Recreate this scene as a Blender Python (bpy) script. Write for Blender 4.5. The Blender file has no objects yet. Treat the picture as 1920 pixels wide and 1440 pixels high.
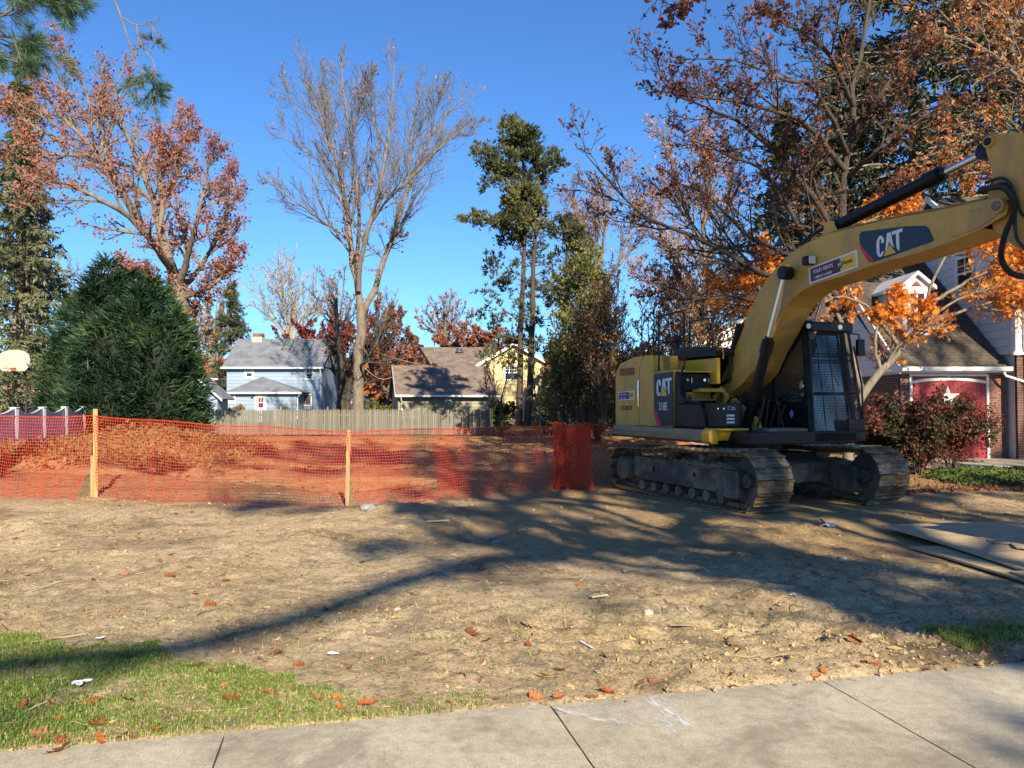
import bpy, bmesh, math, random
import numpy as np
from math import sin, cos, pi, radians, sqrt, atan2, atan
from mathutils import Vector, Matrix

sc = bpy.context.scene
COL = sc.collection

# ------------------------------------------------------------------ camera
FPX = 1442.0                      # focal length in pixels of the 1920 px frame
PITCH = atan(38 / FPX)
CAMZ = 1.6
cam = bpy.data.cameras.new("camera")
cam.sensor_width = 36.0
cam.lens = FPX / 1920 * 36
cam.clip_start = 0.05
cam.clip_end = 3000
camo = bpy.data.objects.new("camera", cam)
camo.location = (0, 0, CAMZ)
camo.rotation_euler = (pi / 2 + PITCH, 0, 0)
COL.objects.link(camo)
sc.camera = camo

# ------------------------------------------------------------------ light
SUN_EL = radians(28)
SHX, SHY = -0.292, 0.956          # where shadows fall on the ground
W = bpy.data.worlds.new("World")
sc.world = W
W.use_nodes = True
wn = W.node_tree
wn.nodes.clear()
sky = wn.nodes.new("ShaderNodeTexSky")
sky.sky_type = 'NISHITA'
sky.sun_disc = False
sky.sun_elevation = SUN_EL
sky.sun_rotation = atan2(-SHX, -SHY)
sky.altitude = 50
sky.air_density = 1.0
sky.dust_density = 0.1
sky.ozone_density = 1.5
wb = wn.nodes.new("ShaderNodeBackground")
wb.inputs[1].default_value = 0.060
wo = wn.nodes.new("ShaderNodeOutputWorld")
tn = wn.nodes.new("ShaderNodeMix")
tn.data_type = 'RGBA'; tn.blend_type = 'MULTIPLY'; tn.inputs[0].default_value = 1
tn.inputs[7].default_value = (.53, .95, 1.48, 1)     # the deep clear blue of the photograph, over the whole sky
wn.links.new(sky.outputs[0], tn.inputs[6])
wn.links.new(tn.outputs[2], wb.inputs[0])
wn.links.new(wb.outputs[0], wo.inputs[0])
sun = bpy.data.lights.new("sun", 'SUN')
sun.energy = 5.0
sun.angle = radians(0.53)
sun.color = (1.0, 0.86, 0.64)
suno = bpy.data.objects.new("sun", sun)
sd = Vector((SHX * cos(SUN_EL), SHY * cos(SUN_EL), -sin(SUN_EL)))
suno.rotation_euler = sd.to_track_quat('-Z', 'Y').to_euler()
suno.location = (10, -30, 30)
COL.objects.link(suno)
vs = sc.view_settings
vs.view_transform = 'Standard'
vs.look = 'None'
vs.exposure = 1.10
vs.gamma = 1
vs.use_curve_mapping = False
cy = sc.cycles
cy.max_bounces = 6
cy.diffuse_bounces = 3
cy.glossy_bounces = 3
cy.transmission_bounces = 3
cy.transparent_max_bounces = 8
cy.caustics_reflective = False
cy.caustics_refractive = False
cy.use_denoising = True

# ------------------------------------------------------------------ pixel <-> place (pixels of the 1920x1440 photograph)
def ray(px, py):
    a = (px - 960) / FPX
    b = (720 - py) / FPX
    y = cos(PITCH) - b * sin(PITCH)
    z = sin(PITCH) + b * cos(PITCH)
    return a / y, z / y
def at(px, py, Y):
    a, b = ray(px, py)
    return Vector((a * Y, Y, CAMZ + b * Y))
def gnd(px, py, z=0.0):
    a, b = ray(px, py)
    t = (z - CAMZ) / b
    return Vector((a * t, t, z))

# ------------------------------------------------------------------ materials
MATS = {}
def _nt(name):
    m = bpy.data.materials.new(name)
    m.use_nodes = True
    nt = m.node_tree
    nt.nodes.clear()
    out = nt.nodes.new("ShaderNodeOutputMaterial")
    return m, nt, out
def N(nt, t, **kw):
    n = nt.nodes.new(t)
    for k, v in kw.items():
        if k.startswith('i_'):
            key = k[2:]
            n.inputs[int(key) if key.isdigit() else key].default_value = v
        else:
            setattr(n, k, v)
    return n
def ramp(nt, stops, fac=None, interp='LINEAR'):
    r = nt.nodes.new("ShaderNodeValToRGB")
    r.color_ramp.interpolation = interp
    e = r.color_ramp.elements
    while len(e) < len(stops):
        e.new(0.5)
    for i, (p, c) in enumerate(stops):
        e[i].position = p
        e[i].color = (c[0], c[1], c[2], 1) if not isinstance(c, (int, float)) else (c, c, c, 1)
    if fac is not None:
        nt.links.new(fac, r.inputs[0])
    return r
def mixc(nt, fac, a, b, mode='MIX'):
    m = nt.nodes.new("ShaderNodeMix")
    m.data_type = 'RGBA'
    m.blend_type = mode
    for sock, v in ((m.inputs[0], fac), (m.inputs[6], a), (m.inputs[7], b)):
        if hasattr(v, 'links'):
            nt.links.new(v, sock)
        elif isinstance(v, (int, float)):
            sock.default_value = v if sock.type == 'VALUE' else (v, v, v, 1)
        else:
            sock.default_value = (*v, 1)
    return m.outputs[2]
def plain(name, col, rough=.7, metal=0.0, var=.18, scale=3.0, col2=None, bump=0.0, bscale=25.0, rnd=0.0,
          grime=None, stretch=(1, 1, 1), spec=.5, coat=0.0, trans=0.0, gthr=(.45, .75), gscale=None, detail=8):
    """principled material with large and small noise variation, optional second (grime) colour in patches"""
    if name in MATS:
        return MATS[name]
    m, nt, out = _nt(name)
    p = N(nt, "ShaderNodeBsdfPrincipled")
    p.inputs['Roughness'].default_value = rough
    p.inputs['Metallic'].default_value = metal
    p.inputs['Specular IOR Level'].default_value = spec
    p.inputs['Coat Weight'].default_value = coat
    tc = N(nt, "ShaderNodeTexCoord")
    mp = N(nt, "ShaderNodeMapping")
    mp.inputs['Scale'].default_value = stretch
    nt.links.new(tc.outputs['Object'], mp.inputs[0])
    no = N(nt, "ShaderNodeTexNoise", i_Scale=scale, i_Detail=detail, i_Roughness=.65)
    nt.links.new(mp.outputs[0], no.inputs[0])
    c2 = col2 if col2 else tuple(min(1, c * (1 - var * 1.6)) for c in col)
    c3 = tuple(min(1, c * (1 + var * .6)) for c in col)
    r = ramp(nt, [(.30, c2), (.55, col), (.8, c3)], no.outputs[0])
    c = r.outputs[0]
    if grime:
        g = N(nt, "ShaderNodeTexNoise", i_Scale=gscale or scale * .45, i_Detail=10, i_Roughness=.7, i_Distortion=.6)
        nt.links.new(mp.outputs[0], g.inputs[0])
        gr = ramp(nt, [(gthr[0], 0.0), (gthr[1], 1.0)], g.outputs[0])
        c = mixc(nt, gr.outputs[0], c, grime)
    if rnd:
        oi = N(nt, "ShaderNodeObjectInfo")
        rr = ramp(nt, [(0, (1 - rnd,) * 3), (1, (1 + rnd * .5,) * 3)], oi.outputs['Random'])
        c = mixc(nt, 1.0, c, rr.outputs[0], 'MULTIPLY')
    nt.links.new(c, p.inputs['Base Color'])
    if bump:
        bn = N(nt, "ShaderNodeTexNoise", i_Scale=bscale, i_Detail=6)
        nt.links.new(mp.outputs[0], bn.inputs[0])
        bp = N(nt, "ShaderNodeBump", i_Strength=bump, i_Distance=.02)
        nt.links.new(bn.outputs[0], bp.inputs['Height'])
        nt.links.new(bp.outputs[0], p.inputs['Normal'])
    sh = p.outputs[0]
    if trans:
        tr = N(nt, "ShaderNodeBsdfTranslucent")
        nt.links.new(c, tr.inputs[0])
        mx = N(nt, "ShaderNodeMixShader")
        mx.inputs[0].default_value = trans
        nt.links.new(sh, mx.inputs[1])
        nt.links.new(tr.outputs[0], mx.inputs[2])
        sh = mx.outputs[0]
    nt.links.new(sh, out.inputs[0])
    MATS[name] = m
    return m
def leafmat(name, stops, rough=.55, trans=.3, spec=.3):
    """foliage: each leaf carries its own 'tint' value, looked up in a colour ramp"""
    if name in MATS:
        return MATS[name]
    m, nt, out = _nt(name)
    at_ = N(nt, "ShaderNodeAttribute", attribute_name="tint")
    r = ramp(nt, stops, at_.outputs['Fac'])
    p = N(nt, "ShaderNodeBsdfPrincipled")
    p.inputs['Roughness'].default_value = rough
    p.inputs['Specular IOR Level'].default_value = spec
    nt.links.new(r.outputs[0], p.inputs['Base Color'])
    tr = N(nt, "ShaderNodeBsdfTranslucent")
    nt.links.new(r.outputs[0], tr.inputs[0])
    mx = N(nt, "ShaderNodeMixShader")
    mx.inputs[0].default_value = trans
    nt.links.new(p.outputs[0], mx.inputs[1])
    nt.links.new(tr.outputs[0], mx.inputs[2])
    nt.links.new(mx.outputs[0], out.inputs[0])
    MATS[name] = m
    return m

# ------------------------------------------------------------------ objects and tags
def tag(o, label=None, cat=None, group=None, kind=None):
    if label: o["label"] = label
    if cat: o["category"] = cat
    if group: o["group"] = group
    if kind: o["kind"] = kind
    return o
def thing(name, label, cat, loc=(0, 0, 0), rot=(0, 0, 0), group=None):
    o = bpy.data.objects.new(name, None)
    o.empty_display_size = .3
    o.location = loc
    o.rotation_euler = rot
    COL.objects.link(o)
    return tag(o, label, cat, group)
def link(name, me, parent=None, loc=None, rot=None):
    o = bpy.data.objects.new(name, me)
    if parent: o.parent = parent
    if loc is not None: o.location = loc
    if rot is not None: o.rotation_euler = rot
    COL.objects.link(o)
    return o
def copy_tree(o, parent=None, loc=None, rot=None):
    kids = [c for c in o.children]
    c = o.copy()
    COL.objects.link(c)
    if parent: c.parent = parent
    if loc is not None: c.location = loc
    if rot is not None: c.rotation_euler = rot
    for k in kids:
        copy_tree(k, c)
    return c

class MB:
    """small mesh builder: boxes, prisms, tubes; build() makes ONE mesh object"""
    def __init__(s):
        s.v, s.f, s.mi, s.mats, s.sm = [], [], [], [], []
        s.cur = 0
    def mat(s, m):
        if m not in s.mats: s.mats.append(m)
        s.cur = s.mats.index(m)
        return s
    def add(s, vs, fs, smooth=False):
        b = len(s.v)
        s.v += [tuple(v) for v in vs]
        for f in fs:
            s.f.append([i + b for i in f]); s.mi.append(s.cur); s.sm.append(smooth)
        return s
    def box(s, x0, x1, y0, y1, z0, z1, M=None, bev=0.0):
        if bev > 0:
            b = min(bev, abs(x1 - x0) * .45, abs(y1 - y0) * .45, abs(z1 - z0) * .45)
            bm = bmesh.new()
            bmesh.ops.create_cube(bm, size=1)
            for v in bm.verts:
                v.co = Vector(((x0 + x1) / 2 + v.co.x * (x1 - x0), (y0 + y1) / 2 + v.co.y * (y1 - y0), (z0 + z1) / 2 + v.co.z * (z1 - z0)))
            bmesh.ops.bevel(bm, geom=bm.edges[:], offset=b, segments=2, affect='EDGES', profile=.6)
            return s._bm(bm, M)
        vs = [(x, y, z) for x in (x0, x1) for y in (y0, y1) for z in (z0, z1)]
        if M: vs = [M @ Vector(v) for v in vs]
        return s.add(vs, [(0, 1, 3, 2), (4, 6, 7, 5), (0, 4, 5, 1), (2, 3, 7, 6), (0, 2, 6, 4), (1, 5, 7, 3)])
    def _bm(s, bm, M=None, smooth=False):
        bmesh.ops.recalc_face_normals(bm, faces=bm.faces[:])
        bm.verts.ensure_lookup_table(); bm.verts.index_update()
        vs = [(M @ v.co if M else v.co.copy()) for v in bm.verts]
        fs = [[v.index for v in f.verts] for f in bm.faces]
        bm.free()
        return s.add(vs, fs, smooth)
    def prism(s, pts, axis, a0, a1, bev=0.0, M=None):
        """outline pts (2D) swept along axis x, y or z from a0 to a1"""
        def P(p, a):
            return {'x': (a, p[0], p[1]), 'y': (p[0], a, p[1]), 'z': (p[0], p[1], a)}[axis]
        bm = bmesh.new()
        A = [bm.verts.new(P(p, a0)) for p in pts]
        B = [bm.verts.new(P(p, a1)) for p in pts]
        n = len(pts)
        bm.faces.new(A); bm.faces.new(B[::-1])
        for i in range(n):
            bm.faces.new((A[i], B[i], B[(i + 1) % n], A[(i + 1) % n]))
        if bev:
            bmesh.ops.recalc_face_normals(bm, faces=bm.faces[:])
            ed = [e for e in bm.edges if len(e.link_faces) == 2 and e.calc_face_angle(0) > .5]
            bmesh.ops.bevel(bm, geom=ed, offset=bev, segments=2, affect='EDGES', profile=.6, clamp_overlap=True)
        return s._bm(bm, M)
    def tube(s, pts, r, n=8, cap=True, smooth=True):
        pts = [Vector(p) for p in pts]
        k = len(pts)
        rs = r if isinstance(r, (list, tuple)) else [r] * k
        vs, fs = [], []
        prev = None
        for i, p in enumerate(pts):
            t = (pts[min(i + 1, k - 1)] - pts[max(i - 1, 0)]).normalized()
            if prev is None:
                u = t.orthogonal().normalized()
            else:
                u = (prev - t * prev.dot(t))
                u = u.normalized() if u.length > 1e-6 else t.orthogonal().normalized()
            prev = u
            w = t.cross(u)
            for j in range(n):
                a = 2 * pi * j / n
                vs.append(p + (u * cos(a) + w * sin(a)) * rs[i])
        for i in range(k - 1):
            for j in range(n):
                fs.append((i * n + j, i * n + (j + 1) % n, (i + 1) * n + (j + 1) % n, (i + 1) * n + j))
        s.add(vs, fs, smooth)
        if cap:
            b = len(s.v) - len(vs)
            s.f.append([b + j for j in range(n)][::-1]); s.mi.append(s.cur); s.sm.append(False)
            s.f.append([b + (k - 1) * n + j for j in range(n)]); s.mi.append(s.cur); s.sm.append(False)
        return s
    def cyl(s, p0, p1, r0, r1=None, n=16):
        return s.tube([p0, p1], [r0, r0 if r1 is None else r1], n)
    def mesh(s, name, m=None):
        me = bpy.data.meshes.new(name)
        me.from_pydata(s.v, [], s.f)
        mats = s.mats or ([m] if m else [])
        for x in mats: me.materials.append(x)
        me.polygons.foreach_set('use_smooth', s.sm)
        smooth_any = any(s.sm)
        if len(mats) > 1: me.polygons.foreach_set('material_index', s.mi)
        me.update()
        bm = bmesh.new(); bm.from_mesh(me)
        bmesh.ops.recalc_face_normals(bm, faces=bm.faces[:])
        bm.to_mesh(me); bm.free()
        if smooth_any: me.set_sharp_from_angle(angle=radians(38))
        return me
    def build(s, name, m=None, parent=None, loc=None, rot=None):
        return link(name, s.mesh(name, m), parent, loc, rot)

def npmesh(name, V, Q=None, T=None, mats=(), smooth=False, tint=None, mi=None):
    """mesh from numpy arrays of vertices, quads and triangles"""
    V = np.asarray(V, dtype=np.float32).reshape(-1, 3)
    Q = np.zeros((0, 4), np.int32) if Q is None else np.asarray(Q, np.int32).reshape(-1, 4)
    T = np.zeros((0, 3), np.int32) if T is None else np.asarray(T, np.int32).reshape(-1, 3)
    me = bpy.data.meshes.new(name)
    me.vertices.add(len(V)); me.vertices.foreach_set('co', V.ravel())
    li = np.concatenate([Q.ravel(), T.ravel()])
    me.loops.add(len(li)); me.loops.foreach_set('vertex_index', li)
    nf = len(Q) + len(T)
    me.polygons.add(nf)
    ls = np.concatenate([np.arange(len(Q)) * 4, len(Q) * 4 + np.arange(len(T)) * 3]).astype(np.int32)
    me.polygons.foreach_set('loop_start', ls)
    me.polygons.foreach_set('use_smooth', np.full(nf, smooth, bool))
    for m in mats: me.materials.append(m)
    if mi is not None: me.polygons.foreach_set('material_index', np.asarray(mi, np.int32))
    if tint is not None:
        a = me.attributes.new('tint', 'FLOAT', 'POINT')
        a.data.foreach_set('value', np.asarray(tint, np.float32))
    me.update(calc_edges=True)
    me.validate()
    return me

# ------------------------------------------------------------------ noise
def _hash(ix, iy, seed):
    h = (ix.astype(np.int64) * 374761393 + iy.astype(np.int64) * 668265263 + seed * 1442695041) & 0xffffffff
    h = ((h ^ (h >> 13)) * 1274126177) & 0xffffffff
    h = (h ^ (h >> 16)) & 0xffffffff
    return h / 4294967295.0
def vn(x, y, seed=0):
    x = np.asarray(x, float); y = np.asarray(y, float)
    ix = np.floor(x); iy = np.floor(y)
    fx = x - ix; fy = y - iy
    fx = fx * fx * (3 - 2 * fx); fy = fy * fy * (3 - 2 * fy)
    a = _hash(ix, iy, seed); b = _hash(ix + 1, iy, seed); c = _hash(ix, iy + 1, seed); d = _hash(ix + 1, iy + 1, seed)
    return (a + (b - a) * fx) * (1 - fy) + (c + (d - c) * fx) * fy
def fbm(x, y, o=4, seed=0, g=.5):
    s = 0; a = 1; n = 0
    for i in range(o):
        s = s + a * vn(x * 2 ** i + 17.3 * i, y * 2 ** i - 9.1 * i, seed + i); n += a; a *= g
    return s / n
def ss(a, b, x):
    t = np.clip((np.asarray(x, float) - a) / (b - a), 0, 1)
    return t * t * (3 - 2 * t)
# ------------------------------------------------------------------ ground, sidewalk
E0 = gnd(0, 1408); E1 = gnd(1920, 1240)
SWD = (E1 - E0).normalized()                       # along the sidewalk's far edge
SWN = Vector((-SWD.y, SWD.x, 0))                   # away from the street
def sdist(x, y):                                   # distance beyond the sidewalk's far edge
    return (x - E0.x) * SWN.x + (y - E0.y) * SWN.y
def sw(a, b, z=0.0):
    return Vector((E0.x + SWD.x * a + SWN.x * b, E0.y + SWD.y * a + SWN.y * b, z))
EXC = (4.08, 13.5); EXA = radians(-70)
def H(x, y):
    x = np.asarray(x, float); y = np.asarray(y, float)
    d = sdist(x, y)
    near = ss(0.0, .8, d)
    h = .16 * (fbm(x / 2.6, y / 1.9, 3, 5) - .5) * ss(.2, 2.5, d)
    # churned soil: small clods everywhere, bigger towards the right
    cl = np.abs(fbm(x / .36, y / .30, 4, 11, .62) - .5)
    rough = .25 + .75 * ss(.45, .62, fbm(x / 1.7 + 3, y / 1.5, 2, 21)) + .25 * ss(0, 2.5, x)
    h = h + (cl * .20) * rough * near * (1 - ss(14, 22, y)) * .7
    h = h + .030 * (fbm(x / .09, y / .09, 2, 31) - .5) * near * (1 - ss(9, 14, y))
    # ridge of clods next to the sidewalk on the right
    h = h + .05 * np.exp(-((d - .35) / .28) ** 2) * ss(.3, 1.5, x) * (.3 + fbm(x / .25, y / .2, 3, 41)) * 1.1
    # crumbly, pitted strip towards the street on the right
    zone = ss(-.8, .8, x) * np.exp(-((d - 1.0) / 1.1) ** 2) * (y < 9)
    h = h - .09 * zone * np.maximum(0, fbm(x / .16, y / .13, 2, 63) - .52) * 2 + .05 * zone * np.maximum(0, fbm(x / .22 + 4, y / .18, 2, 64) - .5) * 2
    # furrow and heap in the middle
    h = h + .13 * np.exp(-(((x + 1.65) / .55) ** 2 + ((y - 11.4) / .4) ** 2)) * (.7 + .6 * fbm(x / .2, y / .2, 2, 8))
    h = h - .16 * np.exp(-(((x + .45) / .35) ** 2 + ((y - 9.9) / .55) ** 2))
    h = h + .09 * np.exp(-(((x - .3) / .3) ** 2 + ((y - 9.4) / .8) ** 2)) * (.5 + fbm(x / .2, y / .2, 3, 9))
    h = h + .10 * np.exp(-(((x - 2.2) / 1.0) ** 2 + ((y - 6.4) / .4) ** 2)) * (.3 + 1.1 * fbm(x / .22, y / .2, 3, 19))
    h = h + .16 * np.exp(-(((x + 6.0) / .6) ** 2 + ((y - 9.6) / .5) ** 2)) * (.4 + fbm(x / .3, y / .3, 3, 29))
    h = h + .14 * np.exp(-(((x + 7.0) / .7) ** 2 + ((y - 8.6) / .5) ** 2)) * (.4 + fbm(x / .3, y / .3, 3, 39))
    # dug-over lot behind the plastic fence: heaps and furrows
    b = ss(12.8, 15, y) * (1 - ss(33, 38, y))
    fur = fbm(x / 2.6, y / 1.1, 4, 51)
    h = h + b * (.55 * (fur - .42) + .20 * np.abs(fbm(x / .8, y / .5, 3, 61) - .5)) * (1 - .75 * ss(6, 8, x))
    h = h + .38 * np.exp(-(((x - 1.9) / 1.4) ** 2 + ((y - 18.2) / 1.2) ** 2))
    # bank on the left
    h = h + .70 * np.exp(-(((x + 9.6) / 2.6) ** 2 + ((y - 20.5) / 3.4) ** 2)) + .35 * np.exp(-(((x + 11.5) / 3.) ** 2 + ((y - 16.5) / 1.6) ** 2))
    # prints of the crawler tracks running from the machine to the street
    hx, hy = .398, -.917
    for ox, oy in ((3.78, 11.3), (6.0, 12.2), (2.2, 9.2)):
        u = (x - ox) * hx + (y - oy) * hy; v = -(x - ox) * hy + (y - oy) * hx
        band = (1 - ss(.26, .34, np.abs(v))) * ss(-.2, .3, u) * (1 - ss(4.6, 6.0, u)) * ss(.38, .58, fbm(x / .8 + 5, y / .8, 2, 91))
        h = h - band * (.028 + .010 * np.sign(np.sin(u * 2 * pi / .19)))
    # level pad under the excavator
    px = (x - EXC[0]) * cos(EXA) + (y - EXC[1]) * sin(EXA); py = -(x - EXC[0]) * sin(EXA) + (y - EXC[1]) * cos(EXA)
    pad = (1 - ss(2.1, 3.0, np.abs(px))) * (1 - ss(1.6, 2.3, np.abs(py)))
    h = h * (1 - pad) + pad * (.012 * (fbm(x / .2, y / .2, 2, 71) - .5) + .0)
    # level ground at the house on the right
    hs = ss(7.2, 9.0, x) * ss(13, 15, y)
    h = h * (1 - hs)
    pl = ss(4.2, 4.6, x) * ss(5.8, 6.3, y) * (1 - ss(10.4, 11.0, y))
    h = h * (1 - pl) + pl * (-.03)
    side = ss(0.0, .03, d)
    out = ss(-1.62, -1.58, -(-d)) if False else None
    under = ((d < 0.0) & (d > -1.62))
    h = np.where(under, -.09, h)
    lo = d <= -1.62
    h = np.where(lo, .005 * (fbm(x / .6, y / .6, 2, 3) - .5), h)
    edge = (d >= 0) & (d < .12)
    h = np.where(edge, np.minimum(h, .0 + d * .35) , h)
    return h
def Hs(x, y):
    return float(H(np.array([x]), np.array([y]))[0])

def make_ground():
    xs = np.concatenate([np.array([-1500, -600, -250, -120, -70, -45, -32, -24]), np.arange(-20, -9, .35), np.arange(-9, 9.0, .046), np.arange(9.0, 22, .35),
                         np.array([24, 32, 45, 70, 120, 250, 600, 1500])])
    ys = [-1500, -500, -200, -80, -30, -14, -8, -4, -1, 1, 2.0, 2.5]
    y = 2.8
    while y < 42:
        ys.append(y); y += .024 + max(0, (y - 3.4)) * .0085
    ys += [43, 46, 50, 56, 64, 75, 90, 120, 180, 300, 600, 1500]
    ys = np.array(ys)
    X, Y = np.meshgrid(xs, ys)
    Z = H(X, Y)
    far = ss(42, 48, Y) + ss(22, 26, np.abs(X))
    Z = Z * (1 - np.clip(far, 0, 1))
    V = np.stack([X, Y, Z], -1).reshape(-1, 3)
    nx, ny = len(xs), len(ys)
    i = np.arange(nx - 1)[None, :] + nx * np.arange(ny - 1)[:, None]
    Q = np.stack([i, i + 1, i + nx + 1, i + nx], -1).reshape(-1, 4)
    # material
    m, nt, out = _nt('soil')
    p = N(nt, "ShaderNodeBsdfPrincipled"); p.inputs['Roughness'].default_value = .95; p.inputs['Specular IOR Level'].default_value = .15
    tc = N(nt, "ShaderNodeTexCoord")
    n1 = N(nt, "ShaderNodeTexNoise", i_Scale=.75, i_Detail=10, i_Roughness=.70, i_Distortion=.6)
    n2 = N(nt, "ShaderNodeTexNoise", i_Scale=9.0, i_Detail=10, i_Roughness=.78, i_Distortion=.5)
    n3 = N(nt, "ShaderNodeTexNoise", i_Scale=42.0, i_Detail=6, i_Roughness=.75, i_Distortion=.8)
    n4 = N(nt, "ShaderNodeTexNoise", i_Scale=1.7, i_Detail=8, i_Roughness=.7, i_Distortion=1.2)
    for n in (n1, n2, n3, n4): nt.links.new(tc.outputs['Object'], n.inputs[0])
    tan_, dk, lt = (.50, .375, .215), (.25, .185, .11), (.60, .47, .29)
    c = ramp(nt, [(.36, dk), (.47, tan_), (.64, lt)], n1.outputs[0]).outputs[0]
    r2 = ramp(nt, [(.38, .50), (.48, .97), (.64, 1.15)], n2.outputs[0])
    c = mixc(nt, 1.0, c, r2.outputs[0], 'MULTIPLY')
    r3 = ramp(nt, [(.38, .42), (.47, .97), (.62, 1.2)], n3.outputs[0])
    c = mixc(nt, 1.0, c, r3.outputs[0], 'MULTIPLY')
    g4 = ramp(nt, [(.53, 0.0), (.61, .75)], n4.outputs[0])
    c = mixc(nt, g4.outputs[0], c, (.27, .215, .15))      # greyish clay patches
    sp = N(nt, "ShaderNodeSeparateXYZ"); nt.links.new(tc.outputs['Object'], sp.inputs[0])
    wob = N(nt, "ShaderNodeMath", operation='MULTIPLY_ADD'); nt.links.new(n1.outputs[0], wob.inputs[0]); wob.inputs[1].default_value = 3.0
    nt.links.new(sp.outputs[1], wob.inputs[2])
    mr = N(nt, "ShaderNodeMapRange", i_1=13.6, i_2=15.6); nt.links.new(wob.outputs[0], mr.inputs[0])
    redder = mixc(nt, r2.outputs[0], (.11, .065, .035), (.35, .215, .105))
    c = mixc(nt, mr.outputs[0], c, redder)
    # damp churned soil, its colour darkened further to deepen tree shade by the machine
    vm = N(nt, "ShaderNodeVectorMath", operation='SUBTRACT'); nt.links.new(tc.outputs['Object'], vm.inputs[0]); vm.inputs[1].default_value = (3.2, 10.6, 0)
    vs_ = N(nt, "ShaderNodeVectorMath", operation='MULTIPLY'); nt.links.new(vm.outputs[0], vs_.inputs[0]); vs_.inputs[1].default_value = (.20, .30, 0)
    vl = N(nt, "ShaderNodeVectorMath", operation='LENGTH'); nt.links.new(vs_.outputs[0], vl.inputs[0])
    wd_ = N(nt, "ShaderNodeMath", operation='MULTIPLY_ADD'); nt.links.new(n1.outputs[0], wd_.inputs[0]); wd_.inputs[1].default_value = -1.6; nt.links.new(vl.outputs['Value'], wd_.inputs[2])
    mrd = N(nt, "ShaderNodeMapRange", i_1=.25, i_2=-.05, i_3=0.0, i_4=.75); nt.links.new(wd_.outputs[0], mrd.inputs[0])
    damp_shade = mixc(nt, r3.outputs[0], (.15, .095, .045), (.34, .225, .105))
    c = mixc(nt, mrd.outputs[0], c, damp_shade)
    mr2 = N(nt, "ShaderNodeMapRange", i_1=38.5, i_2=41.5); nt.links.new(wob.outputs[0], mr2.inputs[0])
    c = mixc(nt, mr2.outputs[0], c, (.07, .075, .03))
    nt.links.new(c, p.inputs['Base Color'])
    b = N(nt, "ShaderNodeBump", i_Strength=.9, i_Distance=.055)
    ad = N(nt, "ShaderNodeMath", operation='MULTIPLY_ADD'); nt.links.new(n3.outputs[0], ad.inputs[0]); ad.inputs[1].default_value = .35
    nt.links.new(n2.outputs[0], ad.inputs[2])
    nt.links.new(ad.outputs[0], b.inputs['Height']); nt.links.new(b.outputs[0], p.inputs['Normal'])
    nt.links.new(p.outputs[0], out.inputs[0])
    MATS['soil'] = m
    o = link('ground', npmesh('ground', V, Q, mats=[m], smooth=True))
    tag(o, 'bare churned tan soil of the cleared house lot', kind='structure')

def concrete_mat():
    m, nt, out = _nt('concrete')
    p = N(nt, "ShaderNodeBsdfPrincipled"); p.inputs['Roughness'].default_value = .88; p.inputs['Specular IOR Level'].default_value = .3
    tc = N(nt, "ShaderNodeTexCoord")
    n1 = N(nt, "ShaderNodeTexNoise", i_Scale=1.1, i_Detail=8, i_Roughness=.6, i_Distortion=.5)
    n2 = N(nt, "ShaderNodeTexNoise", i_Scale=95.0, i_Detail=4, i_Roughness=.8)
    n3 = N(nt, "ShaderNodeTexNoise", i_Scale=14.0, i_Detail=8, i_Roughness=.7)
    vo = N(nt, "ShaderNodeTexVoronoi", i_Scale=70.0)
    for n in (n1, n2, n3, vo): nt.links.new(tc.outputs['Object'], n.inputs[0])
    c = ramp(nt, [(.3, (.32, .28, .20)), (.5, (.44, .39, .29)), (.72, (.52, .465, .35))], n1.outputs[0]).outputs[0]
    c = mixc(nt, 1.0, c, ramp(nt, [(.28, .55), (.5, 1.0), (.72, 1.35)], n2.outputs[0]).outputs[0], 'MULTIPLY')
    c = mixc(nt, 1.0, c, ramp(nt, [(.3, .72), (.55, 1.0), (.75, 1.15)], n3.outputs[0]).outputs[0], 'MULTIPLY')
    n5 = N(nt, "ShaderNodeTexNoise", i_Scale=.9, i_Detail=12, i_Roughness=.72, i_Distortion=1.5); nt.links.new(tc.outputs['Object'], n5.inputs[0])
    c = mixc(nt, ramp(nt, [(.50, 0.0), (.62, .55)], n5.outputs[0]).outputs[0], c, (.17, .145, .105))
    c = mixc(nt, ramp(nt, [(.33, .45), (.42, 0.0)], n5.outputs[0]).outputs[0], c, (.50, .42, .28))
    c = mixc(nt, ramp(nt, [(.0, .5), (.12, 0.0)], vo.outputs['Distance']).outputs[0], c, (.6, .56, .46))
    nt.links.new(c, p.inputs['Base Color'])
    b = N(nt, "ShaderNodeBump", i_Strength=.5, i_Distance=.006)
    nt.links.new(n2.outputs[0], b.inputs['Height']); nt.links.new(b.outputs[0], p.inputs['Normal'])
    nt.links.new(p.outputs[0], out.inputs[0])
    return m

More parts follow.
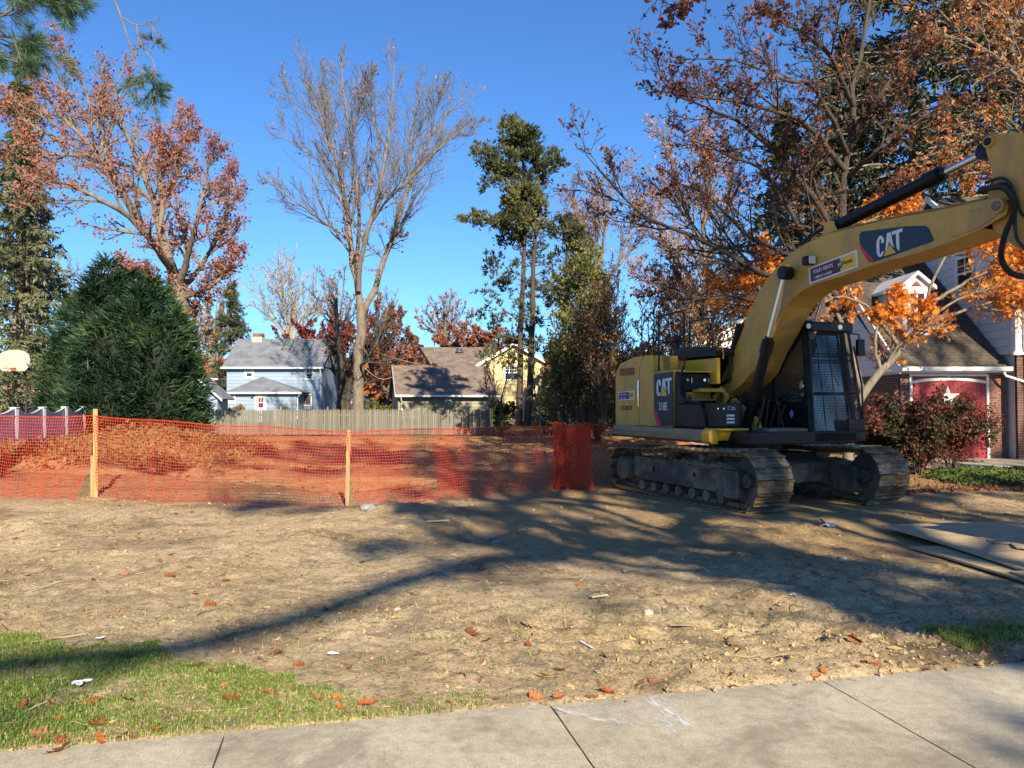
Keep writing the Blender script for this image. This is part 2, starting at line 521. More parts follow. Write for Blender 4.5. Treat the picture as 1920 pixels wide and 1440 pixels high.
def make_sidewalk():
    cm = concrete_mat(); MATS['concrete'] = cm
    root = bpy.data.objects.new('sidewalk', None); COL.objects.link(root)
    tag(root, 'weathered concrete sidewalk crossing the near edge of the lot', kind='structure')
    ja = (gnd(1038, 1327) - E0).dot(SWD)
    jb = (gnd(1548, 1276) - E0).dot(SWD)
    jc = (gnd(417, 1385) - E0).dot(SWD)
    L = jb - ja
    js = [jc - 3 * L, jc - 2 * L, jc - L, jc, ja, jb, jb + L, jb + 2 * L, jb + 3 * L]
    rng = random.Random(4)
    for k in range(len(js) - 1):
        a0, a1 = js[k] + .003, js[k + 1] - .003
        bm = bmesh.new()
        n, w = 40, 14
        top = [[bm.verts.new(sw(a0 + (a1 - a0) * i / n + 0, -1.55 + 1.55 * j / w, .0)) for j in range(w + 1)] for i in range(n + 1)]
        for i in range(n + 1):
            for j in range(w + 1):
                v = top[i][j]
                u = min(i, n - i) * (a1 - a0) / n
                q = (w - j) * 1.55 / w
                v.co.z += .0004 * sin(v.co.x * 3.1 + k) - (.010 if u == 0 else 0) - (.004 if j in (0, w) else 0)
                if u == 0:
                    s_ = rng.random() * .003
                    v.co += Vector((SWD.x, SWD.y, 0)) * (s_ if i == 0 else -s_)
        for i in range(n):
            for j in range(w):
                bm.faces.new((top[i][j], top[i + 1][j], top[i + 1][j + 1], top[i][j + 1]))
        r = bmesh.ops.extrude_face_region(bm, geom=bm.faces[:])
        for g in r['geom']:
            if isinstance(g, bmesh.types.BMVert): g.co.z = -.1
        bmesh.ops.recalc_face_normals(bm, faces=bm.faces[:])
        me = bpy.data.meshes.new('slab'); bm.to_mesh(me); bm.free(); me.materials.append(cm)
        o = link('slab', me, root)
    # white scrape marks: thin slivers of paint left on the slabs
    mb = MB()
    rr = random.Random(8)
    def streaks(p0, p1, wid, n, l0, l1, th=(.002, .006)):
        A, B = gnd(*p0), gnd(*p1)
        D = (B - A).normalized(); Nn = Vector((-D.y, D.x, 0))
        for _ in range(n):
            t = rr.random(); o = rr.gauss(0, wid)
            c = A + (B - A) * t + Nn * o
            l = rr.uniform(l0, l1); h = rr.uniform(*th)
            d = (D + Nn * rr.gauss(0, .06)).normalized(); q = Vector((-d.y, d.x, 0))
            if sdist(c.x, c.y) > -.06: continue
            z = rr.uniform(.0011, .0026)
            mb.add([c - d * l + Vector((0, 0, z)), c + q * h + Vector((0, 0, z)), c + d * l + Vector((0, 0, z)), c - q * h + Vector((0, 0, z))], [(0, 1, 2, 3)])
    streaks((1040, 1328), (1130, 1352), .008, 60, .015, .05, (.0015, .004))
    streaks((1060, 1335), (1185, 1358), .010, 40, .015, .05, (.0015, .003))
    streaks((1150, 1335), (1200, 1360), .04, 30, .015, .05, (.0012, .003))
    streaks((1215, 1312), (1292, 1360), .018, 90, .02, .08, (.0015, .0045))
    streaks((1232, 1345), (1272, 1372), .02, 40, .02, .05, (.0015, .003))
    streaks((1240, 1308), (1275, 1322), .02, 30, .015, .04, (.0015, .003))
    streaks((1130, 1325), (1170, 1340), .04, 22, .015, .05, (.0015, .003))
    streaks((1400, 1290), (1500, 1300), .10, 16, .02, .07, (.001, .003))
    streaks((1450, 1320), (1560, 1350), .08, 12, .02, .06, (.001, .003))
    streaks((1560, 1285), (1640, 1320), .10, 10, .02, .07, (.001, .003))
    o = mb.build('scuff_mark', plain('chalk_white', (.58, .58, .55), .9, var=.12, scale=40), root)
    o['kind'] = 'stuff'
make_ground()
make_sidewalk()

# litter on the soil ---------------------------------------------------------
def clods():
    rng = np.random.default_rng(3)
    n = 90000
    x = rng.uniform(-7.5, 8.5, n); y = 3.3 + 10.5 * rng.random(n) ** 1.35
    d = sdist(x, y)
    dens = .10 + .55 * ss(.45, .62, fbm(x / .9, y / .8, 3, 77))
    dens = dens + 1.2 * np.exp(-(np.maximum(d, 0) / 1.1)) * ss(-.6, 1.2, x) * ss(.3, .6, fbm(x / .5, y / .5, 3, 78))
    dens = np.where(d < .03, .30 + .9 * ss(-.5, 1, x), dens)
    keep = (d > -.10 * rng.random(n) ** 2) & (rng.random(n) < dens) & ~((x > 4.3) & (y > 5.8) & (y < 10.6))
    x, y, d = x[keep], y[keep], d[keep]; n = len(x)
    s = rng.gamma(1.5, .0034, n) + .0018
    s = np.minimum(s, .026) * (1 + .5 * ss(0, 2, x) * np.exp(-d / 1.2))
    bv = np.array([(1, 0, 0), (0, 1, 0), (-1, 0, 0), (0, -1, 0), (0, 0, 1), (0, 0, -1)], float)
    bf = np.array([(0, 1, 4), (1, 2, 4), (2, 3, 4), (3, 0, 4), (1, 0, 5), (2, 1, 5), (3, 2, 5), (0, 3, 5)])
    V = bv[None] * rng.uniform(.45, 1.4, (n, 6, 1)) + rng.normal(size=(n, 6, 3)) * .22
    V = V * rng.uniform(.6, 1.4, (n, 1, 3)) * np.array([1, 1, .65]) * s[:, None, None]
    a = rng.uniform(0, 6.28, n); ca, sa = np.cos(a)[:, None], np.sin(a)[:, None]
    V = np.stack([V[..., 0] * ca - V[..., 1] * sa, V[..., 0] * sa + V[..., 1] * ca, V[..., 2]], -1)
    s = np.where(d < .0, s * .5, s)
    V += np.stack([x, y, np.where(d < .01, .0, H(x, y)) + s * .15], -1)[:, None]
    T = bf[None] + (np.arange(n) * 6)[:, None, None]
    o = link('soil_clods', npmesh('soil_clods', V, T=T, mats=[plain('clod', (.42, .305, .165), .95, var=.35, scale=7, col2=(.21, .15, .085), grime=(.14, .10, .06), gthr=(.5, .62), gscale=11, bump=.5, bscale=60, spec=.1)]))
    tag(o, 'loose clods of dry soil scattered over the bare lot', 'soil', kind='stuff')
clods()

def debris():
    """bits of root, twig and straw trodden into the soil"""
    rng = np.random.default_rng(14); n = 2600
    x = rng.uniform(-7.5, 8.5, n); y = 3.4 + 11 * rng.random(n) ** 1.25
    k = (sdist(x, y) > .06) & ~((x > 4.3) & (y > 5.8) & (y < 10.6)) & (rng.random(n) < .2 + 1.1 * ss(.4, .65, fbm(x / 1.3, y / 1.1, 3, 15)))
    x, y = x[k], y[k]; n = len(x)
    a = rng.uniform(0, 2 * pi, n); L = rng.gamma(2, .022, n) + .015; w = rng.uniform(.0012, .004, n); bend = rng.normal(size=n) * .35
    pts = []
    for t in (-.5, 0, .5):
        aa = a + bend * t * 2
        px = x + np.cos(aa) * L * t * 2; py = y + np.sin(aa) * L * t * 2
        pts.append(np.stack([px, py, H(px, py) + .006 + .010 * rng.random(n)], -1))
    P = np.stack(pts, 1); o = np.stack([-np.sin(a), np.cos(a), np.full(n, .4)], -1)[:, None] * w[:, None, None]
    V = np.stack([P - o, P + o], 2).reshape(-1, 3); b = np.arange(n)[:, None] * 6
    Q = np.concatenate([b + np.array([0, 1, 3, 2]), b + np.array([2, 3, 5, 4])])
    m = leafmat('trodden_bits', [(0, (.05, .035, .02)), (.45, (.13, .09, .05)), (.7, (.40, .30, .16)), (1, (.62, .52, .32))], trans=0.0, rough=.9)
    o = link('twig_litter', npmesh('twig_litter', V, Q, mats=[m], tint=np.repeat(rng.random(n), 6))); tag(o, 'bits of root, twig and straw trodden into the soil', 'twigs', kind='stuff')
debris()
# ------------------------------------------------------------------ excavator
CX, CY = EXC
_d = (cos(EXA), sin(EXA)); _l = (-sin(EXA), cos(EXA))
def SY(px, py, ly):
    """photo pixel -> machine's (x, z) on its own vertical plane y = ly"""
    rx, rz = ray(px, py)
    t = (ly + CX * _l[0] + CY * _l[1]) / (rx * _l[0] + _l[1])
    return (rx * t - CX) * _d[0] + (t - CY) * _d[1], CAMZ + rz * t
def SX(px, py, lx):
    rx, rz = ray(px, py)
    t = (lx + CX * _d[0] + CY * _d[1]) / (rx * _d[0] + _d[1])
    return (rx * t - CX) * _l[0] + (t - CY) * _l[1], CAMZ + rz * t
ylw = plain('yellow_paint', (.60, .345, .065), .45, var=.14, scale=2.2, grime=(.32, .21, .10), gthr=(.50, .74), gscale=1.7, spec=.4, bump=.08, bscale=45, stretch=(1, 1, .6), detail=12)
ylb = plain('bright_yellow_paint', (.68, .40, .035), .38, var=.1, scale=2, grime=(.4, .27, .08), gthr=(.55, .9))
blk = plain('black_paint', (.009, .009, .011), .38, var=.2, scale=4, grime=(.06, .048, .034), gthr=(.56, .88), gscale=2.6, detail=12, spec=.28)
rub = plain('black_rubber', (.022, .022, .024), .55, var=.3, scale=6)
stl = plain('muddy_steel', (.16, .125, .09), .65, metal=.15, var=.35, scale=5, grime=(.26, .19, .12), gthr=(.42, .65), bump=.4, bscale=30)
shoe_m = plain('worn_track_steel', (.15, .105, .065), .42, metal=.5, var=.45, scale=5, grime=(.34, .245, .14), gthr=(.46, .56), bump=.6, bscale=28, rnd=.35)
frm = plain('track_frame_steel', (.075, .066, .06), .75, var=.25, scale=4, grime=(.23, .17, .11), gthr=(.46, .62), bump=.5, bscale=24)
chrome = plain('chrome_rod', (.75, .74, .72), .16, metal=1.0, var=.05)
glassm = plain('tinted_glass', (.015, .03, .042), .04, var=.1, spec=.9)
for n_ in glassm.node_tree.nodes:
    if n_.type == 'BSDF_PRINCIPLED': n_.inputs['IOR'].default_value = 2.2
lensm = plain('lamp_lens', (.75, .72, .65), .2, var=.1)
whitem = plain('decal_white', (.72, .72, .74), .5, var=.03)
navy = plain('decal_navy', (.012, .016, .03), .35, var=.1)
redm = plain('decal_red', (.50, .02, .045), .5, var=.06)
tri_m = plain('decal_yellow', (.78, .48, .04), .5, var=.04)
purp = plain('decal_maroon', (.10, .018, .055), .5, var=.05)
purp2 = plain('decal_purple', (.085, .012, .14), .5, var=.05)
mudm = plain('packed_mud', (.25, .19, .12), .95, var=.3, scale=6, bump=.8, bscale=22)

exc = thing('excavator', 'yellow tracked excavator with black cab parked on the soil behind the orange net', 'excavator', (CX, CY, 0), (0, 0, EXA))

def track(side):
    rot = radians(3.5)
    gauge = 1.195
    cy0 = (gauge if side > 0 else -gauge)
    L0, L1 = -1.66, 1.62                                 # sprocket (rear), idler (front)
    tr = thing('track', None, None); tr.parent = exc; tr.rotation_euler = (0, 0, rot)
    tr.location = Matrix.Rotation(rot, 3, 'Z') @ Vector((0, cy0, 0))
    rI, rS, zI, zS = .43, .365, .455, .42
    # closed path of the shoes' hinge line
    pts = []
    for k in range(25):
        a = -pi / 2 + pi * k / 24
        pts.append((L1 + rI * cos(a), zI + rI * sin(a)))
    pts += [(1.1, .868), (.75, .845), (.45, .85), (.2, .865), (-.2, .86), (-.55, .82), (-.95, .805)]
    for k in range(25):
        a = pi / 2 + pi * k / 24
        pts.append((L0 + rS * cos(a), zS + rS * sin(a)))
    pts += [(-1.2, .030), (0, .026), (1.2, .026)]
    P = np.array(pts + [pts[0]])
    seg = np.linalg.norm(np.diff(P, axis=0), axis=1); cum = np.concatenate([[0], np.cumsum(seg)])
    tot = cum[-1]; n = 50; pitch = tot / n
    sb = MB()
    w = .325
    sb.box(-pitch * .5 + .004, pitch * .5 - .004, -w, w, 0, .016)
    for gx, gh in ((-.078, .046), (-.01, .026), (.055, .026)):
        sb.prism([(gx - .012, .014), (gx + .012, .014), (gx + .006, gh), (gx - .006, gh)], 'y', -w, w)
    me = sb.mesh('track_shoe', shoe_m)
    ch = MB()
    for k in range(n):
        s = (k + .5) * pitch
        i = int(np.searchsorted(cum, s) - 1); f = (s - cum[i]) / seg[i]
        c = P[i] + (P[i + 1] - P[i]) * f
        s2 = (s + .04) % tot; i2 = min(int(np.searchsorted(cum, s2) - 1), len(seg) - 1)
        s3 = (s - .04) % tot; i3 = min(max(int(np.searchsorted(cum, s3) - 1), 0), len(seg) - 1)
        p2 = P[i2] + (P[i2 + 1] - P[i2]) * (s2 - cum[i2]) / seg[i2]; p3 = P[i3] + (P[i3 + 1] - P[i3]) * (s3 - cum[i3]) / seg[i3]
        t = p2 - p3; a = atan2(t[1], t[0])
        # outward normal is to the right of travel (path runs counter-clockwise seen from the -y side)
        o = link('track_shoe', me, tr, (c[0], 0, c[1]), (0, atan2(t[1], -t[0]), 0))
        M = Matrix.Translation((c[0], 0, c[1])) @ Matrix.Rotation(-a, 4, 'Y')
        for yy in (-.085, .085):
            ch.box(-.098, .055, yy - .018, yy + .018, .004, .075, M)
            ch.cyl(M @ Vector((-.06, yy - .03, .045)), M @ Vector((-.06, yy + .03, .045)), .032, n=6)
    ch.build('chain', stl, tr)
    sgn = -1 if side < 0 else -1                           # both outer/inner faces alike; camera sees the -y faces
    f = MB()
    f.prism([(-1.38, .30), (-1.38, .63), (-1.28, .66), (1.02, .58), (1.02, .23), (-1.2, .25)], 'y', -.20, .20, bev=.015)
    f.build('track_frame', frm, tr)
    g = MB()
    g.box(1.0, 1.52, -.232, .232, .17, .60, bev=.02)
    g.build('idler_guard', frm, tr)
    for xx in (-.75, .42):
        MB().box(xx - .03, xx + .03, -.207, -.196, .42, .49).build('frame_slot', blk, tr)
    for x0, x1 in ((-1.15, -.78), (.55, .98)):
        MB().box(x0, x1, -.30, -.2, .585, .60, bev=.004).build('guard_plate', stl, tr)
    s = MB()
    s.tube([(L1, -.07, zI), (L1, .07, zI)], .37, 28)
    s.tube([(L1, -.16, zI), (L1, .16, zI)], .10, 16)
    s.build('idler', frm, tr)
    s = MB(); nT = 21; vs = []
    for k in range(nT * 2):
        r = rS - .02 if k % 2 else rS - .075
        a = 2 * pi * k / (nT * 2)
        vs.append((L0 + r * cos(a), zS + r * sin(a)))
    s.prism(vs, 'y', -.04, .04); s.build('sprocket', frm, tr)
    s = MB(); s.tube([(L0, -.30, zS), (L0, -.285, zS), (L0, -.1, zS), (L0, .2, zS)], [.17, .205, .22, .22], 28)
    hub = s.build('drive_hub', frm, tr)
    bb = MB()
    for k in range(10):
        a = 2 * pi * k / 10
        bb.cyl((L0 + .165 * cos(a), -.308, zS + .165 * sin(a)), (L0 + .165 * cos(a), -.28, zS + .165 * sin(a)), .013, n=6)
    bb.build('bolt_ring', stl, tr)
    for k in range(7):
        x = -1.18 + k * .37
        r = MB(); r.tube([(x, -.17, .145), (x, -.12, .145), (x, -.115, .145), (x, .115, .145), (x, .17, .145)], [.085, .085, .075, .075, .085], 14)
        r.build('track_roller', stl, tr)
    for x in (-.45, .55):
        r = MB(); r.tube([(x, -.16, .745), (x, .16, .745)], .065, 14); r.box(x - .03, x + .03, -.05, .05, .55, .74); r.build('carrier_roller', stl, tr)
    # soil heaped on the frame
    rr = random.Random(5 + side)
    mm = MB()
    for k in range(26):
        x = rr.uniform(-1.1, 1.25); s_ = rr.uniform(.06, .17)
        bm = bmesh.new(); bmesh.ops.create_icosphere(bm, subdivisions=2, radius=1)
        for v in bm.verts:
            v.co = Vector((x + v.co.x * s_ * 1.3, rr.uniform(-.02, .02) + v.co.y * .17 * (1 + .15 * sin(9 * v.co.x)), .60 + v.co.z * s_ * .6 * (1 + .25 * sin(7 * v.co.x + k)))) + Vector([rr.gauss(0, .006) for _ in range(3)])
        mm._bm(bm, None, False)
    mm.build('caked_mud', mudm, tr)
    return tr
track(-1); track(1)

def part(mb, name, m=None, parent=exc):
    return mb.build(name, m, parent)
# ---- car body
b = MB(); b.prism([(-.95, .30), (.95, .30), (.95, .62), (.6, .78), (-.6, .78), (-.95, .62)], 'y', -.95, .95, bev=.02)
cb = part(b, 'carbody', frm); cb.rotation_euler = (0, 0, radians(3.5))
b = MB(); b.tube([(0, 0, .76), (0, 0, .97)], .62, 40); part(b, 'slew_ring', blk)
# ---- revolving frame: skirt round the house
b = MB(); b.box(-1.9, 1.45, -1.0, 1.1, .97, 1.17, bev=.02); part(b, 'revolving_frame', blk)
b = MB()
b.prism([(-1.33, 1.01), (-1.27, .975), (-1.15, .96), (-1.15, 1.19), (-1.29, 1.19), (-1.335, 1.12)], 'x', -2.42, .78, bev=.008)
part(b, 'side_skirt', plain('worn_skirt_paint', (.36, .25, .11), .6, var=.25, scale=5, grime=(.20, .16, .12), gthr=(.40, .7), stretch=(.5, 1, 3)))
b = MB(); b.prism([(-1.36, 1.0), (-1.30, .96), (-1.2, .96), (-1.2, 1.2), (-1.30, 1.22), (-1.37, 1.15)], 'x', .70, .93, bev=.02); part(b, 'skirt_end_cap', ylb)
b = MB(); b.prism([(1.27, .98), (1.1, .97), (1.1, 1.19), (1.27, 1.19)], 'x', -2.42, 1.2, bev=.01); part(b, 'side_skirt', ylw)
# ---- counterweight: rounded rear
def cwt(ztop, inset):
    pts = []
    for k in range(17):
        a = -pi / 2 - pi * k / 16
        pts.append((-2.02 + (.56 - inset) * cos(a), (1.27 - inset) * -sin(a) * -1))
    return pts
b = MB()
out = [(-1.62, -1.27), (-2.36, -1.27), (-2.46, -1.22), (-2.56, -1.05), (-2.64, -.6), (-2.66, 0), (-2.64, .6), (-2.56, 1.05), (-2.46, 1.22), (-2.36, 1.27), (-1.62, 1.27)]
def shrink(o, s, dx=0): return [(-2.0 + (x + 2.0) * s + dx, y * s) for x, y in o]
rings = [(1.0, .97, 0), (1.06, 1.0, 0), (2.12, 1.0, 0), (2.24, .965, 0), (2.34, .88, 0), (2.36, .80, 0)]
V = []; Fc = []
for z, s, dx in rings:
    V += [(x, y, z) for x, y in shrink(out, s, dx)]
n = len(out)
for r in range(len(rings) - 1):
    for i in range(n):
        j = (i + 1) % n
        Fc.append((r * n + i, r * n + j, (r + 1) * n + j, (r + 1) * n + i))
Fc.append(tuple(range(n))); Fc.append(tuple(range((len(rings) - 1) * n, len(rings) * n)))
b.add(V, Fc); part(b, 'counterweight', ylw)
# ---- side doors (right side of the house)
x0, z0 = SY(1201, 800, -1.27)
b = MB()
b.prism([(-2.40, 1.20), (-1.455, 1.20), (-1.455, 2.28), (-1.30, 2.47), (-1.62, 2.50), (-2.2, 2.40), (-2.36, 2.25), (-2.40, 2.1)], 'y', -1.275, -1.05, bev=.012)
part(b, 'rear_side_door', ylw)
b = MB()
b.prism([(-1.435, 1.20), (-.30, 1.20), (-.24, 2.20), (-.90, 2.18), (-1.00, 2.24), (-1.07, 2.50), (-1.26, 2.50), (-1.435, 2.28)], 'y', -1.275, -1.0, bev=.012)
dr = part(b, 'middle_side_door', ylw)
b = MB(); b.tube([(-1.475, -1.278, 1.55), (-1.475, -1.285, 1.6), (-1.475, -1.285, 2.0), (-1.475, -1.278, 2.05)], .011, 8); part(b, 'door_edge_trim', chrome)
b = MB(); b.prism([(-1.02, 2.16), (-.96, 2.19), (-.98, 2.36), (-1.06, 2.50), (-1.13, 2.50), (-1.10, 2.2)], 'y', -1.27, -1.15, bev=.02); part(b, 'corner_cowl', ylb)
b = MB(); b.box(-2.2, -1.62, -1.281, -1.27, 2.16, 2.30, bev=.004); part(b, 'door_vent', plain('rust', (.22, .10, .04), .8, var=.4, scale=8))
b = MB(); b.box(-1.60, -1.50, -1.281, -1.27, 1.40, 1.55, bev=.004); part(b, 'door_latch', ylw)
b = MB(); b.box(-2.38, -2.25, -1.279, -1.27, 1.24, 1.36); part(b, 'warning_sticker', plain('sticker_lime', (.45, .42, .03), .6, var=.3, scale=30))
# ---- engine hood behind the walkway
b = MB(); b.prism([(-1.14, 1.2), (-1.14, 2.44), (-1.0, 2.50), (.9, 2.50), (1.14, 2.44), (1.14, 1.2)], 'x', -2.05, -1.1, bev=.02); part(b, 'engine_cover', ylw)
xb0, xb1, xb2 = SY(1232, 690, -.62)[0], SY(1272, 690, -.62)[0], SY(1344, 690, -.62)[0]
b = MB(); b.box(xb0, xb1 - .005, -.62, -.55, 2.0, 2.44, bev=.01); part(b, 'bulkhead_panel', ylb)
b = MB(); b.box(xb1 + .005, xb2, -.62, -.55, 1.95, 2.40, bev=.01); part(b, 'bulkhead_panel', ylb)
b = MB(); b.prism([(-1.35, 2.46), (-1.2, 2.60), (-.95, 2.66), (-.35, 2.62), (xb2 + .02, 2.50), (xb2 + .02, 2.43), (-1.35, 2.44)], 'y', -.66, -.1, bev=.03); part(b, 'engine_hood', blk)
b = MB(); b.prism([(-2.3, 2.36), (-1.3, 2.62), (-.5, 2.62), (-.1, 2.45), (-.1, 1.2), (-2.3, 1.2)], 'y', -.1, 1.1, bev=.03); part(b, 'engine_hood', blk)
b = MB(); b.tube([(-1.35, -.5, 2.45), (-1.35, -.5, 2.82), (-1.42, -.5, 2.9)], .05, 12); part(b, 'exhaust_pipe', blk)
b = MB(); gx = SY(1343, 670, -.5)[0]; b.tube([(gx, -.5, 2.42), (gx, -.5, 2.55), (gx + .2, -.5, 2.55), (gx + .2, -.5, 2.38)], .012, 8); part(b, 'grab_handle', ylw)
# ---- black side panel with CAT logo
def letters(P, name, m, shapes, parent, nrm=.004):
    """flat letter outlines; P(u, v) maps the unit box onto the machine"""
    b = MB()
    for sh in shapes:
        b.add([P(u, v) for u, v in sh], [tuple(range(len(sh)))])
    return part(b, name, m, parent)
C_ = [(.30, .62), (.30, .80), (.22, .97), (.15, 1.0), (.09, .97), (.02, .82), (0, .68), (0, .30), (.02, .15), (.09, .02), (.15, 0), (.21, .02), (.28, .14), (.295, .22), (.19, .22), (.175, .14), (.145, .13), (.12, .20), (.115, .30), (.115, .70), (.125, .80), (.15, .86), (.175, .82), (.185, .74), (.185, .62)]
A1 = [(.27, .10), (.41, 1.0), (.58, 1.0), (.50, .50)]
A2 = [(.50, .50), (.58, 1.0), (.74, .10), (.66, .16)]
A1 = [(.30, .20), (.42, 1.0), (.56, 1.0), (.52, .72), (.49, .58), (.36, .26)]
A2 = [(.56, 1.0), (.695, .20), (.63, .28), (.50, .56), (.52, .72)]
T_ = [(.60, 1.0), (1.0, 1.0), (1.0, .84), (.875, .84), (.875, .0), (.78, .14), (.755, .40), (.755, .84), (.60, .84)]
CATW = [C_, [(.33, .16), (.415, 1.0), (.56, 1.0), (.49, .60), (.455, .40), (.40, .26)], [(.56, 1.0), (.67, .22), (.60, .34), (.53, .48), (.49, .60)], T_]
CATT = [[(.27, -.02), (.505, .44), (.74, -.02)]]
def plane_map(y, q00, q10, q01):
    a = SY(*q00, y); bx = SY(*q10, y); c = SY(*q01, y)
    def P(u, v):
        return (a[0] + (bx[0] - a[0]) * u + (c[0] - a[0]) * v, y, a[1] + (bx[1] - a[1]) * u + (c[1] - a[1]) * v)
    return P
b = MB(); pp = [SY(1226, 701, -1.278), SY(1262, 696, -1.278), SY(1262, 799, -1.278), SY(1241, 799.5, -1.278), SY(1226, 759, -1.278)]
b.prism(pp, 'y', -1.279, -1.270); part(b, 'logo_panel', navy)
b = MB(); b.prism([SY(1226, 759.5, -1.278), SY(1240.5, 799.5, -1.278), SY(1233, 799.5, -1.278), SY(1226, 775, -1.278)], 'y', -1.279, -1.270); part(b, 'red_stripe', redm)
Pm = plane_map(-1.282, (1231, 743), (1259, 740), (1231, 712))
letters(Pm, 'logo_letters', whitem, CATW, exc); letters(plane_map(-1.284, (1231, 743), (1259, 740), (1231, 712)), 'logo_triangle', tri_m, CATT, exc)
def to_mesh(o):
    me = bpy.data.meshes.new_from_object(o)
    n = o.name; cu = o.data; mt = list(cu.materials)
    bpy.data.objects.remove(o); bpy.data.curves.remove(cu)
    if not me.materials:
        for x in mt: me.materials.append(x)
    return me
def text(s, name, size, loc, rot, m, parent, sx=1.0, bold=0.0, ext=.001, align='LEFT'):
    cu = bpy.data.curves.new(name, 'FONT'); cu.body = s; cu.size = size; cu.offset = bold; cu.extrude = ext; cu.align_x = align; cu.resolution_u = 3
    cu.materials.append(m)
    o = bpy.data.objects.new(name, cu); COL.objects.link(o)
    o = link(name, to_mesh(o), parent, loc, rot); o.scale = (sx, 1, 1); return o
a_ = SY(1235, 770, -1.28); text('318E', 'model_number', .20, (a_[0], -1.282, a_[1] + .01), (pi / 2, 0, 0), whitem, exc, .74, .001)
a_ = SY(1253, 770, -1.28); text('L', 'model_letter', .17, (a_[0], -1.282, a_[1] + .01), (pi / 2, 0, 0), plain('faded_print', (.10, .12, .13), .6), exc, .7, .0)
a_ = SY(1163, 769, -1.28); text('CR30870', 'stencil_number', .125, (a_[0], -1.2785, a_[1]), (pi / 2, 0, 0), blk, exc, 1.0, .001)
# rental sticker builder
def sticker(P, w, h, par, col):
    """P(u,v,lift) maps 0..1 box"""
    b = MB(); b.add([P(0, 0, 0), P(1, 0, 0), P(1, 1, 0), P(0, 1, 0)], [(0, 1, 2, 3)]); s = b.build('rental_sticker', whitem, par)
    b = MB(); b.add([P(.035, .10, 1), P(.66, .10, 1), P(.66, .90, 1), P(.035, .90, 1)], [(0, 1, 2, 3)]); b.build('sticker_left_field', col, s)
    b = MB(); b.add([P(.66, .10, 1), P(.965, .10, 1), P(.965, .90, 1), P(.66, .90, 1)], [(0, 1, 2, 3)]); b.build('sticker_right_field', tri_m, s)
    b = MB(); cx, cy_ = .655, .5
    pts = [(cx + .055 * cos(2 * pi * k / 20), cy_ + .055 * w / h * sin(2 * pi * k / 20)) for k in range(20)]
    b.add([P(u, v, 2) for u, v in pts], [tuple(range(20))]); b.build('sticker_badge', navy, s)
    b = MB()
    for sh in CATW: b.add([P(cx - .035 + u * .07, cy_ - .11 + v * .22, 3) for u, v in sh], [tuple(range(len(sh)))])
    b.build('badge_letters', whitem, s)
    def T3(txt, u, v, hh, sx, m):
        cu = bpy.data.curves.new('sticker_print', 'FONT'); cu.body = txt; cu.size = 1; cu.offset = .02; cu.resolution_u = 2
        cu.materials.append(m)
        o = bpy.data.objects.new('sticker_print', cu); COL.objects.link(o); o = link('sticker_print', to_mesh(o), s)
        O = Vector(P(u, v, 3)); X = (Vector(P(1, 0, 3)) - Vector(P(0, 0, 3))).normalized(); Yv = (Vector(P(0, 1, 3)) - Vector(P(0, 0, 3))).normalized()
        Z = X.cross(Yv).normalized()
        M = Matrix((X * hh * sx, Yv * hh, Z)).transposed().to_4x4(); M.translation = O
        o.matrix_local = M
    T3('FOLEY RENTS', .10, .55, h * .30, w * .46 / (h * .30 * 6.6), whitem)
    T3('1-888-411-6464', .10, .20, h * .24, w * .46 / (h * .24 * 7.6), whitem)
    T3('Rental', .72, .42, h * .34, w * .22 / (h * .34 * 3.0), blk)
    return s
xa, za = SY(1159, 751, -1.28); xb, zb = SY(1190, 749, -1.28); xc, zc = SY(1159, 735, -1.28)
def Ps(u, v, l): return (xa + (xb - xa) * u, -1.279 - .0012 * l, za + (zb - za) * u + (zc - za) * v)
sticker(Ps, xb - xa, zc - za, exc, purp2)
# ---- fuel tank, steps and toolbox
b = MB(); b.prism([(-.26, 1.2), (-.16, 1.2), (-.16, 2.13), (-.25, 2.18)], 'y', -1.25, -.55, bev=.02); part(b, 'tank_housing', blk)
b = MB(); b.prism([(-.16, 1.60), (.02, 1.60), (-.02, 1.80), (-.09, 1.95), (-.11, 2.10), (-.16, 2.14)], 'y', -1.26, -1.17, bev=.02); part(b, 'tank_side_cover', blk)
b = MB(); b.prism([(-.16, 1.84), (-.10, 1.84), (-.12, 2.0), (-.11, 2.12), (-.16, 2.12)], 'y', -1.17, -.62, bev=.012); tf = part(b, 'tank_front', blk)
for yy in (-1.10, -.76):
    b = MB(); b.tube([(-.12, yy, 2.02), (-.08, yy, 2.02)], .026, 12); b.box(-.10, -.075, yy + .07, yy + .088, 1.96, 2.06, bev=.005); b.build('latch', chrome, tf)
b = MB(); b.box(-.26, -.08, -1.20, -.56, 2.15, 2.175, bev=.006); part(b, 'tank_top_plate', ylb)
b = MB(); b.box(-.14, .16, -.98, -.52, 1.81, 1.855, bev=.008)
for k in range(12): b.box(.0, .15, -.96 + k * .038, -.945 + k * .038, 1.85, 1.875)
part(b, 'step', ylb)
b = MB(); b.box(-.14, .08, -1.12, -.62, 1.66, 1.69, bev=.006); b.box(-.15, -.10, -1.12, -.62, 1.66, 1.81, bev=.01); b.tube([(-.09, -1.04, 1.73), (-.02, -1.04, 1.73)], .035, 10); part(b, 'step_bracket', plain('dull_yellow', (.36, .22, .04), .5, var=.2))
b = MB(); b.box(-.22, .62, -1.26, -.75, 1.205, 1.60, bev=.03); part(b, 'toolbox_side', blk)
b = MB(); b.box(.55, .70, -1.20, -.80, 1.205, 1.55, bev=.01); b.box(.66, .90, -1.265, -.76, 1.235, 1.62, bev=.025); tb = part(b, 'toolbox', blk)
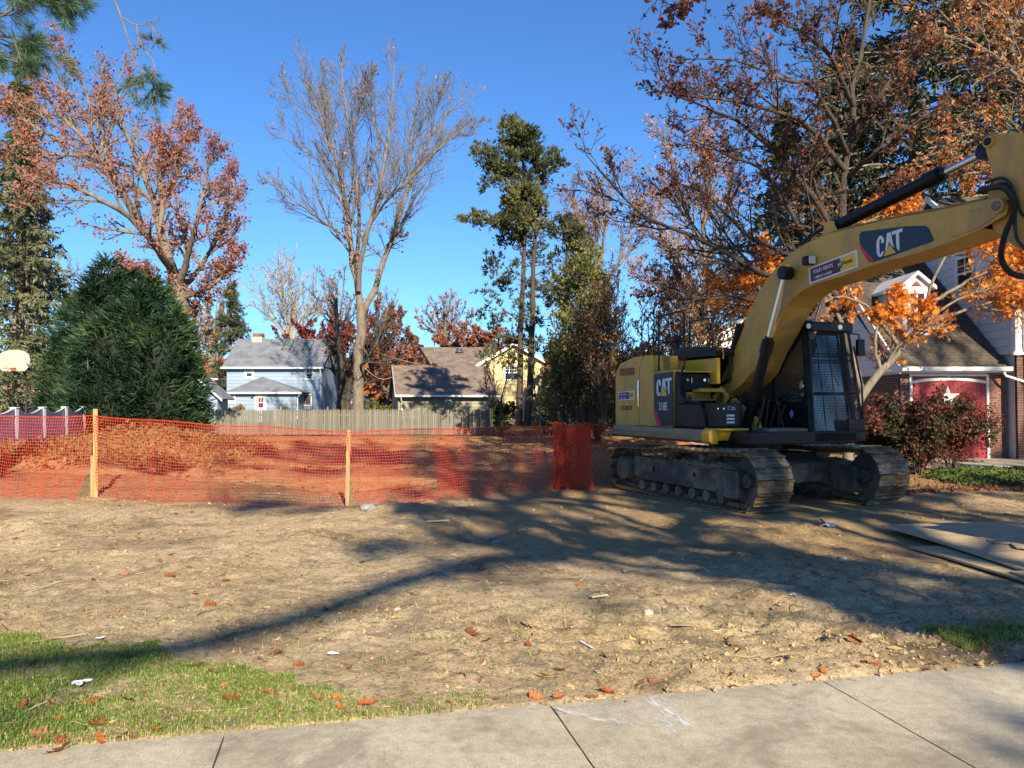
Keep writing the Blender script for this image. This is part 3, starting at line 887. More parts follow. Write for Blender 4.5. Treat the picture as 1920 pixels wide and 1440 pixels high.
for k, zz in enumerate((1.42, 1.365, 1.31)):
    b = MB(); b.box(.902, .908, -1.02, -.87, zz - .016, zz + .016, bev=.002); b.build('toolbox_vent', whitem, tb)
for yy in (-1.19, -1.08):
    b = MB(); b.tube([(.9, yy, 1.53), (.915, yy, 1.53)], .014, 8); b.build('bolt', chrome, tb)
text('C 5th', 'marker_scrawl', .085, (.905, -1.0, 1.51), (pi / 2, 0, pi / 2), whitem, tb, .75, 0)
b = MB(); b.box(.72, 1.05, -1.25, -.70, 1.185, 1.215, bev=.008); b.prism([(.80, 1.185), (1.0, 1.185), (.92, 1.02), (.80, 1.02)], 'y', -1.2, -.75, bev=.01)
part(b, 'lower_step', ylb)
# ---- hand rails
def rail(pts, name='handrail', r=.018, m=blk):
    b = MB(); b.tube(pts, r, 10); return part(b, name, m)
rail([(-.86, -1.20, 2.2), (-.86, -1.20, 3.13), (-.83, -1.20, 3.19), (-.10, -1.20, 3.20), (-.03, -1.20, 3.14), (-.03, -1.20, 2.2)])
rail([(-.86, -1.20, 2.75), (-.03, -1.20, 2.78)], r=.015)
rail([(-.03, -1.22, 2.25), (-.06, -1.28, 2.0), (.0, -1.29, 1.76), (.2, -1.29, 1.66), (.52, -1.29, 1.63), (.66, -1.29, 1.50), (.72, -1.29, 1.20), (.80, -1.27, 1.10)], r=.02)
rail([(-.86, -.55, 2.45), (-.86, -.55, 3.08), (-.80, -.55, 3.12), (-.2, -.55, 3.12), (-.14, -.55, 3.05), (-.14, -.55, 2.5)], r=.016)
rail([(-.9, -1.2, 2.72), (-.86, -1.0, 2.74), (-.86, -.55, 2.76)], r=.014)
rail([(-.86, -1.2, 2.6), (-1.0, -1.3, 2.66), (-1.12, -1.34, 2.66)], r=.014)
b = MB(); b.box(-1.22, -1.04, -1.38, -1.34, 2.60, 2.72, bev=.012); part(b, 'mirror', blk)
# ---- boom foot brackets, centre frame
for yy in (-.36, .30):
    b = MB(); b.prism([(-.75, 1.15), (.9, 1.15), (.8, 1.35), (.1, 1.75), (-.2, 1.78), (-.4, 1.6)], 'y', yy, yy + .06, bev=.01); part(b, 'boom_bracket', ylw)
b = MB(); b.box(.9, 1.35, -.55, .2, .99, 1.22, bev=.02); part(b, 'front_crossmember', stl)
b = MB()
rr = random.Random(2)
for k in range(11):
    y0 = rr.uniform(-.5, .15); x0_ = rr.uniform(.3, .9)
    b.tube([(x0_, y0, 1.2), (x0_ + rr.uniform(-.1, .2), y0 + rr.uniform(-.1, .1), 1.45 + rr.random() * .3), (x0_ - .3, y0 + rr.uniform(-.2, .2), 1.55 + rr.random() * .3), (x0_ - .7, y0, 1.4)], .017, 6)
part(b, 'hydraulic_hoses', rub)
b = MB(); b.tube([(-.2, -.48, 1.72), (-.02, -.46, 1.86), (.12, -.45, 1.74), (.05, -.44, 1.56)], .05, 10); part(b, 'return_hose', ylw)
# ---- boom
yb = .27
up_px = [(1345, 742), (1352, 712), (1372, 665), (1388, 630), (1400, 597), (1422, 547), (1444, 515), (1469, 489), (1495, 467), (1522, 452), (1555, 438), (1600, 427), (1650, 415), (1700, 405), (1750, 396), (1785, 389), (1840, 376), (1872, 370)]
tip = [(1884, 374), (1890, 387), (1887, 402)]
lo_px = [(1840, 429), (1800, 446), (1750, 464), (1700, 480), (1642, 495), (1578, 518), (1540, 529), (1511, 541), (1490, 556), (1472, 576), (1455, 606), (1443, 630), (1425, 662), (1410, 698), (1395, 716), (1362, 745)]
upL = [SY(*q, -yb) for q in up_px]; tipL = [SY(*q, -yb) for q in tip]; loL = [SY(*q, -yb) for q in lo_px]
outline = upL + tipL + loL
b = MB(); b.prism(outline, 'y', -yb, -yb + .02); b.prism(outline, 'y', yb - .02, yb)
# top and bottom plates inset between the side plates
def strip(line, y0, y1, off):
    vs, fs = [], []
    for x, z in line:
        vs += [(x, y0, z + off), (x, y1, z + off)]
    for i in range(len(line) - 1): fs.append((2 * i, 2 * i + 1, 2 * i + 3, 2 * i + 2))
    b.add(vs, fs)
strip(upL + tipL[:1], -yb + .02, yb - .02, -.012); strip(loL, -yb + .02, yb - .02, .006)
boom = part(b, 'boom', ylw)
# raised plate near the tip
b = MB(); b.prism([SY(*q, -yb - .01) for q in [(1786, 392), (1840, 380), (1873, 373), (1886, 388), (1870, 402), (1840, 424), (1800, 440), (1781, 445)]], 'y', -yb - .014, -yb, bev=.005)
b.prism([SY(*q, -yb - .02) for q in [(1800, 391), (1840, 391.5), (1840, 394), (1800, 396)]], 'y', -yb - .022, -yb - .012)
b.build('boom_end_plate', ylw, boom)
tx, tz = SY(1874, 387, -yb)
for s_ in (-1, 1):
    b = MB(); b.tube([(tx, s_ * (yb + .012), tz), (tx, s_ * (yb + .05), tz)], .085, 20); b.build('pin_boss', ylw, boom)
    b = MB(); b.tube([(tx, s_ * (yb + .04), tz), (tx, s_ * (yb + .065), tz)], .055, 16); b.build('pin', stl, boom)
px_, pz_ = SY(1473, 509, -yb)
for s_ in (-1, 1):
    b = MB(); b.tube([(px_, s_ * yb, pz_), (px_, s_ * (yb + .07), pz_)], .12, 20); b.build('pin_boss', ylw, boom)
# decals on the boom
Yd = -yb - .003
b = MB(); b.prism([SY(*q, Yd) for q in [(1611, 440), (1616, 434), (1700, 424), (1734, 423), (1741, 427), (1751, 449), (1749, 453), (1640, 491), (1612, 457)]], 'y', Yd, -yb + .001); b.build('logo_badge', navy, boom)
b = MB(); b.prism([SY(*q, Yd) for q in [(1612, 457), (1640, 491), (1631, 493), (1628, 491), (1613, 466)]], 'y', Yd, -yb + .001); b.build('red_stripe', redm, boom)
Pc = plane_map(Yd - .003, (1644, 484), (1693, 468.5), (1643, 444.5)); letters(Pc, 'logo_letters', whitem, CATW, boom)
Pc = plane_map(Yd - .005, (1644, 484), (1693, 468.5), (1643, 444.5)); letters(Pc, 'logo_triangle', tri_m, CATT, boom)
q0, q1, q2 = SY(1518, 533, Yd), SY(1609, 500.5, Yd), SY(1516, 503, Yd)
def Pb(u, v, l): return (q0[0] + (q1[0] - q0[0]) * u + (q2[0] - q0[0]) * v, Yd - .0015 * l, q0[1] + (q1[1] - q0[1]) * u + (q2[1] - q0[1]) * v)
sticker(Pb, sqrt((q1[0] - q0[0]) ** 2 + (q1[1] - q0[1]) ** 2), sqrt((q2[0] - q0[0]) ** 2 + (q2[1] - q0[1]) ** 2), boom, purp)
# work light
lx, lz = SY(1517, 488, -yb - .1)
b = MB(); b.box(lx - .10, lx + .05, -yb - .16, -yb - .02, lz - .07, lz + .07, bev=.03); wl = b.build('work_light', blk, boom)
b = MB(); b.box(lx + .05, lx + .062, -yb - .15, -yb - .03, lz - .058, lz + .058, bev=.01); b.build('lens', lensm, wl)
# pipes along the boom's back
for k, (yy, dz) in enumerate(((-.20, .03), (-.13, .035), (-.05, .035), (.12, .035), (.19, .03))):
    b = MB(); pts = []
    for (x, z), (x2, z2) in zip(upL[1:-1], upL[2:]):
        tx_, tz_ = x2 - x, z2 - z; l_ = sqrt(tx_ * tx_ + tz_ * tz_)
        pts.append((x - tz_ / l_ * dz, yy, z + tx_ / l_ * dz))
    b.tube(pts, .019, 8)
    b.build('boom_pipe', plain('pipe_yellow_brown', (.36, .21, .06), .5, var=.25, scale=5), boom)
b = MB()
for (x, z) in upL[3:-2:2]: b.box(x - .04, x + .04, -.23, .23, z + .045, z + .06)
b.build('pipe_clamps', ylw, boom)
# hoses beside the boom foot
for yy, o in ((-.30, 0), (-.22, .05), (-.34, -.04)):
    pl = [SY(*q, yy) for q in [(1388 + o * 60, 608), (1378, 640), (1371, 668), (1372, 690), (1368, 712), (1355, 720), (1338, 714)]]
    b = MB(); b.tube([(x + o, yy, z) for x, z in pl], .028, 10); part(b, 'boom_hose', rub)
# boom lift cylinders
def cylinder(p0, p1, r, rod_from, yy, name, cap=.03):
    p0 = Vector((p0[0], yy, p0[1])); p1 = Vector((p1[0], yy, p1[1])); dv = p1 - p0
    q = p0 + dv * rod_from
    b = MB(); b.tube([p0, q], r, 20); u = dv.normalized()
    b.tube([q - u * .22, q - u * .02], r + .022, 20); b.tube([q - u * .02, q + u * .05], r - .015, 18)
    b.tube([p0 + Vector((0, -r * .9, 0)), p0 + Vector((0, r * .9, 0))], r * 1.1, 16)
    o = part(b, name, blk)
    b = MB(); b.tube([q, p1], r * .56, 18); b.build('rod', chrome, o)
    b = MB(); b.tube([p1 + Vector((0, -.09, 0)), p1 + Vector((0, -.08, 0)), p1 + Vector((0, .08, 0)), p1 + Vector((0, .09, 0))], [.05, .105, .105, .05], 18); b.build('rod_eye', blk, o)
    return o
c0 = SY(1397, 812, -.42); c1 = SY(1473, 512, -.42)
for yy in (-.42, .42):
    cylinder(c0, c1, .082, .60, yy, 'lift_cylinder')
# stick cylinder on top
s0 = SY(1568, 424, 0); s1 = SY(1852, 284, 0)
cylinder(s0, s1, .088, .745, 0, 'stick_cylinder')
b = MB(); b.prism([(s0[0] - .16, s0[1] - .16), (s0[0] + .18, s0[1] - .16), (s0[0] + .07, s0[1] + .06), (s0[0] - .06, s0[1] + .06)], 'y', -.15, -.11, bev=.01)
b.prism([(s0[0] - .16, s0[1] - .16), (s0[0] + .18, s0[1] - .16), (s0[0] + .07, s0[1] + .06), (s0[0] - .06, s0[1] + .06)], 'y', .11, .15, bev=.01)
b.build('cylinder_bracket', ylw, boom)
# ---- stick (dipper), bucket outside the frame
ys = .19
so = [SY(*q, -ys) for q in [(1846, 262), (1858, 251), (1905, 248), (1985, 262)]]
so += [(6.05, 3.55), (6.85, 1.50), (6.70, 1.38), (6.45, 1.62), (5.55, 3.10), (5.12, 3.38), (4.88, 3.62), (4.78, 3.9), (4.84, 4.15)]
so += [SY(*q, -ys) for q in [(1862, 345), (1857, 312), (1848, 284)]]
b = MB(); b.prism(so, 'y', -ys, ys, bev=.012); stick = part(b, 'stick', ylw)
a_ = SY(1856, 266, -ys)
for s_ in (-1, 1):
    b = MB(); b.tube([(a_[0], s_ * ys, a_[1]), (a_[0], s_ * (ys + .035), a_[1])], .07, 18); b.build('pin_boss', ylw, stick)
    b = MB(); b.tube([(a_[0], s_ * (ys + .03), a_[1]), (a_[0], s_ * (ys + .05), a_[1])], .045, 16); b.build('pin', blk, stick)
b = MB(); arc = [(6.75, 1.55), (7.05, 1.35), (7.2, .95), (7.05, .5), (6.7, .18), (6.25, .10), (5.95, .18)]
arc2 = [(6.0, .26), (6.3, .2), (6.65, .28), (6.95, .56), (7.08, .95), (6.95, 1.27), (6.6, 1.4)]
b.prism(arc + arc2, 'y', -.5, .5); b.prism([(6.75, 1.55), (7.05, 1.35), (7.2, .95), (7.05, .5), (6.7, .18), (6.25, .10), (5.95, .18), (6.3, .9)], 'y', -.52, -.49); b.prism([(6.75, 1.55), (7.05, 1.35), (7.2, .95), (7.05, .5), (6.7, .18), (6.25, .10), (5.95, .18), (6.3, .9)], 'y', .49, .52)
bk = part(b, 'bucket', stl)
for yy in (-.45, -.22, 0, .22, .45):
    b = MB(); b.prism([(6.05, .13), (6.05, .26), (5.72, .20)], 'y', yy - .05, yy + .05); b.build('tooth', stl, bk)
# corrugated and plain hoses at the elbow
def hose(px, yy, r, name, corr=False):
    pts = [SY(*q, yy) for q in px]
    P_ = [Vector((x, yy, z)) for x, z in pts]
    out_ = []
    for i in range(len(P_) - 1):
        p0 = P_[max(i - 1, 0)]; p1 = P_[i]; p2 = P_[i + 1]; p3 = P_[min(i + 2, len(P_) - 1)]
        for k in range(24 if corr else 8):
            t = k / (24 if corr else 8)
            out_.append(.5 * ((2 * p1) + (p2 - p0) * t + (2 * p0 - 5 * p1 + 4 * p2 - p3) * t * t + (3 * p1 - p0 - 3 * p2 + p3) * t ** 3))
    out_.append(P_[-1])
    rs = [r * (1 + (.13 if (i % 2) else -.05)) if corr else r for i in range(len(out_))]
    b = MB(); b.tube(out_, rs, 12, smooth=True); return part(b, name, rub)
hose([(1836, 359), (1858, 352), (1882, 352), (1898, 372), (1901, 400), (1888, 430), (1879, 460), (1878, 485), (1888, 505), (1905, 516), (1935, 521)], -.30, .030, 'corrugated_hose', True)
hose([(1848, 343), (1878, 334), (1897, 350), (1904, 380), (1903, 420), (1908, 450), (1930, 475)], -.26, .018, 'elbow_hose')
hose([(1860, 350), (1885, 345), (1905, 370), (1915, 400), (1935, 410)], -.21, .016, 'elbow_hose')
hose([(1842, 362), (1866, 360), (1886, 372), (1890, 400), (1900, 440), (1930, 455)], -.1, .022, 'elbow_hose')
hose([(1500, 465), (1520, 440), (1552, 428), (1572, 424)], .02, .024, 'cylinder_hose')
hose([(1508, 462), (1530, 436), (1560, 420), (1580, 418)], -.06, .02, 'cylinder_hose')
# ---- cab
cabm = blk
F0, Bk = 1.30, -.42                                     # front and back x
def Q(x, y, z): return Vector((x, y, z))
cab = MB()
yi, yo = .26, 1.25; yiT, yoT = .30, 1.10                 # inner / outer side at floor and at roof
zf, zt = 1.17, 2.86
xf_b, xf_t = F0, F0 - .16
def bar(p, q, r=.035, mb=None, nn=4):
    (mb or cab).tube([p, q], r, nn, smooth=False)
cab.box(Bk, F0, yi, yo, 1.02, zf, bev=.02)               # floor
corners_b = [Q(F0 - .03, yi + .03, zf), Q(F0 - .03, yo - .03, zf), Q(Bk + .04, yo - .03, zf), Q(Bk + .04, yi + .03, zf)]
corners_t = [Q(xf_t, yiT + .03, zt), Q(xf_t, yoT - .03, zt), Q(Bk + .06, yoT - .03, zt), Q(Bk + .06, yiT + .03, zt)]
for p, q in zip(corners_b, corners_t): bar(p, q, .048)
mids = (.55,)
bar(Q(.45, yi + .02, zf), Q(.40, yiT + .03, zt), .04); bar(Q(.45, yo - .02, zf), Q(.40, yoT - .03, zt), .04)
bar(Q(F0 - .02, yi + .03, 1.62), Q(Bk, yi + .02, 1.62), .03)
cabo = part(cab, 'cab', cabm)
b = MB(); b.prism([(Bk - .02, 2.84), (F0 - .10, 2.84), (F0 - .04, 2.88), (F0 - .10, 2.96), (Bk + .1, 2.99), (Bk - .02, 2.94)], 'y', yiT - .03, yoT + .03, bev=.025); b.build('cab_roof', blk, cabo)
b = MB(); b.box(F0 - .06, F0 + .07, yiT - .02, yoT + .02, 2.78, 2.93, bev=.02); lb = b.build('light_bar', blk, cabo)
for yy in (SX(1516, 608, F0 + .08)[0], SX(1575, 613, F0 + .08)[0]):
    b = MB(); b.tube([(F0 + .07, yy, 2.85), (F0 + .09, yy, 2.85)], .042, 16); b.build('cab_lamp', lensm, lb)
# glass: front, inner side (two panes), outer side, rear
def pane(pts, name='pane'):
    b = MB(); n_ = (pts[1] - pts[0]).cross(pts[2] - pts[0]).normalized() * .006
    b.add([p + n_ for p in pts] + [p - n_ for p in pts], [(0, 1, 2, 3), (7, 6, 5, 4), (0, 4, 5, 1), (1, 5, 6, 2), (2, 6, 7, 3), (3, 7, 4, 0)])
    return b.build(name, glassm, cabo)
zm = 1.78
def lerp(a, b_, t): return a + (b_ - a) * t
tm = (zm - zf) / (zt - zf)
fi, fo = lerp(corners_b[0], corners_t[0], tm), lerp(corners_b[1], corners_t[1], tm)
pane([fi + Q(0, .01, 0), fo + Q(0, -.01, 0), corners_t[1], corners_t[0]], 'front_window')
pane([corners_b[0], corners_b[1], fo + Q(0, -.01, 0), fi + Q(0, .01, 0)], 'front_window')
b = MB(); b.tube([fi, fo], .022, 6); b.build('window_bar', blk, cabo)
pane([Q(.45, yi + .02, 1.62), Q(F0 - .05, yi + .02, 1.62), corners_t[0], Q(.40, yiT + .03, zt)], 'side_window')
pane([Q(Bk + .04, yi + .02, 1.62), Q(.45, yi + .02, 1.62), Q(.40, yiT + .03, zt), corners_t[3]], 'side_window')
pane([Q(.45, yo - .02, 1.4), Q(F0 - .05, yo - .02, 1.4), corners_t[1], Q(.40, yoT - .03, zt)], 'side_window')
pane([Q(Bk + .04, yo - .03, 1.4), Q(Bk + .04, yi + .03, 1.4), corners_t[3], corners_t[2]], 'rear_window')
b = MB(); b.box(Bk + .02, F0 - .05, yi + .005, yi + .03, 1.15, 1.60, bev=.01); ip = b.build('side_panel', blk, cabo)
b = MB(); b.box(Bk + .02, F0 - .05, yo - .03, yo - .005, 1.15, 1.40, bev=.01); b.build('side_panel', blk, cabo)
dx_, dz_ = SY(1484, 776, yi)
b = MB(); dia = [(dx_ - .055, dz_), (dx_, dz_ - .075), (dx_ + .055, dz_), (dx_, dz_ + .075)]
b.prism(dia, 'y', yi - .001, yi + .006); b.build('diamond_sticker', plain('sticker_pale_blue', (.22, .42, .52), .5), cabo)
# seat, console
b = MB(); b.box(.15, .65, .50, .98, 1.17, 1.55, bev=.05); b.box(.10, .25, .50, .98, 1.5, 2.3, bev=.06); b.box(.12, .22, .60, .88, 2.3, 2.52, bev=.04); b.build('operator_seat', plain('seat_fabric', (.03, .03, .032), .9), cabo)
b = MB(); b.box(.4, .9, .36, .46, 1.5, 1.68, bev=.02); b.tube([(.85, .41, 1.65), (.9, .41, 1.9)], .02, 8); b.box(1.0, 1.1, .4, .5, 1.3, 1.95, bev=.02); b.build('control_console', rub, cabo)
b = MB(); b.tube([(1.13, .62, 2.74), (1.12, .7, 2.55), (1.13, .78, 2.74)], .012, 6); b.tube([(1.15, .7, 2.55), (1.2, .85, 2.1), (1.22, .95, 1.9)], .01, 6); b.build('wiper', rub, cabo)
# front guard: frame, wire mesh
b = MB(); xg0, xg1 = F0 + .10, F0 + .0
gi_b, go_b = Q(F0 + .12, yi + .0, 1.05), Q(F0 + .12, yo + .02, 1.05)
gi_t, go_t = Q(F0 - .02, yiT, 2.80), Q(F0 - .02, yoT, 2.80)
for p, q in ((gi_b, gi_t), (go_b, go_t), (gi_t, go_t)): b.tube([p, q], .024, 6)
b.box(F0 + .08, F0 + .15, yi - .02, yo + .03, 1.0, 1.15, bev=.01)
b.box(F0 + .08, F0 + .13, yo - .30, yo + .02, 1.15, 1.36, bev=.01)
b.tube([lerp(gi_b, gi_t, .42), lerp(go_b, go_t, .42)], .014, 6); b.tube([lerp(gi_b, gi_t, .78), lerp(go_b, go_t, .78)], .009, 6); b.tube([lerp(gi_b, gi_t, .72), lerp(go_b, go_t, .72)], .009, 6)
b.tube([lerp(gi_b, go_b, .5), lerp(gi_t, go_t, .44)], .009, 6)
b.tube([go_b, lerp(go_b, go_t, .5) + Q(.05, .07, 0), lerp(go_b, go_t, .86) + Q(.02, .05, 0)], .016, 6)
gd = b.build('window_guard', blk, cabo)
b = MB(); nv, nh = 36, 66
for k in range(1, nv):
    u = k / nv; p, q = lerp(gi_b, go_b, u), lerp(gi_t, go_t, u); b.tube([p, q], .0042, 3, cap=False)
for k in range(4, nh):
    u = k / nh; p, q = lerp(gi_b, gi_t, u), lerp(go_b, go_t, u); b.tube([p, q], .0042, 3, cap=False)
wm = b.build('wire_mesh', blk, gd); wm['kind'] = 'stuff'
# cab mirror
b = MB(); my, mz = SX(1615, 652, F0 + .1); b.box(F0 + .06, F0 + .11, my - .075, my + .075, mz - .14, mz + .14, bev=.02); b.tube([(F0 - .05, yoT + .03, mz + .25), (F0 + .05, my, mz + .22), (F0 + .05, my, mz)], .014, 8); mo = b.build('mirror', blk, cabo)
b = MB(); b.box(F0 + .045, F0 + .058, my - .065, my + .065, mz - .125, mz + .125); b.build('mirror_glass', chrome, mo)
# ------------------------------------------------------------------ buildings
whs = plain('white_siding', (.60, .61, .64), .6, var=.06, scale=2, grime=(.48, .48, .48), gthr=(.55, .9), rnd=.06)
whtrim = plain('white_trim', (.74, .74, .72), .5, var=.08, scale=3, grime=(.5, .48, .42), gthr=(.6, .9))
brick_m = plain('brick_red', (.20, .085, .06), .85, var=.3, scale=14, rnd=.45, bump=.3, bscale=60, grime=(.10, .055, .045), gthr=(.5, .8))
mortar = plain('mortar', (.40, .36, .31), .95, var=.15, scale=20)
shing = plain('shingle_brown', (.115, .09, .07), .95, var=.4, scale=5, rnd=.3, bump=.5, bscale=70, grime=(.06, .05, .042), gthr=(.42, .7))
redd = plain('red_door_paint', (.30, .015, .022), .5, var=.18, scale=2.5, stretch=(6, 6, .5), grime=(.22, .02, .02), gthr=(.55, .85), rnd=.12)
darkg = plain('window_dark', (.02, .024, .03), .08, var=.3, spec=.8)
ragsh = random.Random(21)

def brick_run(root, x0, x1, z0, z1, y, axis='x', cap=[0], limit=True, first=None):
    """running bond; axis x: wall faces -y at y; axis y: wall faces -x at x=y"""
    bw, bh, g = .205, .062, .011
    rows = int((z1 - z0) / (bh + g)); L = x1 - x0
    lst = []
    for r in range(rows):
        z = z0 + r * (bh + g)
        x = x0 - (.5 * (bw + g) if r % 2 else 0)
        while x < x1 - .01:
            a, b = max(x, x0), min(x + bw, x1)
            if b - a > .03: lst.append((a, b, z))
            x += bw + g
    return lst, bh
BR = {}
def brick_me(w, bh, axis):
    k = (round(w, 2), axis)
    if k not in BR:
        b = MB()
        d0, d1 = -.012, .09
        if axis == 'x': b.box(0, w, d0, d1, 0, bh)
        else: b.box(d0, d1, 0, w, 0, bh)
        BR[k] = b.mesh('brick', brick_m)
    return BR[k]
def bricks(root, segs, n_single):
    """segs: (axis, a0, a1, z0, z1, plane). The first n_single bricks are parts of their own, the rest one part."""
    rest = MB(); cnt = 0
    for axis, a0, a1, z0, z1, pl in segs:
        lst, bh = brick_run(root, a0, a1, z0, z1, pl, axis)
        for a, b_, z in lst:
            dj = ragsh.uniform(-.003, .003)
            if cnt < n_single:
                o = link('brick', brick_me(b_ - a, bh, axis), root, (a, pl + dj, z) if axis == 'x' else (pl + dj, a, z)); cnt += 1
            else:
                if axis == 'x': rest.box(a, b_, pl - .012 + dj, pl + .09, z, z + bh)
                else: rest.box(pl - .012 + dj, pl + .09, a, b_, z, z + bh)
        m = MB()
        if axis == 'x': m.box(a0, a1, pl, pl + .1, z0 - .3, z1)
        else: m.box(pl, pl + .1, a0, a1, z0 - .3, z1)
        m.build('mortar_wall', mortar, root)
    if rest.v:
        o = rest.build('brickwork', brick_m, root); o['kind'] = 'stuff'
def siding(root, poly, plane, axis, m, exp=.25, name='siding_board', depth=.03):
    """lap boards clipped to a polygon given as (a, z) outline on a vertical plane"""
    zs = [p[1] for p in poly]; z = min(zs)
    def span(zz):
        xs = []
        n = len(poly)
        for i in range(n):
            (a0, z0), (a1, z1) = poly[i], poly[(i + 1) % n]
            if (z0 <= zz < z1) or (z1 <= zz < z0): xs.append(a0 + (a1 - a0) * (zz - z0) / (z1 - z0))
        return (min(xs), max(xs)) if len(xs) >= 2 else None
    top = max(zs)
    while z < top - .01:
        z1 = min(z + exp, top)
        s0, s1 = span(z + .001), span(z1 - .001)
        if s0 and s1:
            b = MB()
            def P(a, d, zz): return (a, plane - d, zz) if axis == 'x' else (plane - d, a, zz)
            o0 = depth
            vs = [P(s0[0], o0, z), P(s0[1], o0, z), P(s1[1], .004, z1), P(s1[0], .004, z1), P(s0[0], -.02, z), P(s0[1], -.02, z), P(s1[1], -.02, z1), P(s1[0], -.02, z1)]
            b.add(vs, [(0, 1, 2, 3), (7, 6, 5, 4), (0, 4, 5, 1), (3, 2, 6, 7), (0, 3, 7, 4), (1, 5, 6, 2)])
            b.build(name, m, root)
        z = z1
def shingle_plane(root, A, B, C, D, m, expo=.16, w=.3, name='shingles', seed=1, th=.012):
    """roof quad: eave A->B, ridge D->C; overlapping tabs with ragged edges"""
    A, B, C, D = map(Vector, (A, B, C, D))
    up = ((D - A) + (C - B)) / 2; Ls = up.length; rows = max(2, int(Ls / expo))
    n = (B - A).cross(D - A).normalized()
    if n.z < 0: n = -n
    rr = random.Random(seed); b = MB()
    for r in range(rows):
        t0, t1 = r / rows, min(1, (r + 1.25) / rows)
        a0, b0 = A.lerp(D, t0), B.lerp(C, t0); a1, b1 = A.lerp(D, t1), B.lerp(C, t1)
        L = (b0 - a0).length; k = max(1, int(L / w)); off = (r % 2) * .5
        us = [0] + [min(1, max(0, (i + off + rr.uniform(-.06, .06)) / k)) for i in range(1 - int(off * 2) * 1, k + 1)] + [1]
        us = sorted(set(us))
        for u0, u1 in zip(us[:-1], us[1:]):
            if u1 - u0 < .003: continue
            e = (u1 - u0) * .02; h = th * rr.uniform(.8, 1.5); dd = -rr.uniform(0, .012) / Ls
            p = [a0.lerp(b0, u0 + e), a0.lerp(b0, u1 - e), a1.lerp(b1, u1 - e), a1.lerp(b1, u0 + e)]
            dn = (A - D).normalized() * rr.uniform(0, .012)
            p[0] = p[0] + dn; p[1] = p[1] + dn
            vs = [p[0] + n * h, p[1] + n * h, p[2] + n * .002, p[3] + n * .002, p[0] - n * .002, p[1] - n * .002]
            b.add(vs, [(0, 1, 2, 3), (0, 4, 5, 1)])
    o = b.build(name, m, root); o['kind'] = 'stuff'
    s = MB(); s.add([A, B, C, D] + [v - n * .10 for v in (A, B, C, D)], [(0, 1, 2, 3), (7, 6, 5, 4), (0, 4, 5, 1), (1, 5, 6, 2), (2, 6, 7, 3), (3, 7, 4, 0)])
    s.build('roof_deck', m, root)
    return o
def window(root, axis, a0, a1, z0, z1, pl, frame_m=None, t=.10, panes=(2, 2), glass=None, sash=True, pname='window'):
    frame_m = frame_m or whtrim; glass = glass or darkg
    def bx(b, a, c, d0, d1, z, zz):
        if axis == 'x': b.box(a, c, pl + d0, pl + d1, z, zz)
        else: b.box(pl + d0, pl + d1, a, c, z, zz)
    f = MB()
    bx(f, a0 - t, a0, -.05, .03, z0 - t, z1 + t); bx(f, a1, a1 + t, -.05, .03, z0 - t, z1 + t)
    bx(f, a0, a1, -.05, .03, z1, z1 + t); bx(f, a0 - .0, a1, -.065, .03, z0 - t, z0)
    fo = f.build(pname, frame_m, root)
    g = MB(); bx(g, a0, a1, -.01, .02, z0, z1); g.build('pane', glass, fo)
    s = MB(); zm = (z0 + z1) / 2; th = .02
    if sash: bx(s, a0, a1, -.035, -.011, zm - .03, zm + .03)
    nx, nz = panes
    for i in range(1, nx): x = a0 + (a1 - a0) * i / nx; bx(s, x - th, x + th, -.028, -.012, (zm if sash else z0), z1)
    for i in range(1, nz): z = (zm if sash else z0) + (z1 - (zm if sash else z0)) * i / nz; bx(s, a0, a1, -.026, -.013, z - th * .7, z + th * .7)
    if s.v: s.build('muntin', frame_m, fo)
    return fo

# ---- right: brick garage with red doors joined to the white house
GY = 22.5
hs = thing('brick_house', 'white sided house with red brick base and brick garage behind the orange maple', 'house')
gx0, gx1 = 11.36, 14.42
eave = 2.62
# brick: right of the corner first (largest in view), then pillars, then the side wall
bricks(hs, [('x', 14.86, 15.55, 0.0, 3.05, 22.0), ('x', 13.93, 14.42, 0, 2.5, GY), ('x', 11.36, 11.62, 0, 2.5, GY), ('x', 14.45, 14.86, 0, 3.05, 22.0),
            ('x', 15.55, 19.5, 0.0, 3.05, 22.0), ('y', GY + .1, 29.4, 0, 2.5, 11.36)], 300)
b = MB(); b.box(11.62, 13.93, GY + .02, GY + .12, 2.42, 2.55); b.build('door_header', whtrim, hs)
# white siding
whs2 = whs
siding(hs, [(22.0, 3.05), (29.9, 3.05), (29.9, 5.35), (26.0, 8.4), (22.0, 5.35)], 14.45, 'y', whs)
siding(hs, [(14.45, 3.08), (19.5, 3.08), (19.5, 5.45), (14.45, 5.45)], 22.0, 'x', whs)
siding(hs, [(GY + .05, 2.5), (27.5, 2.5), (27.5, 6.1), (GY + .05, 2.52)], 11.36, 'y', whs)
b = MB(); b.prism([(22.05, 0), (29.9, 0), (29.9, 5.3), (26, 8.3), (22.05, 5.3)], 'x', 14.55, 19.5); b.build('house_core', whs, hs)
b = MB(); b.prism([(GY + .1, 0), (29.4, 0), (29.4, 5.0), (27.4, 5.95), (GY + .1, 2.45)], 'x', 11.47, 14.5); b.build('garage_core', whs, hs)
b = MB(); b.box(14.40, 14.50, 21.90, 21.98, 3.0, 5.4); b.box(14.38, 14.43, 21.92, 22.1, 3.0, 5.4); b.build('corner_board', whtrim, hs)
b = MB(); b.box(14.3, 19.5, 21.88, 22.0, 3.02, 3.09); b.build('belt_board', whtrim, hs)
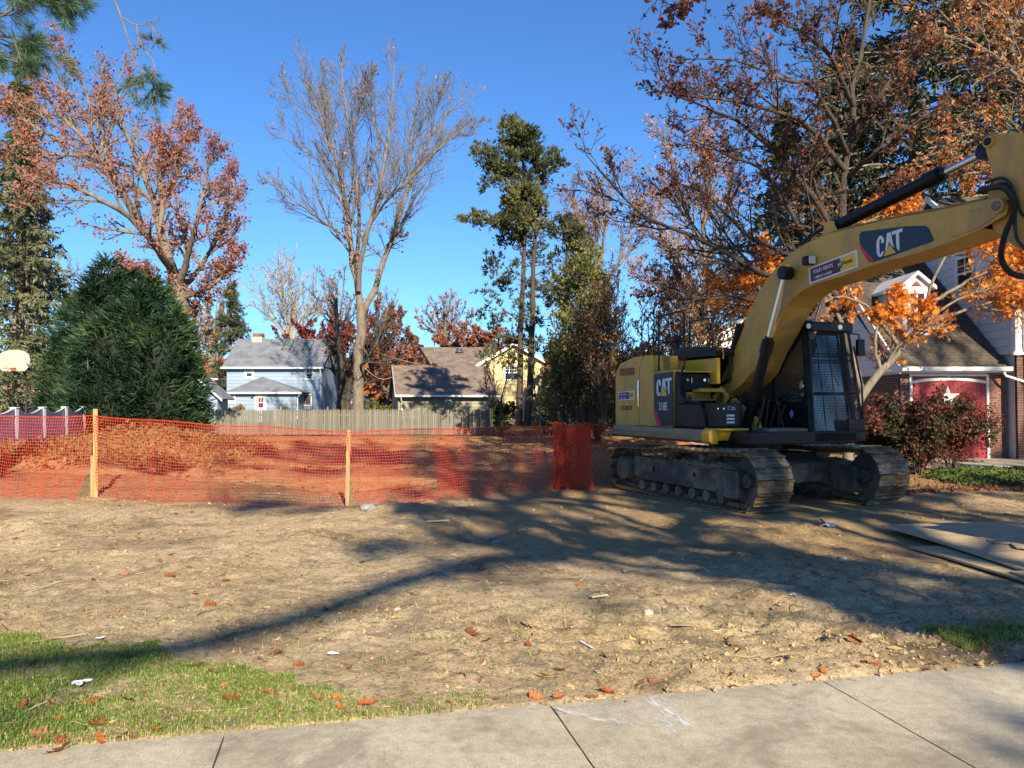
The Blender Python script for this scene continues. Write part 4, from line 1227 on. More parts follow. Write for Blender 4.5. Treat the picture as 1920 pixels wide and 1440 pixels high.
# main roof
shingle_plane(hs, (14.15, 21.6, 5.30), (19.8, 21.6, 5.30), (19.8, 26.0, 8.62), (14.15, 26.0, 8.62), shing, seed=3, expo=.2, w=.4)
shingle_plane(hs, (19.8, 30.4, 5.30), (14.15, 30.4, 5.30), (14.15, 26.0, 8.62), (19.8, 26.0, 8.62), shing, seed=4, expo=.3, w=.6)
b = MB()
b.prism([(21.55, 5.12), (26.0, 8.48), (30.45, 5.12), (30.45, 5.36), (26, 8.68), (21.55, 5.36)], 'x', 14.08, 14.15); b.build('rake_board', whtrim, hs)
b = MB(); b.box(14.1, 19.8, 21.5, 21.62, 5.18, 5.33, bev=.01); b.box(14.1, 14.4, 21.6, 21.95, 5.18, 5.22); b.build('gutter', whtrim, hs)
# garage roof: slope up towards the back
slope = .86
def gz(y): return eave + .05 + slope * (y - (GY - .25))
yr = 27.4
shingle_plane(hs, (gx0 - .12, GY - .28, gz(GY - .28)), (gx1 - .02, GY - .28, gz(GY - .28)), (gx1 - .02, yr, gz(yr)), (gx0 - .12, yr, gz(yr)), shing, expo=.15, w=.26, seed=7)
b = MB(); b.prism([(GY - .30, eave - .14), (GY - .3, eave + .07), (yr, gz(yr) - .01), (yr, gz(yr) - .2), (GY + .1, eave - .04)], 'x', gx0 - .17, gx0 - .12); b.build('rake_board', whtrim, hs)
b = MB(); b.box(gx0 - .16, gx1 + .02, GY - .40, GY - .28, eave - .06, eave + .06, bev=.012); b.box(gx0 - .10, gx1, GY - .28, GY + .02, eave - .10, eave - .06); b.build('gutter', whtrim, hs)
b = MB(); b.tube([(gx1 - .25, GY - .34, eave - .08), (gx1 - .18, GY - .34, eave - .2), (14.62, 21.93, eave - .38), (14.68, 21.93, eave - .40)], .04, 8); b.build('gutter_elbow', whtrim, hs)
b = MB(); b.tube([(14.42, 21.6, 5.2), (14.6, 21.8, 5.0), (14.66, 21.93, 4.8), (14.66, 21.93, 3.2), (14.70, 21.90, 3.0), (14.70, 21.90, .35), (14.74, 21.85, .2), (14.78, 21.7, .12)], .048, 8)
for zz in (.9, 2.2, 3.6): b.box(14.62, 14.78, 21.93, 21.97, zz, zz + .03)
b.build('downspout', whtrim, hs)
# garage doors: planks, transom, arch trim, star
fr = MB(); fr.box(11.62, 11.69, GY - .05, GY + .1, 0, 2.42); fr.box(13.86, 13.93, GY - .05, GY + .1, 0, 2.42); fr.box(11.62, 13.93, GY - .06, GY + .05, 2.42, 2.47)
do = fr.build('garage_door', whtrim, hs)
nn = 16
for k in range(nn):
    x0 = 11.70 + k * (2.15 / nn); MB().box(x0 + .003, x0 + 2.15 / nn - .003, GY + .0, GY + .05, .03, 2.28).build('door_plank', redd, do)
for x0, x1 in ((11.70, 12.75), (12.80, 13.85)): MB().box(x0, x1, GY + .01, GY + .05, 2.31, 2.42).build('transom_panel', redd, do)
b = MB(); n_ = 20
pa = [(11.69 + (2.17) * i / n_, 2.20 + .10 * (1 - (2 * i / n_ - 1) ** 2)) for i in range(n_ + 1)]
b.prism(pa + [(x, z + .085) for x, z in pa[::-1]], 'y', GY - .035, GY - .002); b.box(12.745, 12.805, GY - .03, GY + .0, 2.30, 2.42); b.build('arch_trim', whtrim, do)
sx, sz = 12.75, 1.80; st = []
for k in range(10):
    r = .36 if k % 2 == 0 else .135; a = pi / 2 + k * pi / 5; st.append((sx + r * cos(a), sz + r * sin(a)))
b = MB()
for k in range(10):
    p, q = st[k], st[(k + 1) % 10]; b.add([(p[0], GY - .006, p[1]), (q[0], GY - .006, q[1]), (sx, GY - .05, sz)], [(0, 1, 2)])
b.build('star', whtrim, do)
# dormer on the garage roof
dy = 23.45
dm = MB(); dx0, dx1 = 11.94, 12.80; dz0 = gz(dy) - .02; dzt = dz0 + 1.52; px = (dx0 + dx1) / 2
dm.prism([(dx0, dz0), (dx1, dz0), (dx1, dzt), (px, dzt + .32), (dx0, dzt)], 'y', dy, dy + 1.9); dmo = dm.build('dormer', whtrim, hs)
b = MB(); b.prism([(dx0 - .13, dzt - .10), (px, dzt + .36), (dx1 + .13, dzt - .10), (dx1 + .13, dzt - .0), (px, dzt + .47), (dx0 - .13, dzt - .0)], 'y', dy - .14, dy + 2.1); b.build('dormer_roof', whtrim, dmo)
window(dmo, 'x', px - .21, px + .21, dz0 + .24, dz0 + 1.30, dy - .01, t=.07, panes=(2, 2))
b = MB(); b.prism([(px - .16, dzt + .02), (px + .16, dzt + .02), (px, dzt + .18)], 'y', dy - .03, dy - .001); b.build('dormer_pediment', redd, dmo)
window(hs, 'y', 23.95, 24.75, 5.3, 6.25, 14.42, t=.08)
window(hs, 'x', 15.3, 16.2, 3.7, 5.0, 21.97, t=.09)
# low rear wing with white rake, left of the boom
b = MB(); b.prism([(6.9, 0), (10.5, 0), (10.5, 4.9), (9.2, 4.75), (6.9, 3.4)], 'y', 30, 34); b.build('rear_wing', whs, hs)
siding(hs, [(6.95, .1), (11.4, .1), (11.4, 5.0), (9.6, 4.85), (6.95, 3.45)], 29.98, 'x', whs)
b = MB(); b.prism([(6.7, 3.22), (9.5, 4.78), (9.5, 5.0), (6.7, 3.45)], 'y', 29.75, 29.93); b.prism([(6.7, 3.5), (9.5, 5.05), (9.5, 5.15), (6.7, 3.6)], 'y', 29.75, 34); b.build('rake_board', whtrim, hs)

# driveway strip in front of the garage
b = MB(); V = []
b.box(8.6, 22, 19.6, 22.38, -.05, .03)
dv = b.build('driveway', MATS['concrete']); tag(dv, 'pale concrete driveway apron at the red garage doors', kind='structure')

# ---- blue house far behind the wooden fence
BY = 71.0
blu = plain('blue_siding', (.235, .315, .42), .6, var=.06, scale=.6, rnd=.05)
blu_d = plain('grey_shingle', (.16, .175, .205), .9, var=.25, scale=1.2, rnd=.1, bump=.2, bscale=10)
bh = thing('blue_house', 'pale blue two storey house with grey roof and two skylights behind the wooden fence', 'house', (at(514, 790, BY).x, BY, 0))
ox = bh.location.x
def rx(px, Y=BY): return at(px, 758, Y).x - ox
def rz(py, Y=BY): return at(960, py, Y).z
X0, X1 = rx(425), rx(604); ze = rz(689); 
def Lp(*v): return (v[0], v[1] - BY, v[2])
b = MB(); b.box(X0, X1, 0, 7.5, 0, ze + .1); b.prism([(0.05, ze), (3.75, ze + 2.75), (7.45, ze)], 'x', X0, X1); b.build('wall', blu, bh)
siding(bh, [(X0, 0.3), (X1, .3), (X1, ze), (X0, ze)], -.01, 'x', blu, exp=.32, depth=.035)
rd = 2.95; RZ = ze + .02
shingle_plane(bh, (X0 - .35, -.45, RZ), (X1 + .2, -.45, RZ), (X1 + .2, 3.75, RZ + rd), (X0 - .35, 3.75, RZ + rd), blu_d, expo=.3, w=.8, seed=11)
shingle_plane(bh, (X1 + .2, 7.95, RZ), (X0 - .35, 7.95, RZ), (X0 - .35, 3.75, RZ + rd), (X1 + .2, 3.75, RZ + rd), blu_d, expo=.6, w=1.5, seed=12)
b = MB(); b.box(X0 - .4, X1 + .25, -.58, -.45, RZ - .17, RZ + .0, bev=.02); b.build('gutter', whtrim, bh)
b = MB(); b.tube([(X1 - .1, -.5, RZ - .1), (X1 - .12, -.12, RZ - .6), (X1 - .12, -.12, .3)], .06, 8); b.build('downspout', whtrim, bh)
for a, c, z0, z1 in ((462, 472, 706, 689), (575, 584.5, 709, 691)):
    window(bh, 'x', rx(a), rx(c), rz(z0), rz(z1) - .05, -.03, t=.20, panes=(2, 2))
window(bh, 'x', rx(565), rx(585), rz(759), rz(741), -.45, t=.13, panes=(2, 1), glass=plain('curtain_glass', (.14, .15, .14), .2, var=.6, scale=1.2, stretch=(2, 1, .2)), sash=False, pname='bay_window')
b = MB(); b.box(rx(565) - .1, rx(585) + .1, -.42, 0, rz(761) - .3, rz(739) + .1); b.build('bay', blu, bh)
sky_g = plain('skylight_glass', (.16, .25, .22), .15, var=.3)
for a, c in ((515, 532), (555, 571)):
    y0, y1 = 3.35, 1.95
    def rp(x, y): return (x, y, RZ + rd * (y + .45) / 4.2)
    sl = rd / 4.2
    b = MB()
    for (xa, xb, ya, yb_) in ((rx(a), rx(a) + .1, y1, y0), (rx(c) - .1, rx(c), y1, y0), (rx(a), rx(c), y1, y1 + .1), (rx(a), rx(c), y0 - .1, y0)):
        vs = [(x, y, RZ + sl * (y + .45) + h) for h in (0, .14) for x in (xa, xb) for y in (ya, yb_)]
        b.add(vs, [(0, 1, 3, 2), (4, 6, 7, 5), (0, 4, 5, 1), (2, 3, 7, 6), (0, 2, 6, 4), (1, 5, 7, 3)])
    s_ = b.build('skylight', plain('skylight_frame', (.10, .10, .09), .6), bh)
    b = MB(); vs = [(x, y, RZ + sl * (y + .45) + .07) for x in (rx(a) + .1, rx(c) - .1) for y in (y1 + .1, y0 - .1)]; b.add(vs, [(0, 2, 3, 1)]); b.build('pane', sky_g, s_)
b = MB(); cxa = rx(475, 74.7); cxb = rx(492, 74.7); b.box(cxa, cxb, 3.3, 4.2, RZ + 2.3, RZ + rd + .5); ch_ = b.build('chimney', plain('chimney_brick', (.20, .09, .06), .9, var=.3, scale=3), bh)
b = MB(); b.box(cxa - .04, cxb + .04, 3.24, 4.26, RZ + 2.5, RZ + rd + .15); b.build('chimney_collar', plain('collar', (.5, .42, .35), .8), ch_)
# low hipped addition
a0, a1 = rx(430, 68), rx(556, 68); zl = rz(736, 68); yq = -3.0
b = MB(); b.box(a0, a1, yq, 0, 0, zl); b.build('addition_wall', blu, bh)
siding(bh, [(a0, .3), (a1, .3), (a1, zl), (a0, zl)], yq - .01, 'x', blu, exp=.32, depth=.035)
e0, e1 = rx(420, 67.6), rx(565, 67.6); apx = rx(491, 70.9); apz = rz(706, 70.9)
b = MB(); b.add([(e0, yq - .4, zl + .02), (e1, yq - .4, zl + .02), (apx, -.02, apz), (e0, -.02, zl + .02), (e1, -.02, zl + .02)], [(0, 1, 2), (0, 2, 3), (1, 4, 2), (0, 3, 4, 1)]); b.build('addition_roof', blu_d, bh)
b = MB(); b.box(e0 - .03, e1 + .03, yq - .5, yq - .39, zl - .13, zl + .04, bev=.02); b.tube([(e1 - .1, yq - .45, zl - .1), (a1 + .1, yq - .05, zl - .5), (a1 + .08, yq - .05, .3)], .055, 8); b.build('gutter', whtrim, bh)
dw = MB(); dw.box(rx(478, 68), rx(500, 68), yq - .07, yq, 0, zl - .1, bev=.02); dwo = dw.build('door', whtrim, bh)
window(dwo, 'x', rx(485, 68), rx(494.5, 68), rz(764, 68), rz(746, 68), yq - .08, t=.03, panes=(2, 1), glass=plain('red_curtain', (.16, .03, .06), .3, var=.5, scale=2))
window(bh, 'x', rx(429, 68) + .1, rx(439, 68), rz(754, 68), rz(741, 68), yq - .03, t=.14, panes=(2, 2), glass=plain('pale_blind', (.45, .43, .36), .5))
b = MB(); b.tube([(rx(473, 68), yq - .1, rz(746, 68)), (rx(473, 68), yq - .1, rz(741, 68))], .1, 10); b.build('wall_lamp', plain('lamp_dark', (.05, .05, .06), .5), bh)
# small blue garage left of it
GY2 = 60.0
bg = thing('blue_garage', 'small pale blue garage with gable roof at the left of the blue house', 'garage', (at(385, 758, GY2).x, GY2, 0))
oxg = bg.location.x
def g2(px): return at(px, 758, GY2).x - oxg
zE = at(960, 740, GY2).z; zR = at(960, 703, GY2).z
xa, xb, xm = g2(318), g2(408), g2(363)
b = MB(); b.prism([(xa, 0), (xb, 0), (xb, zE), (xm, zR), (xa, zE)], 'y', 0, 2.2); b.build('wall', blu, bg)
siding(bg, [(xa, .2), (xb, .2), (xb, zE), (xm, zR), (xa, zE)], -.01, 'x', blu, exp=.30)
sl_ = (zR - zE) / (xb - xm)
for s_, xe in ((1, xb + .5), (-1, xa - .5)):
    ze_ = zE - .5 * sl_
    A_ = (xe, -.35, ze_ + .08); B_ = (xe, 2.4, ze_ + .08); C_2 = (xm, 2.4, zR + .1); D_ = (xm, -.35, zR + .1)
    shingle_plane(bg, *( (A_, B_, C_2, D_) if s_ > 0 else (B_, A_, D_, C_2)), blu_d, expo=.3, w=.8, seed=14 + s_)
    b = MB(); b.prism([(xe, ze_ - .12), (xm, zR - .08), (xm, zR + .1), (xe, ze_ + .06)], 'y', -.42, -.36); b.build('rake_board', whtrim, bg)
# orange brick house far left behind
ob = thing('orange_brick_house', 'orange brick house showing a steep gable left of the blue house', 'house', (at(400, 758, 84).x, 84, 0))
oo = ob.location.x
def g3(px): return at(px, 758, 84).x - oo
obm = plain('orange_brick', (.42, .17, .08), .9, var=.15, scale=2)
b = MB(); b.prism([(g3(330), 0), (g3(410), 0), (g3(410), at(960, 712, 84).z), (g3(386), at(960, 684, 84).z), (g3(330), at(960, 740, 84).z)], 'y', 0, 6); b.build('wall', obm, ob)
b = MB(); b.prism([(g3(386), at(960, 683, 84).z), (g3(412), at(960, 711, 84).z), (g3(412), at(960, 714, 84).z), (g3(386), at(960, 686, 84).z)], 'y', -.3, 6); b.build('roof', plain('roof_terracotta', (.30, .10, .05), .9, var=.2), ob)
b = MB(); b.box(g3(397), g3(417), -1.5, 3, 0, at(960, 713, 84).z); bw_ = b.build('porch', plain('porch_dark', (.05, .05, .06), .6), ob)
b = MB(); b.box(g3(396), g3(418), -1.6, -1.4, at(960, 713, 84).z, at(960, 710, 84).z); b.box(g3(408), g3(411), -1.65, -1.5, 0, at(960, 713, 84).z); b.build('porch_trim', whtrim, ob)
window(ob, 'x', g3(399.5), g3(405), at(960, 726, 84).z, at(960, 716, 84).z, -1.53, t=.1)
# ---- brown roofed garage, turned a little
KY = 48.0
bgx = thing('olive_garage', 'olive sided garage with a brown shingle roof behind the fence', 'garage', (at(747, 758, KY).x, KY, 0), (0, 0, radians(12)))
oliv = plain('olive_siding', (.27, .24, .16), .7, var=.12, scale=.8, rnd=.06)
brsh = plain('shingle_grey_brown', (.20, .155, .125), .95, var=.4, scale=1.6, bump=.4, bscale=20, grime=(.12, .095, .08), gthr=(.45, .7), gscale=3)
wd = 6.05; dp = 6.6; ze3 = 2.18
siding(bgx, [(0, .1), (wd, .1), (wd, ze3), (0, ze3)], -.01, 'x', oliv, exp=.22)
b = MB(); b.prism([(0, 0), (dp, 0), (dp, ze3), (dp / 2, ze3 + 1.85), (0, ze3)], 'x', 0, wd); b.build('wall', oliv, bgx)
siding(bgx, [(0, .1), (dp, .1), (dp, ze3), (dp / 2, ze3 + 1.85), (0, ze3)], -.01, 'y', oliv, exp=.22)
shingle_plane(bgx, (-.2, -.4, ze3 - .02), (wd + .3, -.4, ze3 - .02), (wd + .3, dp / 2, ze3 + 2.02), (-.2, dp / 2, ze3 + 2.02), brsh, expo=.2, w=.45, seed=31)
shingle_plane(bgx, (wd + .3, dp + .4, ze3 - .02), (-.2, dp + .4, ze3 - .02), (-.2, dp / 2, ze3 + 2.02), (wd + .3, dp / 2, ze3 + 2.02), brsh, expo=.5, w=1, seed=32)
b = MB(); b.box(-.25, wd + .35, -.54, -.41, ze3 - .13, ze3 + .0, bev=.02); b.tube([(.1, -.5, ze3 - .1), (.2, -.1, ze3 - .5), (.2, -.1, .3)], .05, 8); b.build('gutter', whtrim, bgx)
b = MB(); b.prism([(-.42, ze3 - .16), (dp / 2, ze3 + 1.86), (dp + .42, ze3 - .16), (dp + .42, ze3 + .0), (dp / 2, ze3 + 2.03), (-.42, ze3 + .0)], 'x', -.26, -.2); b.build('rake_board', plain('dull_trim', (.35, .34, .3), .7), bgx)
b = MB(); b.box(2.9, 3.3, -.2, -.02, ze3 - .34, ze3 - .26); b.tube([(2.95, -.2, ze3 - .36), (2.9, -.28, ze3 - .42)], .06, 8); b.tube([(3.25, -.2, ze3 - .36), (3.3, -.28, ze3 - .42)], .06, 8); b.build('flood_light', whtrim, bgx)
# ---- yellow house
YY = 62.0
yh = thing('yellow_house', 'pale yellow gabled house with brown roof seen behind the two cedar trunks', 'house', (at(965, 758, YY).x, YY, 0))
oy = yh.location.x
yel = plain('yellow_siding', (.62, .50, .25), .7, var=.08, scale=.7, rnd=.05)
def g4(px, Y=YY): return at(px, 758, Y).x - oy
def z4(py, Y=YY): return at(960, py, Y).z
xl, xr, xm = g4(897), g4(1026), g4(965)
zE, zP = z4(680), z4(645)
b = MB(); b.prism([(xl, 0), (xr, 0), (xr, zE), (xm, zP), (xl, zE)], 'y', 0, 9); b.build('wall', yel, yh)
siding(yh, [(xl, .2), (xr, .2), (xr, zE), (xm, zP), (xl, zE)], -.01, 'x', yel, exp=.3)
for s_, xe in ((1, xr + .2), (-1, xl - .2)):
    sl_ = (zP - zE) / (xr - xm); ze_ = zP - sl_ * abs(xe - xm)
    b = MB(); b.prism([(xe, ze_ - .16), (xm, zP - .12), (xm, zP + .12), (xe, ze_ + .1)], 'y', -.42, -.30); b.build('rake_board', whtrim, yh)
    A_, B_, C_2, D_ = (xe, -.32, ze_ + .1), (xe, 9, ze_ + .1), (xm, 9, zP + .12), (xm, -.32, zP + .12)
    shingle_plane(yh, *((A_, B_, C_2, D_) if s_ > 0 else (B_, A_, D_, C_2)), brsh, expo=.4, w=1, seed=40 + s_)
window(yh, 'x', g4(947.5), g4(958.5), z4(711), z4(687), -.03, t=.12, panes=(3, 2)); window(yh, 'x', g4(961.5), g4(972), z4(711), z4(687), -.03, t=.12, panes=(3, 2))
b = MB(); b.prism([(g4(962), z4(664)), (g4(968), z4(664)), (g4(965), z4(654))], 'y', -.06, -.01); b.build('gable_vent', whtrim, yh)
xw0, xw1 = g4(812, 65), g4(905, 65); ze5 = z4(692, 65)
b = MB(); b.prism([(3, 0), (11, 0), (11, ze5), (7, ze5 + 1.9), (3, ze5)], 'x', xw0, xw1); b.build('wing_wall', plain('brown_wall', (.14, .09, .07), .8), yh)
shingle_plane(yh, (g4(813, 64.6), 2.6, ze5), (xw1 + 1, 2.6, ze5), (xw1 + 1, 7, ze5 + 2.15), (g4(787, 69), 7, ze5 + 2.15), brsh, expo=.3, w=.6, seed=44)
b = MB(); b.add([(g4(813, 64.6), 2.6, ze5), (g4(787, 69), 7, ze5 + 2.15), (g4(779, 70), 9, 0), (g4(813, 64.6), 3, 0)], [(0, 1, 2, 3)]); b.add([(xw0, 2.5, 0), (xw0 - .2, 2.6, ze5), (g4(783, 70), 8, ze5), (g4(783, 70), 8, 0)], [(0, 1, 2, 3)]); b.build('gable_wall', plain('brown_wall', (.14, .09, .07), .8), yh)
b = MB(); b.box(g4(813, 64.4), xw1, 2.4, 2.52, ze5 - .13, ze5 + .03); b.build('gutter', whtrim, yh)
b = MB(); vx = g4(861, 68); b.tube([(vx, 5.9, ze5 + 1.6), (vx, 5.9, ze5 + 1.95)], [.38, .22], 14); b.build('roof_vent', plain('vent_dark', (.05, .06, .075), .5), yh)
# white shed and red thing right of the blue house
wsx = at(655, 758, 66).x
ws = thing('white_shed', 'small white building glimpsed between the trees right of the blue house', 'shed', (wsx, 66, 0))
b = MB(); b.prism([(-1.0, 0), (1.1, 0), (1.1, 1.9), (0, 2.4), (-1.0, 1.9)], 'y', 0, 3); b.build('wall', whs, ws)
b = MB(); b.prism([(-1.15, 1.85), (0, 2.42), (1.25, 1.85), (1.25, 1.95), (0, 2.52), (-1.15, 1.95)], 'y', -.2, 3.1); b.build('roof', whtrim, ws)
b = MB(); b.box(.1, .9, -.05, 0, .2, 1.5); b.build('door', plain('faded_red', (.45, .12, .08), .7), ws)

# ------------------------------------------------------------------ fences
wood = plain('weathered_wood', (.175, .165, .14), .9, var=.3, scale=2.0, rnd=.30, stretch=(4, 4, .6), grime=(.20, .18, .14), gthr=(.45, .75), bump=.3, bscale=20)
fw = thing('wooden_fence', 'weathered grey picket fence running across the back of the lot', 'fence', (0, 40.0, 0))
px0, px1 = at(350, 758, 40).x, at(926, 758, 40).x
pk = {}
rr = random.Random(12)
x = px0; k = 0
while x < px1:
    hh = 1.34 + rr.uniform(-.02, .02); key = rr.randrange(5)
    if key not in pk:
        b = MB(); w = .082 + .005 * rr.random(); b.prism([(0, .0), (w, .0), (w, 1.22), (w * .78, 1.30), (w * .5, 1.34), (w * .22, 1.30), (0, 1.22)], 'y', -.011, .011); pk[key] = b.mesh('picket', wood)
    o = link('picket', pk[key], fw, (x, rr.uniform(-.006, .006), rr.uniform(-.02, .02) + .02), (rr.gauss(0, .006), rr.gauss(0, .009), rr.gauss(0, .03)))
    x += .0975 + rr.uniform(-.004, .004); k += 1
for z in (.3, 1.0):
    b = MB(); b.box(px0, px1, .015, .055, z, z + .085); b.build('rail', wood, fw)
x = px0
while x < px1 + .1:
    b = MB(); b.box(x - .05, x + .05, .056, .15, -.2, 1.42); b.prism([(x - .06, 1.42), (x + .06, 1.42), (x, 1.5)], 'y', .05, .156); b.build('post', wood, fw); x += 2.44
# chain-link fence on the right
clf = thing('chain_link_fence', 'low dark chain link fence under the cedars at the back right', 'fence', (0, 37.0, 0))
gal = plain('dark_wire', (.06, .075, .09), .5, metal=.6, var=.2)
x0, x1 = at(922, 758, 37).x, at(1400, 758, 37).x
b = MB()
n = int((x1 - x0 + 1) / .09)
for k in range(n):
    a = x0 + k * .09
    for s_ in (-1, 1):
        p = Vector((a, 0, 0.02)); q = Vector((a + s_ * .92, .0, .94))
        if q.x < x0 or q.x > x1: continue
        b.tube([p, q], .0055, 3, cap=False, smooth=False)
o = b.build('mesh', gal, clf); o['kind'] = 'stuff'
b = MB(); b.tube([(x0, 0, .96), (x1, 0, .99)], .025, 6); b.build('top_rail', gal, clf)
x = x0
while x < x1:
    b = MB(); b.tube([(x, 0, -.1), (x, 0, 1.0), (x, 0, 1.03)], [.035, .035, .01], 8); b.build('post', gal, clf); x += 2.4
# white vinyl fence on the left, scalloped panels
vin = plain('white_vinyl', (.62, .64, .70), .35, var=.05, scale=1, grime=(.55, .55, .5), gthr=(.6, .9))
vf = thing('vinyl_fence', 'white vinyl privacy fence with scalloped tops behind the net on the left', 'fence')
posts = [Vector((-12.06 + .75 * 2, 18.66 - 2.335 * 2, 0)) + Vector((-.75, 2.335, 0)) * k for k in range(7)]
for i, p in enumerate(posts):
    b = MB(); b.box(-.065, .065, -.065, .065, -.2, 1.50, bev=.008); b.box(-.08, .08, -.08, .08, 1.50, 1.53, bev=.01); b.build('post', vin, vf, (p.x, p.y, 0))
for p, q in zip(posts[:-1], posts[1:]):
    D = Vector((q.x - p.x, q.y - p.y, 0)); L = D.length; ang = atan2(D.y, D.x)
    pn = thing('panel', None, None); pn.parent = vf; pn.location = (p.x, p.y, 0); pn.rotation_euler = (0, 0, ang)
    nb = 12
    def zt_(u): return 1.50 - .13 * sin(pi * u) ** 1.2
    for k in range(nb):
        u0 = k / nb; u1 = (k + 1) / nb
        MB().prism([(.065 + u0 * (L - .13) + .002, .08), (.065 + u1 * (L - .13) - .002, .08), (.065 + u1 * (L - .13) - .002, zt_(u1) - .03), (.065 + u0 * (L - .13) + .002, zt_(u0) - .03)], 'y', -.011, .011).build('board', vin, pn)
    b = MB(); n_ = 24
    for k in range(n_):
        u0, u1 = k / n_, (k + 1) / n_
        b.prism([(.065 + u0 * (L - .13), zt_(u0) - .07), (.065 + u1 * (L - .13), zt_(u1) - .07), (.065 + u1 * (L - .13), zt_(u1)), (.065 + u0 * (L - .13), zt_(u0))], 'y', -.03, .03)
    b.build('scalloped_rail', vin, pn)
    b = MB(); b.box(.065, L - .065, -.028, .028, .05, .16); b.build('bottom_rail', vin, pn)
# ------------------------------------------------------------------ basketball hoop
HYY = 34.0
hp = at(25, 758, HYY)
bk_ = thing('basketball_hoop', 'white fan shaped basketball backboard on a dark pole at the left edge', 'basketball hoop', (hp.x, HYY, 0))
o_ = []
bw2 = .72; zb, zt2 = at(960, 696, HYY).z, at(960, 656, HYY).z
pts = [(-.50, zb), (.50, zb + .0), (.68, zb + .22), (.72, zb + .5)]
for k in range(13):
    a = radians(20 + 140 * k / 12); pts.append((bw2 * cos(a) * 1.0, zb + .52 + (zt2 - zb - .52) * sin(a) ** .8))
pts += [(-.72, zb + .5), (-.68, zb + .22)]
b = MB(); b.prism(pts, 'y', -.03, .02, bev=.01); b.build('backboard', plain('backboard_white', (.48, .44, .34), .5, var=.12, scale=2, stretch=(3, 1, .5), grime=(.40, .34, .2), gthr=(.5, .8)), bk_)
b = MB(); b.tube([(.23 * cos(2 * pi * k / 24), -.28 + .23 * sin(2 * pi * k / 24), zb + .12) for k in range(25)], .012, 6); b.box(-.1, .1, -.06, -.03, zb + .02, zb + .16); b.build('rim', plain('rim_rust', (.25, .09, .04), .6), bk_)
b = MB(); b.tube([(.0, .9, -.2), (.0, .9, 2.6), (.0, .75, 3.0), (0, .1, zb + .4)], .055, 10); b.tube([(0, .9, 2.4), (0, .06, zb + .1)], .03, 8); b.build('pole', plain('pole_black', (.03, .03, .03), .6), bk_)
# utility wires between the far houses
for i, (p, q) in enumerate((((430, 690, 88), (790, 668, 62)), ((690, 655, 60), (900, 690, 60)), ((684, 690, 50), (745, 702, 50)))):
    A_, B_ = at(*p), at(*q)
    b = MB(); b.tube([A_.lerp(B_, t / 12) - Vector((0, 0, .5 * sin(pi * t / 12))) for t in range(13)], .018, 5)
    o = b.build('utility_wire', plain('wire_grey', (.25, .25, .25), .6)); tag(o, ['thin utility wire passing left of the blue house roof', 'thin utility wire running to the brown roofed house', 'thin utility wire reaching the olive garage corner'][i], 'wire')
